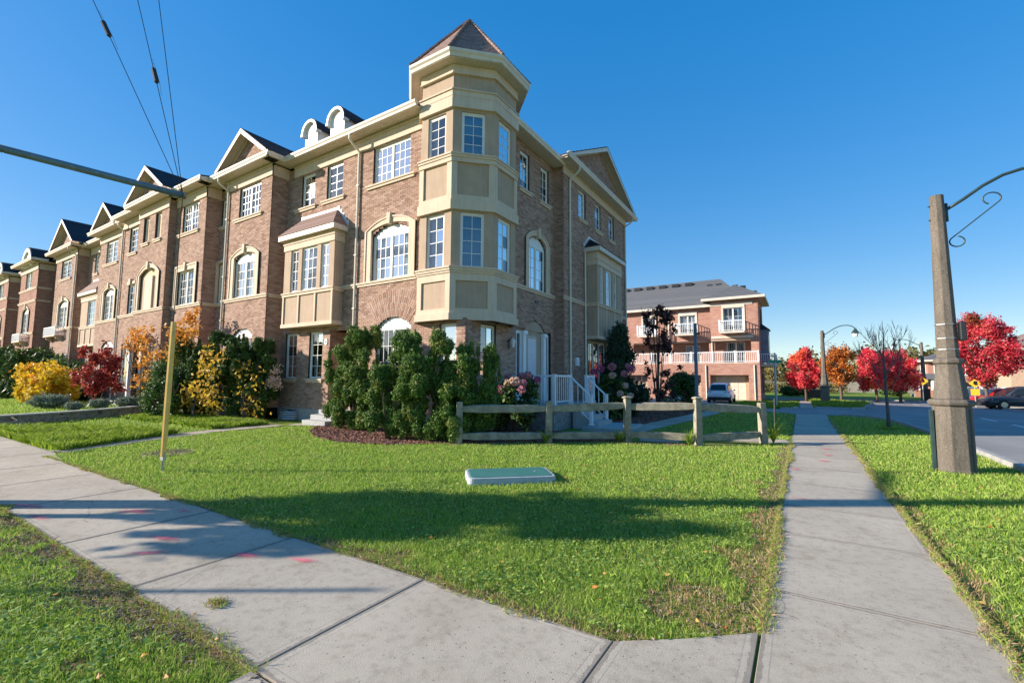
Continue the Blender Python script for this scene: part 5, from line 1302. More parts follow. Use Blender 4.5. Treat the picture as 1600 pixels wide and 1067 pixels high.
crumbs('soil_crumbs', [(-6.9, 8.0), (-5.4, 8.9), (-3.9, 10.3), (-.9, 11.9), (-.7, 12.4), (-3.6, 10.8), (-5.3, 9.5), (-7.1, 8.3)], 9000, .006, .016, 'soil_crumb', -.004, 'bare soil along the foot of the fence')
poly_sheet('planting_bed', [(-7.38, 15.3), (-4.6, 15.0), (-4.4, 18), (-4.15, 22.5), (-4.1, 25.5), (-7.38, 26)], -.005, 'soil')
crumbs('mulch', [(-7.38, 15.3), (-4.6, 15.0), (-4.4, 18), (-4.15, 22.5), (-4.1, 25.5), (-7.38, 26)], 9000, .02, .05, 'mulch', 0, 'dark mulch beside the paved path')
# small weed tuft on the flag
# ------------------------------------------------------------ split rail fence
FN = empty('split_rail_fence', (-3.65, 11.0, 0), 'weathered grey split rail fence of five posts in front of the porch', 'fence')
posts = [(-6.79, 8.41, .97), (-5.12, 9.71, .98), (-3.62, 10.95, 1.05), (-2.08, 11.42, 1.06), (-.82, 12.62, .97)]
for i, (x, y, h) in enumerate(posts):
    r_ = random.Random(i); a = math.atan2(1.29, 1.6)+r_.uniform(-.06, .06); w_ = .075
    def sq(z, s=1.0, dx=0, dy=0): return [(x+dx+w_*s*(c*math.cos(a)-d*math.sin(a)), y+dy+w_*s*(c*math.sin(a)+d*math.cos(a)), z) for c, d in ((-1, -1), (1, -1), (1, 1), (-1, 1))]
    tx, ty = r_.uniform(-.02, .02), r_.uniform(-.02, .02)
    m_ = MB(); m_.loft([sq(-.1), sq(.3, 1.02, tx*.3, ty*.3), sq(h-.05, .97, tx, ty), sq(h-.0, .93, tx, ty)]); p = m_.build('post', 'weathered_wood', FN, bevel=.008)
    if i in (2, 3):
        c_ = MB(); c_.loft([sq(h, 1.0, tx, ty), sq(h+.008, 1.30, tx, ty), sq(h+.03, 1.32, tx, ty), sq(h+.055, .85, tx, ty), sq(h+.06, .3, tx, ty)]); c_.build('cap', 'weathered_wood', p, bevel=.006)
for i in range(4):
    (x0, y0, h0), (x1, y1, h1) = posts[i], posts[i+1]
    for lev, (za, zb) in enumerate((((h0-.17, h1-.17) if i != 2 else (h0-.20, h1-.16)), (.17, .17) if i < 2 else ((.20, .17) if i == 2 else (.16, .22)))):
        r_ = random.Random(i*7+lev); A, B_ = Vector((x0, y0, za)), Vector((x1, y1, zb)); d = (B_-A).normalized(); s = Vector((-d.y, d.x, 0)).normalized(); rings = []
        n = 9
        for k in range(n):
            t = -.03+1.06*k/(n-1); c = A.lerp(B_, t); taper = min(1, .55+2.2*min(t+.03, 1.03-t)); hh_, ww_ = (.085 if lev == 0 else .080)*taper, .042*max(.75, taper)
            j = lambda: r_.uniform(-.007, .007)
            rings.append([c+s*(a_*ww_+j())+Vector((0, 0, b_*hh_+j())) for a_, b_ in ((-1, -1), (0, -1.15), (1, -.9), (1.05, .8), (.1, 1.1), (-1, .9))])
        MB().loft(rings).build('rail', 'weathered_wood', FN)
# second short return of the fence along the sidewalk behind the corner post
for za in (.80, .20):
    pass
# ornamental grass tufts at posts
def tuft(x, y, h, n, mat, label, cat='grass tuft', spread=1.5, wd=.011, grp=None):
    th = rng.random(n)*6.28; L = h*(.5+.6*rng.random(n)); out = spread*L*(.2+.8*rng.random(n)); V = []
    pts = []
    for t in (0, .35, .7, 1.0):
        rr = out*t*t*.8+.04*t; zz = L*(1.25*t-.55*t*t*(out/np.maximum(L, .01))*.7)
        c = np.column_stack([x+rng.normal(0, .0, n)+np.cos(th)*rr, y+np.sin(th)*rr, np.maximum(zz, .0)]); pts.append(c)
    s = np.column_stack([-np.sin(th), np.cos(th), np.zeros(n)]); wv = (wd, wd*.9, wd*.6, .001)
    for k in range(3): V.append(np.stack([pts[k]-s*wv[k], pts[k]+s*wv[k], pts[k+1]+s*wv[k+1], pts[k+1]-s*wv[k+1]], 1))
    return put('grass_tuft', np_mesh('grass_tuft', np.concatenate(V), 4, mat), None, label=label, cat=cat, group=grp)
TG = 'grass tufts at the fence posts'
tuft(-.62, 12.75, .55, 70, 'long_grass', 'arching pale grass tuft at the right end post of the fence', grp=TG)
tuft(-2.25, 11.2, .38, 46, 'long_grass', 'small grass tuft at the second capped fence post from the left', grp=TG)
tuft(-3.75, 10.72, .34, 90, 'long_grass', 'wide green grass tuft at the first capped fence post', grp=TG)
tuft(-5.1, 9.55, .36, 50, 'long_grass', 'thin weedy tuft at the second fence post from the left', grp=TG)

# ------------------------------------------------------------ lamp posts
def lamp_post(x, y, ang, label, s=1.0):
    L = empty('street_lamp', (x, y, 0), label, 'street lamp', 'concrete street lamps')
    c, sn = math.cos(ang), math.sin(ang)
    def P(u, v, z): return (x+(u*c-v*sn)*s, y+(u*sn+v*c)*s, z*s)
    def ring(r, z): return [P(r*math.cos(math.pi/8+k*math.pi/4), r*math.sin(math.pi/8+k*math.pi/4), z) for k in range(8)]
    MB().loft([ring(.272, -.05), ring(.272, .04), ring(.262, .05), ring(.252, 1.09)]).build('base', 'aggregate', L, bevel=.012)
    MB().loft([ring(.26, 1.09), ring(.30, 1.12), ring(.31, 1.16), ring(.28, 1.20), ring(.235, 1.21)]).build('lower_collar', 'aggregate', L)
    MB().loft([ring(.232, 1.21), ring(.168, 1.80)]).build('plinth', 'aggregate', L, bevel=.01)
    MB().loft([ring(.17, 1.80), ring(.20, 1.83), ring(.20, 1.87), ring(.155, 1.91)]).build('upper_collar', 'aggregate', L)
    MB().loft([ring(.15, 1.91), ring(.098, 4.78)]).build('shaft', 'aggregate', L, bevel=.008)
    a = MB(); pts = [(0.10, 4.50), (.35, 4.66), (.62, 4.86), (.88, 5.0), (1.12, 5.06), (1.38, 5.06), (1.58, 5.0), (1.70, 4.90), (1.74, 4.80)]
    a.tube([P(u, 0, z) for u, z in pts], .027*s, 8); a.tube([P(.11, 0, 4.30), P(.11, 0, 4.62)], .035*s, 8)
    for z in (4.35, 4.60): a.tube([P(-.13, 0, z), P(-.09, 0, z)], .012, 5)
    arm = a.build('bracket_arm', 'dark_green_metal', L, smooth=True)
    sc = MB(); p1 = [(.125+.11-.11*math.cos(t), 3.98-.11*math.sin(t)) for t in np.linspace(-.9, 5.0, 22)]
    p2 = [(.80-.13*math.cos(t), 4.68+.13*math.sin(t)) for t in np.linspace(-.5, -5.1, 22)]
    p1 = [(.235+.10*math.cos(t), 3.93+.09*math.sin(t)) for t in np.linspace(1.4, -3.9, 22)]
    p2 = [(.72+.115*math.cos(t), 4.62+.10*math.sin(t)) for t in np.linspace(-.8, 4.3, 22)]
    sc.tube([P(u, 0, z) for u, z in p1]+[P(u, 0, z) for u, z in p2], .011*s, 6); sc.build('scroll', 'dark_green_metal', arm, smooth=True)
    h = MB(); h.loft([[P(1.74+r*math.cos(k*math.pi/3), r*math.sin(k*math.pi/3), z) for k in range(6)] for r, z in ((.03, 4.84), (.05, 4.80), (.17, 4.64), (.20, 4.55), (.19, 4.53))])
    head = h.build('lantern_hood', 'dark_green_metal', L); gl = MB(); gl.loft([[P(1.74+r*math.cos(k*math.pi/3), r*math.sin(k*math.pi/3), z) for k in range(6)] for r, z in ((.165, 4.53), (.11, 4.30))]); gl.build('lantern_glass', 'white_trim', head)
    return L, P
LP, PP = lamp_post(2.15, 10.62, 0.12, 'tall tapered concrete lamp post on the verge at the right, cropped scroll arm')
tg = MB(); tg.fbox(frame(2.15, 10.62, math.cos(-.6), math.sin(-.6), math.sin(-.6)*-1, math.cos(-.6)), -.07, .05, .155, .21, 2.22, 2.62); tg = MB(); tg.box(2.30, 2.39, 10.50, 10.66, 2.20, 2.52); tg.build('tag_plate', 'black_metal', LP, bevel=.02)
st = MB()
for z in (2.05, 2.24, 2.48): st.loft([[PP((.153)*math.cos(math.pi/8+k*math.pi/4), (.153)*math.sin(math.pi/8+k*math.pi/4), z+dz) for k in range(8)] for dz in (0, .012)])
st.build('strap', 'galvanised', LP)
MB().box(2.28, 2.35, 10.46, 10.52, 0, 1.05).build('conduit', 'dark_green_metal', LP)
MB().box(1.86, 1.90, 10.55, 10.67, 0, 1.02).build('conduit', 'dark_green_metal', LP)
lamp_post(1.27, 35.7, .05, 'concrete lamp post with lantern standing on the grass island beyond the lane')
lamp_post(((1442-800)/710*.844-.536)*50/(.844+(1442-800)/710*.536), 50.0, math.pi-.1, 'farthest lamp post, arm pointing left in front of the distant houses')

# ------------------------------------------------------------ guy guard, strut, utility pole, wires
A0 = Vector((-8.65, 3.26, 0)); STR = Vector((-8.62, 3.27, 4.53)); UP = Vector((-8.98, .72, 0))
G = empty('guy_wire', A0, 'yellow plastic guard on the guy wire rising from the lawn beside the left sidewalk', 'guy wire')
gm = MB(); pb, pt = Vector((-8.66, 3.26, .24)), Vector((-8.63, 3.27, 2.40))
n_ = 8
def half(c, r, k0=0, k1=7): return [tuple(c+Vector((r*math.cos(2*math.pi*k/8), r*math.sin(2*math.pi*k/8), 0))) for k in range(8)]
gm.loft([half(pb, .040), half(pb.lerp(pt, .5), .046), half(pt, .040)]); gm.build('guard', 'yellow_plastic', G, smooth=False)
cw = MB(); cw.tube([A0+Vector((0, 0, .0)), A0+Vector((0, 0, .30)), STR], .006, 5); cw.tube([A0+Vector((.02, .0, .2)), A0+Vector((-.06, .02, .38))], .010, 5); cw.build('wire', 'cable', G)
cl = MB(); cl.tube([A0+Vector((-.03, 0, -.05)), A0+Vector((-.02, 0, .22))], .014, 6); cl.tube([A0+Vector((.02, 0, .02)), A0+Vector((.03, 0, .30))], .012, 6); cl.box(A0.x-.05, A0.x+.05, A0.y-.025, A0.y+.025, .18, .24); cl.build('anchor', 'galvanised', G)
U = empty('utility_pole', UP, 'wooden utility pole just left of the view whose long shadow crosses the lawn', 'utility pole')
MB().tube([UP, UP+Vector((.0, .0, 11.5))], [.19, .15], 14).build('pole', 'bark_grey', U, smooth=True)
MB().tube([Vector((-8.98, .80, 4.53)), STR], .052, 12).build('strut', 'strut_steel', U, smooth=True)
MB().tube([STR+(STR-Vector((-8.98, .80, 4.53))).normalized()*.0, STR+(STR-Vector((-8.98, .80, 4.53))).normalized()*.04], .060, 12).build('strut_cap', 'rust', U)
ends = [(7.15+2.2*1.3, 1.2), (12.2, .75), (13.5, .5)]
tops = []
for (q, kk) in (((145, 0), 1.2), ((215, 0), .73), ((248, 0), .47)):
    d = Vector(((q[0]-800)/710, -(q[1]-533.5)/710, 1)); rv = R_*d.x + U_*d.y + F_*d.z
    y = STR.y-kk; t = (y)/rv.y; tops.append(Vector((0, 0, 1.5))+rv*t)
for i, tp in enumerate(tops):
    end = STR + (tp-STR)*((STR.y-UP.y-.12)/(STR.y-tp.y))*(1.0 if i == 0 else .8)
    wn = empty('guy_wire', STR, ['leftmost guy wire with a dark insulator, rising from the end of the steel strut', 'middle guy wire with a dark insulator, rising from the end of the steel strut', 'right hand plain guy wire without an insulator, rising from the end of the steel strut'][i], 'guy wire', 'thin guy wires above the roofs')
    MB().tube([STR, end], .0055, 5).build('wire', 'cable', wn)
    if i < 2:
        t = 1.0*(tp-STR).length*(.86 if i == 0 else .62); c = STR+(tp-STR).normalized()*t; dr_ = (tp-STR).normalized()
        MB().tube([c-dr_*.13, c-dr_*.10, c+dr_*.10, c+dr_*.13], [.012, .036, .036, .012], 8).build('insulator', 'black_metal', wn)
        MB().tube([c-dr_*.30+Vector((.0, .03, 0)), c-dr_*.08+Vector((0, .045, 0)), c+dr_*.28+Vector((0, .02, 0))], .004, 4).build('loop', 'galvanised', wn)

# ------------------------------------------------------------ utility vault lid, drain cover
V_ = empty('utility_box', (-3.75, 5.9, 0), 'low green lidded utility box with pale concrete rim set in the lawn', 'utility box')
c0 = Vector((-3.78, 5.90, 0)); du = Vector((.74, .67, 0)).normalized(); dv = Vector((-du.y, du.x, 0))
def rr(hw, hd, r, z, n=5):
    out = []
    for sx, sy, a0 in ((1, 1, 0), (-1, 1, 90), (-1, -1, 180), (1, -1, 270)):
        for i in range(n): a = RAD(a0+90*i/(n-1)); out.append(c0+du*(sx*(hw-r)+r*math.cos(a))+dv*(sy*(hd-r)+r*math.sin(a))+Vector((0, 0, z)))
    return out
MB().loft([rr(.66, .37, .08, -.1), rr(.64, .355, .08, .095), rr(.63, .345, .08, .10), rr(.605, .32, .07, .10), rr(.605, .32, .07, .08)]).build('rim', 'utility_side', V_)
me = MB().loft([rr(.60, .315, .065, .07), rr(.60, .315, .065, .103), rr(.592, .307, .06, .107)]); ld_ = me.build('lid', 'utility_lid', V_)
MB().tube([c0+du*.40+Vector((0, 0, .10)), c0+du*.40+Vector((0, 0, .112))], .022, 8).build('bolt', 'galvanised', ld_)
D_ = empty('drain_cover', (-10.7, 4.1, 0), 'rusty brown slotted drain cover in the grass left of the yellow guard', 'drain cover')
MB().tube([(-10.7, 4.1, -.02), (-10.7, 4.1, .010)], .44, 24).build('cover', 'rust', D_)
sl_ = MB()
for i in range(-4, 5):
    hw = math.sqrt(max(0, .39**2-(i*.09)**2)); a = .6
    p, q = Vector((-hw, i*.09, 0)), Vector((hw, i*.09, 0)); R2 = Matrix.Rotation(a, 3, 'Z'); sl_.tube([R2@p+Vector((-10.7, 4.1, .013)), R2@q+Vector((-10.7, 4.1, .013))], .010, 4)
sl_.build('slots', 'bark', D_)
# ------------------------------------------------------------ stone garden wall
GW = empty('garden_wall', (-21.8, 5.4, 0), 'low grey stone garden wall edging the raised bed at the left', 'wall')
Wp = [(-20.4, 2.95), (-20.75, 3.6), (-21.25, 4.8), (-21.95, 6.0), (-22.9, 7.3), (-24.0, 8.2)]
UB = None
for row in range(2):
    for a, b in zip(Wp[:-1], Wp[1:]):
        A, B_ = Vector((*a, 0)), Vector((*b, 0)); L = (B_-A).length; n = max(1, int(L/.33)); ang = math.atan2((B_-A).y, (B_-A).x)
        for i in range(n):
            c = A.lerp(B_, (i+.5+(row*.5))/n if (i+.5+row*.5) < n else (n-.3)/n)
            mb = MB(); hl = L/n/2-.006; ln = hl*2
            jt = [rnd.uniform(-.012, .012) for _ in range(8)]
            pts = [(-hl+jt[0], -.12), (hl+jt[1], -.12+jt[2]), (hl+jt[3], .12), (-hl, .12+jt[4])]
            R3_ = Matrix.Rotation(ang, 3, 'Z'); pr_ = [tuple((R3_@Vector((px, py, 0))+c)[:2]) for px, py in pts]
            mb.prism(pr_, .135*row-.02, .135*row+.125+jt[5]*.4); mb.build('stone', 'stone', GW)
cp = MB()
for a, b in zip(Wp[:-1], Wp[1:]):
    A, B_ = Vector((*a, 0)), Vector((*b, 0)); L = (B_-A).length; n = max(1, int(L/.6)); ang = math.atan2((B_-A).y, (B_-A).x); R3_ = Matrix.Rotation(ang, 3, 'Z')
    for i in range(n):
        c = A.lerp(B_, (i+.5)/n); hl = L/n/2-.004; MB().prism([tuple((R3_@Vector((px, py, 0))+c)[:2]) for px, py in ((-hl, -.16), (hl, -.16), (hl, .16), (-hl, .16))], .265, .315).build('coping_stone', 'step_stone', GW)
struct('raised_bed', MB().prism([(-20.6, 2.98), (-20.95, 3.7), (-21.4, 4.9), (-22.1, 6.1), (-23.0, 7.4), (-24.3, 8.4), (-60, 8.4), (-60, 2.98)], -.02, .20), 'turf_soil')
RB = blades(*(lambda P: (P, .05+.05*rng.random(len(P)), np.full(len(P), .03)))(rng.random((26000, 2))*[38, 5.2]+[-60, 3.05]), 1.0, z=.2)
RBP = RB[:, 0, :2]; lim_ = -20.75-(RBP[:, 1]-3.0)*.62; RB = RB[RBP[:, 0] < lim_]
put('bed_grass', np_mesh('bed_grass', RB, 5, 'grass_blade'), None, kind='stuff', label='grass on the raised bed behind the stone wall')
# ============================================================ planting
def leafcloud(lobes, n, size, up=0.0, shell=.5, aspect=1.6, seed=0, rough=.18, flat=0.0):
    """leaf sized quads through a set of ellipsoid lobes (x,y,z,rx,ry,rz)"""
    r = np.random.default_rng(seed+11); out = []
    vol = np.array([l[3]*l[4]*l[5] for l in lobes])**.75; cnt = (n*vol/vol.sum()).astype(int)
    for l, m_ in zip(lobes, cnt):
        if m_ < 1: continue
        d = r.normal(size=(m_, 3)); d /= np.linalg.norm(d, axis=1)[:, None]
        rad = (shell+(1-shell)*r.random(m_))**.6*(1+(.10 if shell > .3 else .22)*r.normal(size=m_)*(r.random(m_) < .5)); bump_ = 1+rough*np.sin(d[:, 0]*7+l[0]*3)*np.sin(d[:, 1]*6+l[1])+rough*.8*np.sin(d[:, 2]*9+l[2]*5)
        c = np.array(l[:3])+d*np.array(l[3:6])*(rad*bump_)[:, None]
        nrm = d+r.normal(size=(m_, 3))*.9; nrm /= np.linalg.norm(nrm, axis=1)[:, None]
        t = np.cross(nrm, r.normal(size=(m_, 3))); 
        if up: t = t*(1-up)+np.array([0, 0, 1])*up+d*.35*up
        t /= np.linalg.norm(t, axis=1)[:, None]; b = np.cross(nrm, t); b /= np.linalg.norm(b, axis=1)[:, None]
        s = size*(.6+.8*r.random(m_)); t *= (s*aspect/2)[:, None]; b *= (s/2)[:, None]
        out.append(np.stack([c-t, c+b*.9-t*.1, c+t, c-b*.9-t*.1], 1))
    V = np.concatenate(out); return V[V[:, :, 2].min(1) > .02]
def clumps(x, y, z0, z1, rx, ry, n, r0, r1, seed, prof=None):
    """small lobes spread through an outline: prof(t) scales the radius with height t"""
    R = random.Random(seed); L = []
    for i in range(n):
        t = R.random(); a = R.random()*6.283; rad = math.sqrt(R.random())*(prof(t) if prof else 1); q = R.uniform(r0, r1)
        L.append((x+rx*rad*math.cos(a), y+ry*rad*math.sin(a), z0+(z1-z0)*t, q, q, q*R.uniform(1.0, 1.6)))
    return L
def stems(x, y, h, spread, n, r, seed, mat='bark', parent=None, name='stem'):
    R = random.Random(seed); mb = MB()
    for i in range(n):
        a = R.random()*6.28; s = spread*R.random(); p = [Vector((x+.06*math.cos(a), y+.06*math.sin(a), -.02))]
        for k in range(1, 5): t = k/4; p.append(Vector((x+s*t*math.cos(a)+R.uniform(-.03, .03), y+s*t*math.sin(a)+R.uniform(-.03, .03), h*t)))
        mb.tube(p, [r*(1-.18*k) for k in range(5)], 6)
    return mb.build(name, mat, parent)
def shrub(name, x, y, lobes, n, size, mat, label, cat, group=None, up=.3, seed=1, stem=None, aspect=None, extra=()):
    aspect = aspect or (2.8 if 'yew' in mat else 1.7)
    o = empty(name, (x, y, 0), label, cat, group)
    put('foliage', np_mesh('foliage', leafcloud(lobes, n, size, up, .35 if 'yew' in mat else .05, aspect, seed), 4, mat), o)
    for lb, n2, s2, m2, nm in extra: put(nm, np_mesh(nm, leafcloud(lb, n2, s2, .1, .0, 1.2, seed+5), 4, m2), o)
    h, sp, ns = stem or (.9, .3, 5)
    stems(x, y, h, sp, ns, .028, seed, parent=o)
    return o
HG = 'tall evergreen hedge shrubs in front of the houses'
def column(x, y, h, r, seed, n=26, lean=(0, 0), pr=None):
    L = clumps(0, 0, .2, h-.3, r, r, n, .10, .20, seed, pr or (lambda t: .75+.35*math.sin(t*2.6)-.55*max(0, t-.7)))
    R = random.Random(seed+50)
    for k in range(16): a = R.random()*6.28; q = R.random()*r*1.05; L.append((q*math.cos(a), q*math.sin(a), h-.1-R.random()*1.3-q*.8, .05, .05, .22))
    return [(x+l[0]+lean[0]*l[2]/h, y+l[1]+lean[1]*l[2]/h, l[2], l[3], l[4], l[5]) for l in L]
shrub('hedge_shrub', -10.95, 8.85, column(-11.85, 9.0, 2.65, .46, 3, 46)+column(-10.75, 8.85, 3.2, .44, 4, 54)+column(-11.3, 8.8, 2.1, .34, 5, 24), 140000, .024, 'yew', 'tall yew shrub with bare lower stems, leftmost of the three on red mulch', 'hedge shrub', HG, .35, 1, (1.6, .7, 9))
shrub('hedge_shrub', -8.75, 8.05, column(-8.5, 8.3, 2.85, .40, 7, 46, (.05, 0))+column(-8.0, 8.15, 2.3, .36, 8, 34)+column(-8.9, 8.0, 2.0, .34, 18, 26), 120000, .024, 'yew', 'yellowing yew shrub in the middle of the three on red mulch', 'hedge shrub', HG, .35, 2, (1.3, .4, 7))
shrub('hedge_shrub', -7.45, 8.75, column(-7.5, 8.5, 2.85, .32, 12, 34, (-.05, .1))+column(-7.0, 8.8, 2.55, .32, 13, 32, (.1, .1))+column(-6.65, 9.15, 2.45, .26, 14, 24, (.2, .2))+column(-7.1, 8.6, 1.7, .46, 15, 30), 115000, .024, 'yew', 'ragged yew shrub behind the left end post of the fence', 'hedge shrub', HG, .35, 3, (1.3, .5, 7))
# dark group by the second house
shrub('hedge_shrub', -16.5, 8.7, column(-17.0, 8.55, 3.15, .46, 21, 34)+column(-16.15, 8.95, 3.0, .44, 22, 30), 60000, .032, 'yew_dark', 'dark evergreen shrub nearest the narrow ground floor window', 'hedge shrub', HG, .4, 4)
shrub('hedge_shrub', -18.3, 8.35, column(-17.95, 8.4, 3.3, .5, 23, 34)+column(-18.9, 8.2, 3.0, .5, 24, 30), 60000, .033, 'yew_dark', 'dark evergreen shrub in the middle of the clump before the gabled front', 'hedge shrub', HG, .4, 5)
shrub('hedge_shrub', -20.4, 7.9, clumps(-20.4, 7.9, .4, 2.9, 1.0, .7, 40, .25, .45, 25), 40000, .04, 'shrub_green', 'broad dull green shrub with orange leaves on top, right of the guy guard', 'hedge shrub', HG, .2, 6,
      extra=((clumps(-20.2, 7.8, 2.2, 3.4, 1.2, .5, 14, .18, .36, 26), 1200, .085, 'orange_leaf', 'orange_foliage'), (clumps(-20.4, 8.3, 2.6, 4.1, .4, .3, 8, .12, .24, 27), 500, .085, 'orange_leaf', 'orange_foliage')))
shrub('leafy_shrub', -18.0, 7.6, clumps(-18.0, 7.75, .3, 2.3, 1.2, .3, 18, .20, .42, 31), 620, .085, 'yellow_leaf', 'yellow leaved shrub in front of the dark evergreens', 'shrub', None, .1, 7)
shrub('leafy_shrub', -16.2, 8.4, clumps(-16.4, 8.4, .2, 2.0, 1.1, .2, 12, .2, .42, 32), 240, .08, 'yellow_leaf', 'sparse shrub with a few yellow leaves beside the basement window', 'shrub', None, .1, 8,
      extra=((clumps(-15.6, 9.1, .6, 1.9, .25, .2, 6, .12, .24, 33), 500, .055, 'petal_cream', 'blossom'),))
shrub('leafy_shrub', -19.3, 7.2, clumps(-19.3, 7.2, .1, 1.3, 1.0, .4, 20, .12, .26, 34), 5000, .05, 'shrub_green', 'tangled low shrub with bare twigs right of the guard pole', 'shrub', None, .1, 9, stem=(1.3, 1.0, 24))
# left side yard
shrub('hedge_shrub', -39.5, 7.4, clumps(-40.0, 7.4, .3, 2.6, 2.6, .9, 46, .4, .7, 41), 20000, .11, 'yew_dark', 'dark evergreen shrub at the left edge behind the lawn', 'hedge shrub', HG, .3, 10)
shrub('hedge_shrub', -34.5, 8.4, clumps(-34.5, 8.3, .3, 2.1, 2.6, .5, 30, .35, .6, 42), 12000, .10, 'shrub_green', 'green hedge behind the golden shrub', 'hedge shrub', HG, .3, 11)
shrub('golden_shrub', -31.5, 6.7, clumps(-31.6, 6.7, .4, 1.75, 2.9, 1.0, 70, .22, .5, 43, lambda t: 1.05-.45*t), 17000, .10, 'gold_leaf', 'wide golden yellow shrub in the yard at the left', 'shrub', None, .1, 12, stem=(1.2, 1.4, 14))
shrub('japanese_maple', -26.3, 7.2, clumps(-26.3, 7.2, .9, 2.6, 1.0, .8, 34, .15, .36, 44), 3600, .085, 'burgundy', 'small dark red japanese maple left of the columned entry', 'tree', None, .0, 13, stem=(2.0, .9, 7))
vn = empty('climbing_vine', (-25.8, 8.2, 0), 'orange leaved vine climbing over the columned entry', 'vine')
Vl = clumps(-26.0, 8.25, 2.8, 3.6, 1.1, .15, 30, .10, .24, 45)+clumps(-24.6, 8.2, .6, 3.5, .35, .2, 34, .10, .24, 46)+clumps(-23.4, 8.0, .5, 3.7, .4, .3, 22, .12, .26, 47)
put('foliage', np_mesh('foliage', leafcloud(Vl, 1500, .085, 0, .1, 1.2, 14), 4, 'orange_leaf'), vn); stems(-24.6, 8.3, 3.3, 1.0, 8, .02, 5, parent=vn)
for i, (x, y, r, lab) in enumerate(((-25.6, 5.6, .55, 'largest grey green lavender mound, on the bed left of the wall end'), (-23.6, 6.6, .32, 'small lavender mound second from the right on the bed'), (-23.9, 7.6, .40, 'lavender mound below the japanese maple'), (-22.6, 5.6, .22, 'tiny lavender mound at the wall coping'))):
    shrub('lavender', x, y, [(x, y, .35+r*.3, r, r, r*.45)], int(5000*r+600), .05, 'lavender', lab, 'lavender', 'lavender mounds on the raised bed', .6, 50+i, (.3, .2, 3), 3.0)
pth = MB().box(-33.6, -33.4, 5.0, 5.2, .2, .5); bo = empty('garden_light', (-31.5, 4.6, .2), 'small black capped path light on the left lawn', 'garden light')
MB().tube([(-31.5, 4.6, .2), (-31.5, 4.6, .55)], .06, 8).build('stem', 'galvanised', bo); MB().loft([[(-31.5+r*math.cos(k*.785), 4.6+r*math.sin(k*.785), z) for k in range(8)] for r, z in ((.20, .55), (.18, .60), (.05, .68))]).build('cap', 'black_metal', bo)
# window well by the second house, doorstep blocks
wwl = empty('window_well', (-15.75, 9.55, 0), 'grey corrugated window well below the box bay', 'window well')
ww_ = MB()
for i in range(4): ww_.loft([[(-15.75+(.42+dr2)*math.cos(math.pi+math.pi*k/14), 9.82+(.40+dr2)*math.sin(math.pi+math.pi*k/14), z) for k in range(15)] for dr2, z in ((.0, .08*i), (.02, .08*i+.04), (0, .08*i+.08))], closed=False, caps=False)
ww_.build('corrugated_liner', 'galvanised', wwl)
MB().box(-16.0, -15.5, 9.83, 9.845, .08, .34).build('pane', 'ink_dark', wwl)
# hydrangeas
def hydrangea(x, y, h, r, heads, label, seed):
    o = empty('hydrangea', (x, y, 0), label, 'hydrangea', 'pink hydrangeas by the porch')
    put('foliage', np_mesh('foliage', leafcloud(clumps(x, y, .25, h-.25, r, r*.8, 24, .14, .28, seed), 4600, .085, .1, .3, 1.4, seed), 4, 'yew_dark'), o)
    stems(x, y, h-.1, r, 12, .012, seed, parent=o)
    for i, (dx, dy, z, q, m_) in enumerate(heads):
        V = leafcloud([(x+dx, y+dy, z, q, q, q*.9)], 420, .034, 0, .75, 1.0, seed+i*3, rough=.06); put('flower_head', np_mesh('flower_head', V, 4, m_), o)
hydrangea(-6.85, 10.9, 1.55, .62, [(-.42, -.35, 1.50, .12, 'petal_cream'), (-.12, -.5, 1.22, .13, 'petal_pink'), (.10, -.45, 1.38, .12, 'petal_cream'), (.28, -.42, 1.44, .14, 'petal_cream'), (.50, -.30, 1.40, .10, 'petal_pink'), (.52, -.42, 1.22, .11, 'petal_pink'), (.42, .05, 1.62, .12, 'petal_pink'), (-.25, .1, 1.55, .12, 'petal_pink'), (.05, .3, 1.6, .11, 'petal_pink'), (.62, .25, 1.5, .10, 'petal_magenta')], 'hydrangea with pink and cream heads in front of the porch floor', 61)
hydrangea(-5.85, 16.3, 1.75, .60, [(-.72, -.2, 1.80, .13, 'petal_magenta'), (-.40, -.3, 1.92, .15, 'petal_magenta'), (.05, -.35, 1.98, .16, 'petal_pink'), (.10, -.45, 1.66, .13, 'petal_cream'), (.50, -.3, 1.72, .14, 'petal_pink'), (.72, -.2, 1.88, .15, 'petal_magenta'), (.55, -.4, 1.30, .11, 'petal_cream'), (.40, -.5, 1.02, .12, 'petal_cream'), (-.85, .0, 1.55, .12, 'petal_magenta'), (.75, -.45, .95, .11, 'petal_cream'), (.6, -.2, 2.0, .1, 'petal_pink')], 'hydrangea with magenta heads behind the porch steps', 71)
# conifer, plum, ball shrub, white flowers along the side path
def conif(t): return max(.12, 1.05-1.0*t**1.6)
shrub('juniper', -6.35, 18.3, clumps(-6.35, 18.3, .2, 3.5, 1.2, 1.0, 80, .18, .34, 81, conif), 42000, .06, 'juniper', 'dense dark juniper against the side wall past the hydrangea', 'juniper', None, .55, 15, (2.6, .2, 3))
shrub('plum_shrub', -6.1, 23.4, clumps(-6.1, 23.4, .5, 5.2, 1.3, 1.2, 60, .08, .24, 82, lambda t: 1.05-.5*t), 2100, .10, 'plum_leaf', 'airy plum tree with dark purple leaves beyond the house corner', 'tree', None, .2, 16, (5.2, .95, 16))
shrub('ball_shrub', -6.4, 30.9, clumps(-6.4, 30.9, .3, 1.55, .75, .7, 24, .3, .45, 83), 14000, .08, 'yew_dark', 'round clipped dark shrub left of the white car', 'shrub', None, .2, 17)
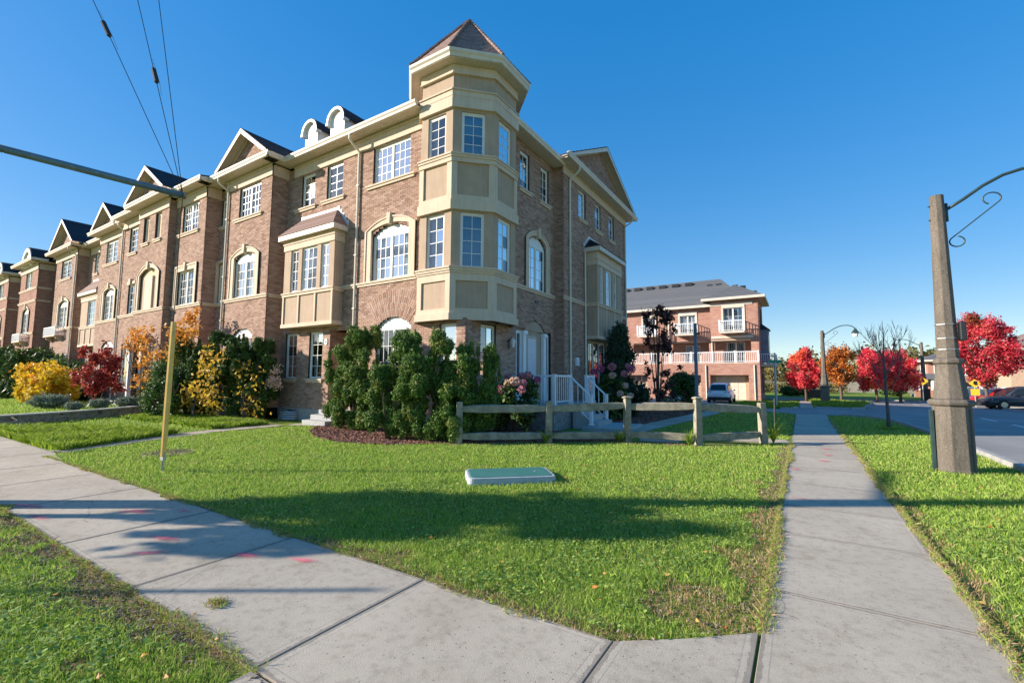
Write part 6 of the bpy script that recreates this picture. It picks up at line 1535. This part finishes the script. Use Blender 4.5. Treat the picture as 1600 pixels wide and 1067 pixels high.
shrub('flowering_plant', -6.0, 25.6, [(-6.0, 25.6, .35, .6, .4, .3)], 1600, .08, 'shrub_green', 'low plant with white flowers beyond the fence', 'plant', None, .2, 18, (.3, .2, 3), extra=(([(-6.0, 25.5, .45, .6, .4, .28)], 420, .08, 'petal_white', 'blossom'),))

# ------------------------------------------------------------ trees
def TP(px, y):
    k = (px-800)/710; return ((k*.844-.536)*y/(.844+k*.536), y)
def branching(mb, p, d, L, r, depth, R, tips, spread=.5, up=.25, minr=.004):
    n = 3; pts = [p]; q = p.copy(); dd = d.copy()
    for i in range(n):
        dd = (dd+Vector((R.uniform(-.12, .12), R.uniform(-.12, .12), R.uniform(-.04, .10)))).normalized(); q = q+dd*(L/n); pts.append(q.copy())
    mb.tube(pts, [r*(1-.12*i) for i in range(n+1)], 6 if r > .015 else 4)
    tips.append(q)
    if depth == 0: return
    for k in range(3 if depth > 1 else R.choice((2, 3, 4))):
        t = R.uniform(.35, 1.0) if k else 1.0; b = pts[0].lerp(pts[-1], t) if k else q
        a = R.random()*6.28; s = Vector((math.cos(a), math.sin(a), 0))*spread*R.uniform(.6, 1.3)
        branching(mb, b, (dd+s+Vector((0, 0, up))).normalized(), L*R.uniform(.6, .82), max(minr, r*.62), depth-1, R, tips, spread, up, minr)
def bare_tree(x, y, h, label, seed):
    o = empty('bare_tree', (x, y, 0), label, 'tree'); R = random.Random(seed); t = MB(); t.tube([(x, y, -.05), (x+.01, y, .3), (x, y+.02, 1.0), (x-.02, y+.02, 1.75)], [.07, .05, .04, .034], 8); t.build('trunk', 'bark_grey', o, smooth=True)
    b = MB(); tips = []
    for i in range(10):
        z = 1.0+1.3*i/9; a = i*2.4; br = Vector((x-.01, y+.02, min(z, 1.75)+max(0, z-1.75)))
        branching(b, Vector((x-.015, y+.02, z)), Vector((math.cos(a)*.75, math.sin(a)*.75, 1.0)).normalized(), .74-.03*i, .014, 3, R, tips, .40, .36, .0042)
    b.tube([(x-.02, y+.02, 1.7), (x-.01, y+.02, 2.3), (x+.01, y, 2.9), (x, y, 3.45)], [.034, .024, .014, .005], 6)
    b.build('branches', 'bark_grey', o)
    rg = leafcloud([(x, y, .03, .4, .4, .05)], 900, .04, .5, .1, 2, seed); put('grass_ring', np_mesh('grass_ring', rg, 4, 'long_grass'), o)
bare_tree(2.27, 18.6, 3.7, 'slim leafless young tree on the verge between sidewalk and road', 91)
def leafy_tree(x, y, h, cr, cz, ch, mat, label, seed, n=9000, size=.13, trunk=1.3, group='autumn trees beyond the lane', bareup=False, mat2=None, shade=None, cl=46):
    o = empty('maple_tree', (x, y, 0), label, 'tree', group); R = random.Random(seed)
    t = MB(); t.tube([(x, y, -.05), (x+.02, y, trunk*.5), (x, y, trunk), (x, y+.03, trunk+.8)], [.11, .09, .08, .06], 8); t.build('trunk', 'bark', o, smooth=True)
    b = MB(); tips = []
    for i in range(8): a = i*2.4; branching(b, Vector((x, y, trunk-.1+.12*i)), Vector((math.cos(a)*.8, math.sin(a)*.8, .9)).normalized(), cr*.55, .035, 2, R, tips, .5, .3, .008)
    if bareup:
        for i in range(9): a = i*2.4+1; branching(b, Vector((x, y, trunk+.6)), Vector((math.cos(a)*.35, math.sin(a)*.35, 1.0)).normalized(), ch*.55, .03, 3, R, tips, .3, .5, .008)
    b.build('branches', 'bark', o)
    L = clumps(x, y, cz-ch, cz+ch, cr*.86, cr*.86, cl*2, cr*.07, cr*.24, seed, lambda t: max(.3, math.sin(math.pi*(.12+.82*t)))**.7)
    put('crown', np_mesh('crown', leafcloud(L, n, size, 0, .3, 1.2, seed), 4, mat), o)
leafy_tree(*TP(1257, 40.5), 4.2, 1.42, 2.45, 1.38, 'maple_red', 'red maple turning orange, left of the far lamp post', 101, 12000, .10, .9)
leafy_tree(*TP(1312, 39.5), 4.0, 1.30, 2.55, 1.15, 'maple_orange', 'orange brown tree with bare top twigs, right of the far lamp post', 102, 6500, .10, .95, bareup=True)
leafy_tree(*TP(1367, 42.5), 4.2, 1.55, 2.35, 1.35, 'maple_red', 'bright red maple behind the leafless young tree', 103, 12000, .10, .8)
leafy_tree(*TP(1404, 43.5), 4.0, 1.55, 2.3, 1.3, 'maple_red', 'second bright red maple, touching the one behind the leafless tree', 104, 9000, .10, .8)
leafy_tree(*TP(1538, 40.5), 5.6, 2.0, 3.55, 2.0, 'maple_crimson', 'large crimson maple behind the near lamp post at the right', 105, 17000, .11, 1.3)
# shade tree behind the camera, whose dappled shadow lies on walk and lawn
leafy_tree(-10.7, -1.0, 5, 1.30, 3.35, .95, 'shrub_green', 'small street tree behind the camera casting the dappled shadow on the lawn', 106, 5200, .12, 1.9, None, cl=17)
sp_ = empty('sign_post', (-9.9, -2.6, 0), 'thin galvanised sign post behind the camera', 'post'); MB().tube([(-9.9, -2.6, 0), (-9.9, -2.6, 3.4)], .03, 8).build('post', 'galvanised', sp_)

# ------------------------------------------------------------ street sign, yellow signs, post by the ball shrub
sg = empty('street_sign', (-1.22, 29.6, 0), 'green street name sign on a pale pole at the lane corner', 'street sign')
MB().tube([(-1.22, 29.6, 0), (-1.22, 29.6, 2.55)], .06, 10).build('pole', 'galvanised', sg)
bl = MB().box(-1.52, -.86, 29.58, 29.62, 2.50, 2.68).build('blade', 'sign_green', sg); MB().box(-1.24, -1.20, 29.25, 29.95, 2.70, 2.86).build('blade', 'sign_green', sg)
def warn(x, y, z, s, label, shape='diamond'):
    o = empty('warning_sign', (x, y, 0), label, 'warning sign', 'yellow warning signs beyond the road'); MB().tube([(x, y+.04, 0), (x, y+.04, z)], .035, 8).build('pole', 'galvanised', o)
    a = yaw*0; f = frame(x, y, math.cos(-.15), math.sin(-.15), -math.sin(.15), -math.cos(.15))
    m_ = MB(); flat_poly(m_, f, [(-s, z), (0, z-s), (s, z), (0, z+s)] if shape == 'diamond' else [(-s*.8, z-s), (s*.8, z-s), (s*.8, z+s*.6), (-s*.8, z+s*.6)], 0, .02); p = m_.build('plate', 'sign_yellow', o)
    if shape == 'diamond':
        k = MB(); flat_poly(k, f, [(-.07*s*3, z-.05), (.05, z-.12), (.16, z-.05), (.1, z+.05), (.14, z+.12), (-.02, z+.16), (-.06, z+.05)], .02, .024); k.build('symbol', 'ink_dark', p)
warn(*TP(1440, 47.0), 1.55, .34, 'yellow diamond warning sign on the far verge left of the near lamp post')
cbx = TP(1445, 48.5)
MB().box(cbx[0]-.2, cbx[0]+.25, 48.5, 48.9, -.03, .95).build('utility_cabinet', 'black_metal', None, label='dark utility cabinet at the foot of the yellow diamond sign', cat='utility cabinet', bevel=.02)
warn(*TP(1521, 38.0), 1.42, .26, 'yellow warning plate right of the near lamp post, topmost of its pole', 'diamond'); 
warn(*TP(1521, 37.9), .95, .24, 'small square orange yellow plate right of the near lamp post', 'square')
bp_ = empty('post', (-5.0, 27.4, 0), 'tall dark square post standing before the orange brick garages', 'post'); MB().box(-5.08, -4.92, 27.32, 27.48, 0, 4.75).build('shaft', 'blind_grey', bp_); MB().box(-4.92, -4.74, 27.3, 27.46, 4.1, 4.2).build('bracket', 'black_metal', bp_)
mp_ = empty('garden_stake', (-.55, 13.9, 0), 'thin dark metal stake behind the right end post of the fence', 'stake'); MB().tube([(-.62, 13.6, 0), (-.60, 13.62, 1.05)], .022, 6).build('stake', 'black_metal', mp_); MB().tube([(-.60, 13.62, 1.0), (-.35, 14.6, .95)], .012, 5).build('rail', 'black_metal', mp_)
tr1 = empty('utility_cabinet', (.1, 44, 0), 'low dark utility box behind the far lamp post', 'utility cabinet'); MB().box(.25, 1.35, 42.5, 43.3, 0, .85).build('cabinet', 'dark_green_metal', tr1, bevel=.03)

# ------------------------------------------------------------ cars
def car(x, y, ang, s, paint, label, rear=True):
    """suv, x forward; origin at the ground centre"""
    o = empty('parked_car', (x, y, 0), label, 'car', 'parked cars'); R = Matrix.Rotation(ang, 3, 'Z')
    def W(p): v = R@Vector(p)*s; return (v.x+x, v.y+y, v.z)
    # body stations along the length: (x, half width, z bottom, z shoulder, half width at shoulder)
    st = [(-2.18, .70, .42, .86, .66), (-2.10, .84, .30, .98, .80), (-1.7, .90, .24, 1.02, .87), (-.6, .91, .22, 1.02, .89), (.6, .91, .22, .99, .88), (1.35, .89, .24, .94, .85), (1.95, .82, .28, .84, .74), (2.14, .66, .40, .70, .58)]
    rings = [[W(p) for p in ((X, -w*.94, zb), (X, -w, zb+.16), (X, -w, (zb+zs)/2), (X, -ws, zs-.04), (X, -ws*.93, zs), (X, 0, zs+.02), (X, ws*.93, zs), (X, ws, zs-.04), (X, w, (zb+zs)/2), (X, w, zb+.16), (X, w*.94, zb))] for X, w, zb, zs, ws in st]
    MB().loft(rings).build('body', paint, o, smooth=True)
    cab = [(-2.02, .76, 1.0, .72), (-1.80, .74, 1.30, .68), (-1.60, .70, 1.56, .62), (-1.0, .70, 1.66, .60), (0, .70, 1.66, .61), (.45, .71, 1.58, .62), (1.15, .76, .98, .72)]
    rr_ = [[W(p) for p in ((X, -.80, .97), (X, -w, min(z, 1.05)), (X, -(w+wt)/2, (1.0+z)/2), (X, -wt, z-.04), (X, -wt*.85, z), (X, 0, z+.02), (X, wt*.85, z), (X, wt, z-.04), (X, (w+wt)/2, (1.0+z)/2), (X, w, min(z, 1.05)), (X, .80, .97))] for X, w, z, wt in cab]
    MB().loft(rr_).build('roof', paint, o, smooth=True)
    def q(name, pts, mat, par=o): m_ = MB(); m_.v = [W(p) for p in pts]; m_.f = [tuple(range(len(pts)))]; ob = m_.build(name, mat, par); sm = ob.modifiers.new('t', 'SOLIDIFY'); sm.thickness = .012; return ob
    q('rear_window', [(-2.06, -.62, 1.06), (-2.06, .62, 1.06), (-1.72, .56, 1.52), (-1.72, -.56, 1.52)], 'car_glass')
    q('windscreen', [(1.17, -.64, 1.02), (1.17, .64, 1.02), (.52, .56, 1.56), (.52, -.56, 1.56)], 'car_glass')
    for sd in (-1, 1):
        q('side_window', [(-1.72, sd*.775, 1.06), (-.62, sd*.79, 1.06), (-.62, sd*.69, 1.52), (-1.45, sd*.69, 1.50)], 'car_glass'); q('side_window', [(-.54, sd*.79, 1.06), (.92, sd*.785, 1.05), (.42, sd*.69, 1.50), (-.54, sd*.69, 1.52)], 'car_glass')
        q('tail_light', [(-2.16, sd*.52, .98), (-2.08, sd*.85, .98), (-2.10, sd*.86, .84), (-2.17, sd*.55, .88)], 'tail_red')
        q('headlight', [(2.0, sd*.55, .72), (1.88, sd*.80, .76), (1.90, sd*.79, .66), (2.04, sd*.54, .64)], 'chrome')
        m_ = MB(); m_.tube([W((.72, sd*.88, 1.02)), W((.70, sd*1.0, 1.08))], .07*s, 6); m_.build('mirror', paint, o)
        q('door_handle', [(-.5, sd*.915, .84), (-.32, sd*.915, .84), (-.32, sd*.915, .87), (-.5, sd*.915, .87)], 'chrome')
    b = MB(); b.v = []; b.loft([[W(p) for p in ((X, -w, .22), (X, w, .22), (X, w, .50), (X, -w, .50))] for X, w in ((-2.24, .62), (-2.14, .86), (-1.9, .915))]); b.build('rear_bumper', 'rubber', o)
    b = MB(); b.loft([[W(p) for p in ((X, -w, .22), (X, w, .22), (X, w, .46), (X, -w, .46))] for X, w in ((2.20, .58), (2.08, .82), (1.85, .90))]); b.build('front_bumper', 'rubber', o)
    q('number_plate', [(-2.245, -.26, .58), (-2.245, .26, .58), (-2.215, .26, .74), (-2.215, -.26, .74)], 'plate')
    for X in (-1.35, 1.32):
        for sd in (-1, 1):
            w_ = MB(); w_.tube([W((X, sd*.72, .34)), W((X, sd*.93, .34))], .34*s, 20); wh = w_.build('wheel', 'rubber', o); r_ = MB(); r_.tube([W((X, sd*.90, .34)), W((X, sd*.94, .34))], .20*s, 12); r_.build('rim', 'chrome', wh)
car(-4.75, 35.0, RAD(90), .80, 'car_white', 'white suv parked in front of the garage, seen from behind')
car(TP(1590, 37)[0], 37, RAD(190), .76, 'car_dark', 'dark navy suv parked at the right edge of the photo')
car(TP(1558, 42)[0], 42, RAD(192), .66, 'car_red', 'red car mostly hidden behind the dark suv')
# ============================================================ background houses
# orange brick garage house across the lane (front faces -y)
B = empty('garage_house', (-7.5, 42, 0), 'orange brick house with garages and white balconies across the lane', 'house')
YB = 38.6; bb = Brickwork(B, 'brick_orange'); FB = south(YB); K = 38.6/36.0
def Zk(z): return 1.5+(z-1.5)*K
def Xk(x): return x*K
FB2 = south(YB+1.6)
def bigbrick(fr, u0, u1, z0, z1, o=()):  # coarser coursing is enough at this distance
    global ROW, PITCH
    r, p = ROW, PITCH; ROW, PITCH = .10, .32; bb.wall(fr, u0, u1, z0, z1, o); ROW, PITCH = r, p
XR = Xk(-2.38); XL = -22.0; XM = Xk(-5.45)
gz = Zk(2.75)
bigbrick(FB, XL, XR, 0, gz, [(Xk(-5.62), Xk(-3.10), 0, Zk(1.92)), (Xk(-8.35), Xk(-6.25), 0, Zk(1.92)), (Xk(-12.5), Xk(-10.2), 0, Zk(1.92))])
YU = YB+1.5; FU = south(YU); KU = YU/36.0
def xu(x): return x*KU
def zu(z): return 1.5+(z-1.5)*KU
bigbrick(FU, xu(-5.5), xu(-2.38), zu(4.45), zu(7.55), [(xu(-4.62), xu(-3.32), zu(4.95), zu(6.75))])
FUl, FVl = south(YU+1.3), south(YU+1.7)
bigbrick(FUl, xu(-5.5), xu(-2.38), gz, zu(4.5), [(xu(-4.6), xu(-3.35), gz, zu(4.35))])
MB().box(XL, xu(-2.38)-.1, YU+.6, YU+2.2, zu(4.40), zu(4.45)).build('soffit', 'soffit', B); MB().box(xu(-5.5), xu(-2.38)-.1, YU+.02, YU+.6, zu(4.39), zu(4.44)).build('soffit', 'soffit', B)
bigbrick(FU, xu(-2.38)-.55, xu(-2.38), gz, zu(4.45))
FV = south(YU+.5)
bigbrick(FV, XL, xu(-5.5), zu(4.45), zu(7.1), [(xu(-7.75), xu(-6.6), zu(4.95), zu(6.45)), (xu(-10.6), xu(-9.6), zu(4.95), zu(6.45))])
bigbrick(FVl, XL, xu(-5.5), gz, zu(4.5), [(xu(-7.6), xu(-6.5), gz, zu(4.2))])
for u_ in (xu(-5.7), xu(-8.7), xu(-11.8)): bigbrick(FV, u_, u_+.45, gz, zu(4.45))
EB = east(xu(-2.38)); bigbrick(EB, YU, 44.7, 0, zu(7.55), [(YU+2.0, YU+3, zu(5.3), zu(6.8)), (YU+3.5, YU+4.2, zu(5.3), zu(6.8)), (YU+2, YU+3, .5, 2), (YU+3.5, YU+4.2, .5, 2)])
bigbrick(west(XL), YB, 44.6, 0, zu(7.0))
core(B, [(XL+.2, xu(-2.6), YU+2.6, 44.5, .1, zu(7.0)), (XL+.2, xu(-2.6), YB+2.6, 44.5, .1, gz)])
MB().box(XL, xu(-2.38), 44.6, 44.8, 0, zu(7.0)).build('rear_wall', 'pale_brick', B)
for a, c in ((Xk(-5.62), Xk(-3.10)), (Xk(-8.35), Xk(-6.25)), (Xk(-12.5), Xk(-10.2))):
    f = MB(); f.box(a, a+.28, YB+.8, YB+.86, 0, Zk(1.92)); f.box(c-.28, c, YB+.8, YB+.86, 0, Zk(1.92)); f.box(a+.28, c-.28, YB+.8, YB+.859, Zk(1.86), Zk(1.92)); f.build('garage_surround', 'stucco', B)
    gd = empty_part = MB().box(a+.25, c-.25, YB+.88, YB+.92, 0, Zk(1.87)).build('garage_door', 'trim_light', B)
    for r in range(4):
        for q in range(4):
            wd = (c-a-.5)/4; h_ = Zk(1.87)/4; MB().box(a+.25+wd*q+.05, a+.25+wd*(q+1)-.05, YB+.86, YB+.882, h_*r+.05, h_*(r+1)-.05).build('door_panel', 'blind_grey' if (r == 3 and a < -6.5) else 'trim_light', gd)
    MB().box(a, a+.001+.0, YB+.0, YB+.88, 0, Zk(1.92)); s_ = MB(); s_.box(a-.02, a, YB+.02, YB+.9, 0, Zk(1.92)); s_.box(c, c+.02, YB+.02, YB+.9, 0, Zk(1.92)); s_.box(a, c, YB+.02, YB+.9, Zk(1.92), Zk(1.94)); s_.build('garage_reveal', 'brick_orange', B)
def bdoor(fr, u0, u1, z0, z1, head=True):
    w_ = window(B, fr, u0, u1, z0, z1, 2, 3, 2, curtain='curtain', fmat='white_trim')
    if head: MB().fbox(fr, u0-.12, u1+.12, 0, .06, z1, z1+.30).build('lintel', 'trim_light', B); MB().fbox(fr, u0-.13, u0, 0, .05, z0, z1).build('door_trim', 'trim_light', B); MB().fbox(fr, u1, u1+.13, 0, .05, z0, z1).build('door_trim', 'trim_light', B)
bdoor(FU, xu(-4.62), xu(-3.32), zu(4.95), zu(6.75)); bdoor(FUl, xu(-4.6), xu(-3.35), gz, zu(4.35), False)
bdoor(FV, xu(-7.75), xu(-6.6), zu(4.95), zu(6.45)); bdoor(FVl, xu(-7.6), xu(-6.5), gz, zu(4.2), False); bdoor(FV, xu(-10.6), xu(-9.6), zu(4.95), zu(6.45))
MB().fbox(FU, xu(-5.45), xu(-2.70), 0, .06, zu(4.55), zu(4.72)).build('string_course', 'trim_light', B)
def balc(fr, u0, u1, z, dep, name='balcony'):
    o = MB().fbox(fr, u0, u1, 0, dep, z-.14, z).build(name, 'trim_light', B)
    r = MB(); H = .85
    r.fbox(fr, u0, u1, dep-.05, dep, z+H-.06, z+H); r.fbox(fr, u0, u1, dep-.045, dep-.005, z+.06, z+.10)
    for u in (u0, u1-.05): r.fbox(fr, u, u+.05, 0, dep-.05, z+H-.06, z+H-.001); r.fbox(fr, u+.01, u+.04, 0, dep-.05, z+.06, z+.099)
    r.build('balcony_railing', 'white_paint', o)
    n = int((u1-u0)/.13)
    b = MB()
    for i in range(n): u = u0+(u1-u0)*(i+.5)/n; b.fbox(fr, u-.014, u+.014, dep-.035, dep-.012, z+.1, z+H-.06)
    for i in range(int(dep/.13)): d = dep*(i+.5)/max(1, int(dep/.13)); b.fbox(fr, u0+.01, u0+.035, d-.014, d+.014, z+.1, z+H-.06); b.fbox(fr, u1-.035, u1-.01, d-.014, d+.014, z+.1, z+H-.06)
    b.build('balusters', 'white_paint', o)
    for u in [u0+(u1-u0)*k/max(1, round((u1-u0)/1.6)) for k in range(max(1, round((u1-u0)/1.6))+1)]: MB().fbox(fr, u-.05, u+.05, dep-.075, dep+.02, z, z+H+.06).build('post', 'white_paint', o)
balc(FU, xu(-4.78), xu(-3.2), zu(4.98), 1.0); balc(FV, xu(-7.95), xu(-6.45), zu(4.98), 1.0); balc(FV, xu(-10.8), xu(-9.4), zu(4.98), 1.0)
balc(FU, XL+.3, XR-.1, gz+.05, 1.45, 'terrace')
balc(EB, YU+1.0, YU+4.3, gz-.05, 1.0)
sbx = xu(-2.38)
sb_ = MB().box(sbx, sbx+.55, YU+1.6, YU+3.4, gz+.2, zu(5.2)).build('side_bay', 'blind_grey', B)
for y_ in (YU+1.75, YU+2.4, YU+3.0): MB().box(sbx+.55, sbx+.57, y_, y_+.3, gz+.9, zu(4.8)).build('pane', 'car_glass', sb_)
MB().loft([[(sbx, YU+1.5, zu(5.2)), (sbx+.68, YU+1.5, zu(5.2)), (sbx+.68, YU+3.5, zu(5.2)), (sbx, YU+3.5, zu(5.2))], [(sbx, YU+1.9, zu(5.7)), (sbx+.05, YU+1.9, zu(5.7)), (sbx+.05, YU+3.1, zu(5.7)), (sbx, YU+3.1, zu(5.7))]]).build('bay_roof', 'shingle_dark', sb_)
# roofs
def hiproof(h, x0, x1, y0, y1, z, k, mat, ov=.5, zmax=99):
    a0, a1, b0, b1 = x0-ov, x1+ov, y0-ov, y1+ov; run = min((a1-a0)/2, (b1-b0)/2); zt = z+run*k
    mb = MB(); 
    if (a1-a0) > (b1-b0): r0, r1 = (a0+run, (b0+b1)/2), (a1-run, (b0+b1)/2)
    else: r0, r1 = ((a0+a1)/2, b0+run), ((a0+a1)/2, b1-run)
    n = 10
    for i in range(n):
        t0, t1 = i/n, (i+1)/n
        def ring(t, up): return [(a0+(r0[0]-a0)*t, b0+(r0[1]-b0)*t, z+(zt-z)*t+up), (a1+(r1[0]-a1)*t, b0+(r1[1]-b0 if (a1-a0) <= (b1-b0) and False else r0[1]-b0)*t, z+(zt-z)*t+up), (a1+(r1[0]-a1)*t, b1+(r1[1]-b1)*t, z+(zt-z)*t+up), (a0+(r0[0]-a0)*t, b1+(r1[1]-b1)*t, z+(zt-z)*t+up)]
        A_, B2 = ring(t0, .008), ring(t1, 0)
        for q in range(4): p = (q+1) % 4; mb.quad(A_[q], A_[p], B2[p], B2[q])
    mb.quad((a0, b0, z), (a1, b0, z), (a1, b1, z), (a0, b1, z)); ro = mb.build('roof', mat, h)
    f = MB(); f.box(a0-.04, a1+.04, b0-.05, b0+.03, z-.16, z+.035); f.box(a0-.04, a1+.04, b1-.03, b1+.05, z-.16, z+.035); f.box(a0-.05, a0+.03, b0+.03, b1-.03, z-.16, z+.034); f.box(a1-.03, a1+.05, b0+.03, b1-.03, z-.16, z+.034); f.box(a0+.03, a1-.03, b0+.03, b1-.03, z-.12, z-.10); f.build('gutter', 'trim_light', ro)
    return ro, zt
r1_, _ = hiproof(B, xu(-5.55), xu(-2.38), YU, 44.7, zu(7.45), .62, 'shingle_grey')
r2_, zt2 = hiproof(B, XL, xu(-3.2), YU+.5, 44.7, zu(7.08), 1.02, 'shingle_grey')
YC = (YU+.5+44.7)/2
for i in range(6): MB().box(-14.2+i*1.15, -13.6+i*1.15, YC-.5, YC-.1, zt2-.42, zt2-.16).build('roof_vent', 'black_metal', r2_)
def rz(x, y, x0, x1, y0, y1, z, k, ov=.5): return z+k*min(x-x0+ov, x1+ov-x, y-y0+ov, y1+ov-y)
for x, y in ((-6.6, YU+1.9), (-5.9, YU+1.9), (-4.6, YU+1.9), (-4.0, YU+1.8), (-3.2, YU+1.9)):
    z = max(rz(x, y, xu(-5.55), xu(-2.38), YU, 44.7, zu(7.45), .62), rz(x, y, XL, xu(-3.2), YU+.5, 44.7, zu(7.08), 1.02)); MB().box(x, x+.4, y, y+.35, z-.1, z+.14).build('roof_vent', 'black_metal', r1_)
for u, a, c in ((xu(-8.58), zu(6.9), gz), (xu(-5.48), zu(6.9), gz)): o = MB(); o.tube([FV(u, .06, a), FV(u, .06, c)], .05, 6); o.build('downspout', 'spout', B)
for u in (Xk(-5.88), Xk(-2.72)): o = MB(); o.tube([FB(u, .06, gz-.15), FB(u, .06, .1)], .05, 6); o.build('downspout', 'spout', B)
bb.finish()
# side houses farther along the side road, in the shade
def backhouse(x0, x1, y0, y1, h, k, mat, roof, label, faces=(), ov=.5, cat='house'):
    H = empty('house', ((x0+x1)/2, (y0+y1)/2, 0), label, cat, 'houses beyond the road')
    MB().box(x0, x1, y0, y1, -.05, h).build('wall', mat, H)
    ro, zt = hiproof(H, x0, x1, y0, y1, h, k, roof, ov)
    for fr, L in faces:
        for (u0, u1, z0, z1) in L:
            m_ = MB(); t = .07; m_.fbox(fr, u0-t, u0, 0, .04, z0-t, z1+t); m_.fbox(fr, u1, u1+t, 0, .04, z0-t, z1+t); m_.fbox(fr, u0, u1, 0, .039, z0-t, z0); m_.fbox(fr, u0, u1, 0, .039, z1, z1+t); m_.fbox(fr, (u0+u1)/2-.03, (u0+u1)/2+.03, .0, .03, z0, z1); w_ = m_.build('window', 'white_trim', H); MB().fbox(fr, u0, u1, .0, .015, z0, z1).build('pane', 'car_glass', w_)
    return H
backhouse(11.0, 17.5, 62, 68, 3.7, .45, 'brick_red', 'shingle_grey', 'brick house with grey roof seen left of the near lamp post', [(south(62), [(11.5, 12.3, 2.2, 3.3), (13.3, 14.2, 2.2, 3.3), (15.3, 16.2, 2.2, 3.3)]), (west(11.0), [(63, 64, 2.2, 3.3), (65.5, 66.5, 2.2, 3.3)])])
pr_ = empty('porch', (10.9, 60.5, 0), 'grey roofed porch with white columns left of the near lamp post', 'porch')
MB().loft([[(9.4, 59, 1.75), (12.4, 59, 1.75), (12.4, 61.9, 1.75), (9.4, 61.9, 1.75)], [(10.2, 59.9, 2.3), (12.0, 59.9, 2.3), (12.0, 61.9, 2.3), (10.2, 61.9, 2.3)]]).build('porch_roof', 'shingle_grey', pr_)
for x in (9.7, 10.8, 12.0): MB().box(x-.13, x+.13, 59.2, 59.46, .7, 1.75).build('column', 'white_paint', pr_); MB().box(x-.25, x+.25, 59.1, 59.56, 0, .7).build('pier', 'brick_red', pr_)
MB().box(9.5, 12.3, 59.2, 61.9, -.02, .25).build('porch_floor', 'foundation', pr_)
backhouse(13.6, 24, 50.0, 58, 4.1, .50, 'pale_brick', 'shingle_brown', 'large tan brick house behind the crimson maple at the right edge', [(west(13.6), [(51.6, 52.6, 2.4, 3.6), (54, 55, 2.4, 3.6)]), (south(50), [(15.6, 16.8, 2.4, 3.6)])], ov=.5)
wf = empty('board_fence', (13.5, 48.4, 0), 'pale board fence behind the parked cars', 'fence')
for i in range(26): x = 10.6+i*.2; MB().box(x+.005, x+.195, 47.6, 47.64, 0, 1.15).build('board', 'white_trim', wf)
wr = MB(); wr.box(10.6, 15.8, 47.64, 47.70, .3, .38); wr.build('rail', 'white_trim', wf); MB().box(10.6, 15.8, 47.64, 47.70, .85, .93).build('rail', 'white_trim', wf)
# tan field, far treeline
mb = MB(); nx, ny = 60, 12
def hz(x, y): return max(-.2, (y-80)*.020)+.5*math.sin(x*.03)*min(1, max(0, (y-90)/60))
for j in range(ny+1):
    for i in range(nx+1): x = -260+700*i/nx; y = 76+300*(j/ny); mb.v.append((x, y, hz(x, y)))
for j in range(ny):
    for i in range(nx): a = j*(nx+1)+i; mb.f.append((a, a+1, a+nx+2, a+nx+1))
mb.build('field', 'field', None, kind='structure')
n = 420; P = []
for i in range(n): x = rnd.uniform(-160, 330); y = 150+rnd.uniform(-12, 45); q = rnd.uniform(2.0, 4.5); P.append((x, y, hz(x, y)+q*.7, q*1.3, q, q*rnd.uniform(.9, 1.5)))
V = leafcloud(P, 70000, .9, 0, .55, 1.2, 5); put('far_treeline', np_mesh('far_treeline', V, 4, 'far_trees'), None, kind='stuff', label='distant autumn treeline beyond the tan field')
P = []
for i in range(46): x = rnd.uniform(-9, 4); y = 66+rnd.uniform(0, 8); P.append((x, y, .6, 1.2, .8, .8))
V = leafcloud(P, 9000, .16, .2, .4, 1.3, 6); put('roadside_brush', np_mesh('roadside_brush', V, 4, 'far_trees'), None, kind='stuff', label='scrubby brush along the far road')
for i, (x, y) in enumerate(((.4, 55.5), (-.9, 53), (7.8, 60))):
    shrub('hedge_shrub', x, y, [(x, y, .45, .9, .6, .5)], 2500, .12, 'yew_dark', ['low dark clipped shrub under the leftmost red maple', 'low dark clipped shrub left of the leftmost red maple trunk', 'low dark clipped shrub under the red maples behind the leafless tree'][i], 'hedge shrub', HG, .1, 120+i, (.4, .2, 3))
# buildings across the street behind the camera are only implied by reflections; none built
print('objects', len(bpy.data.objects))
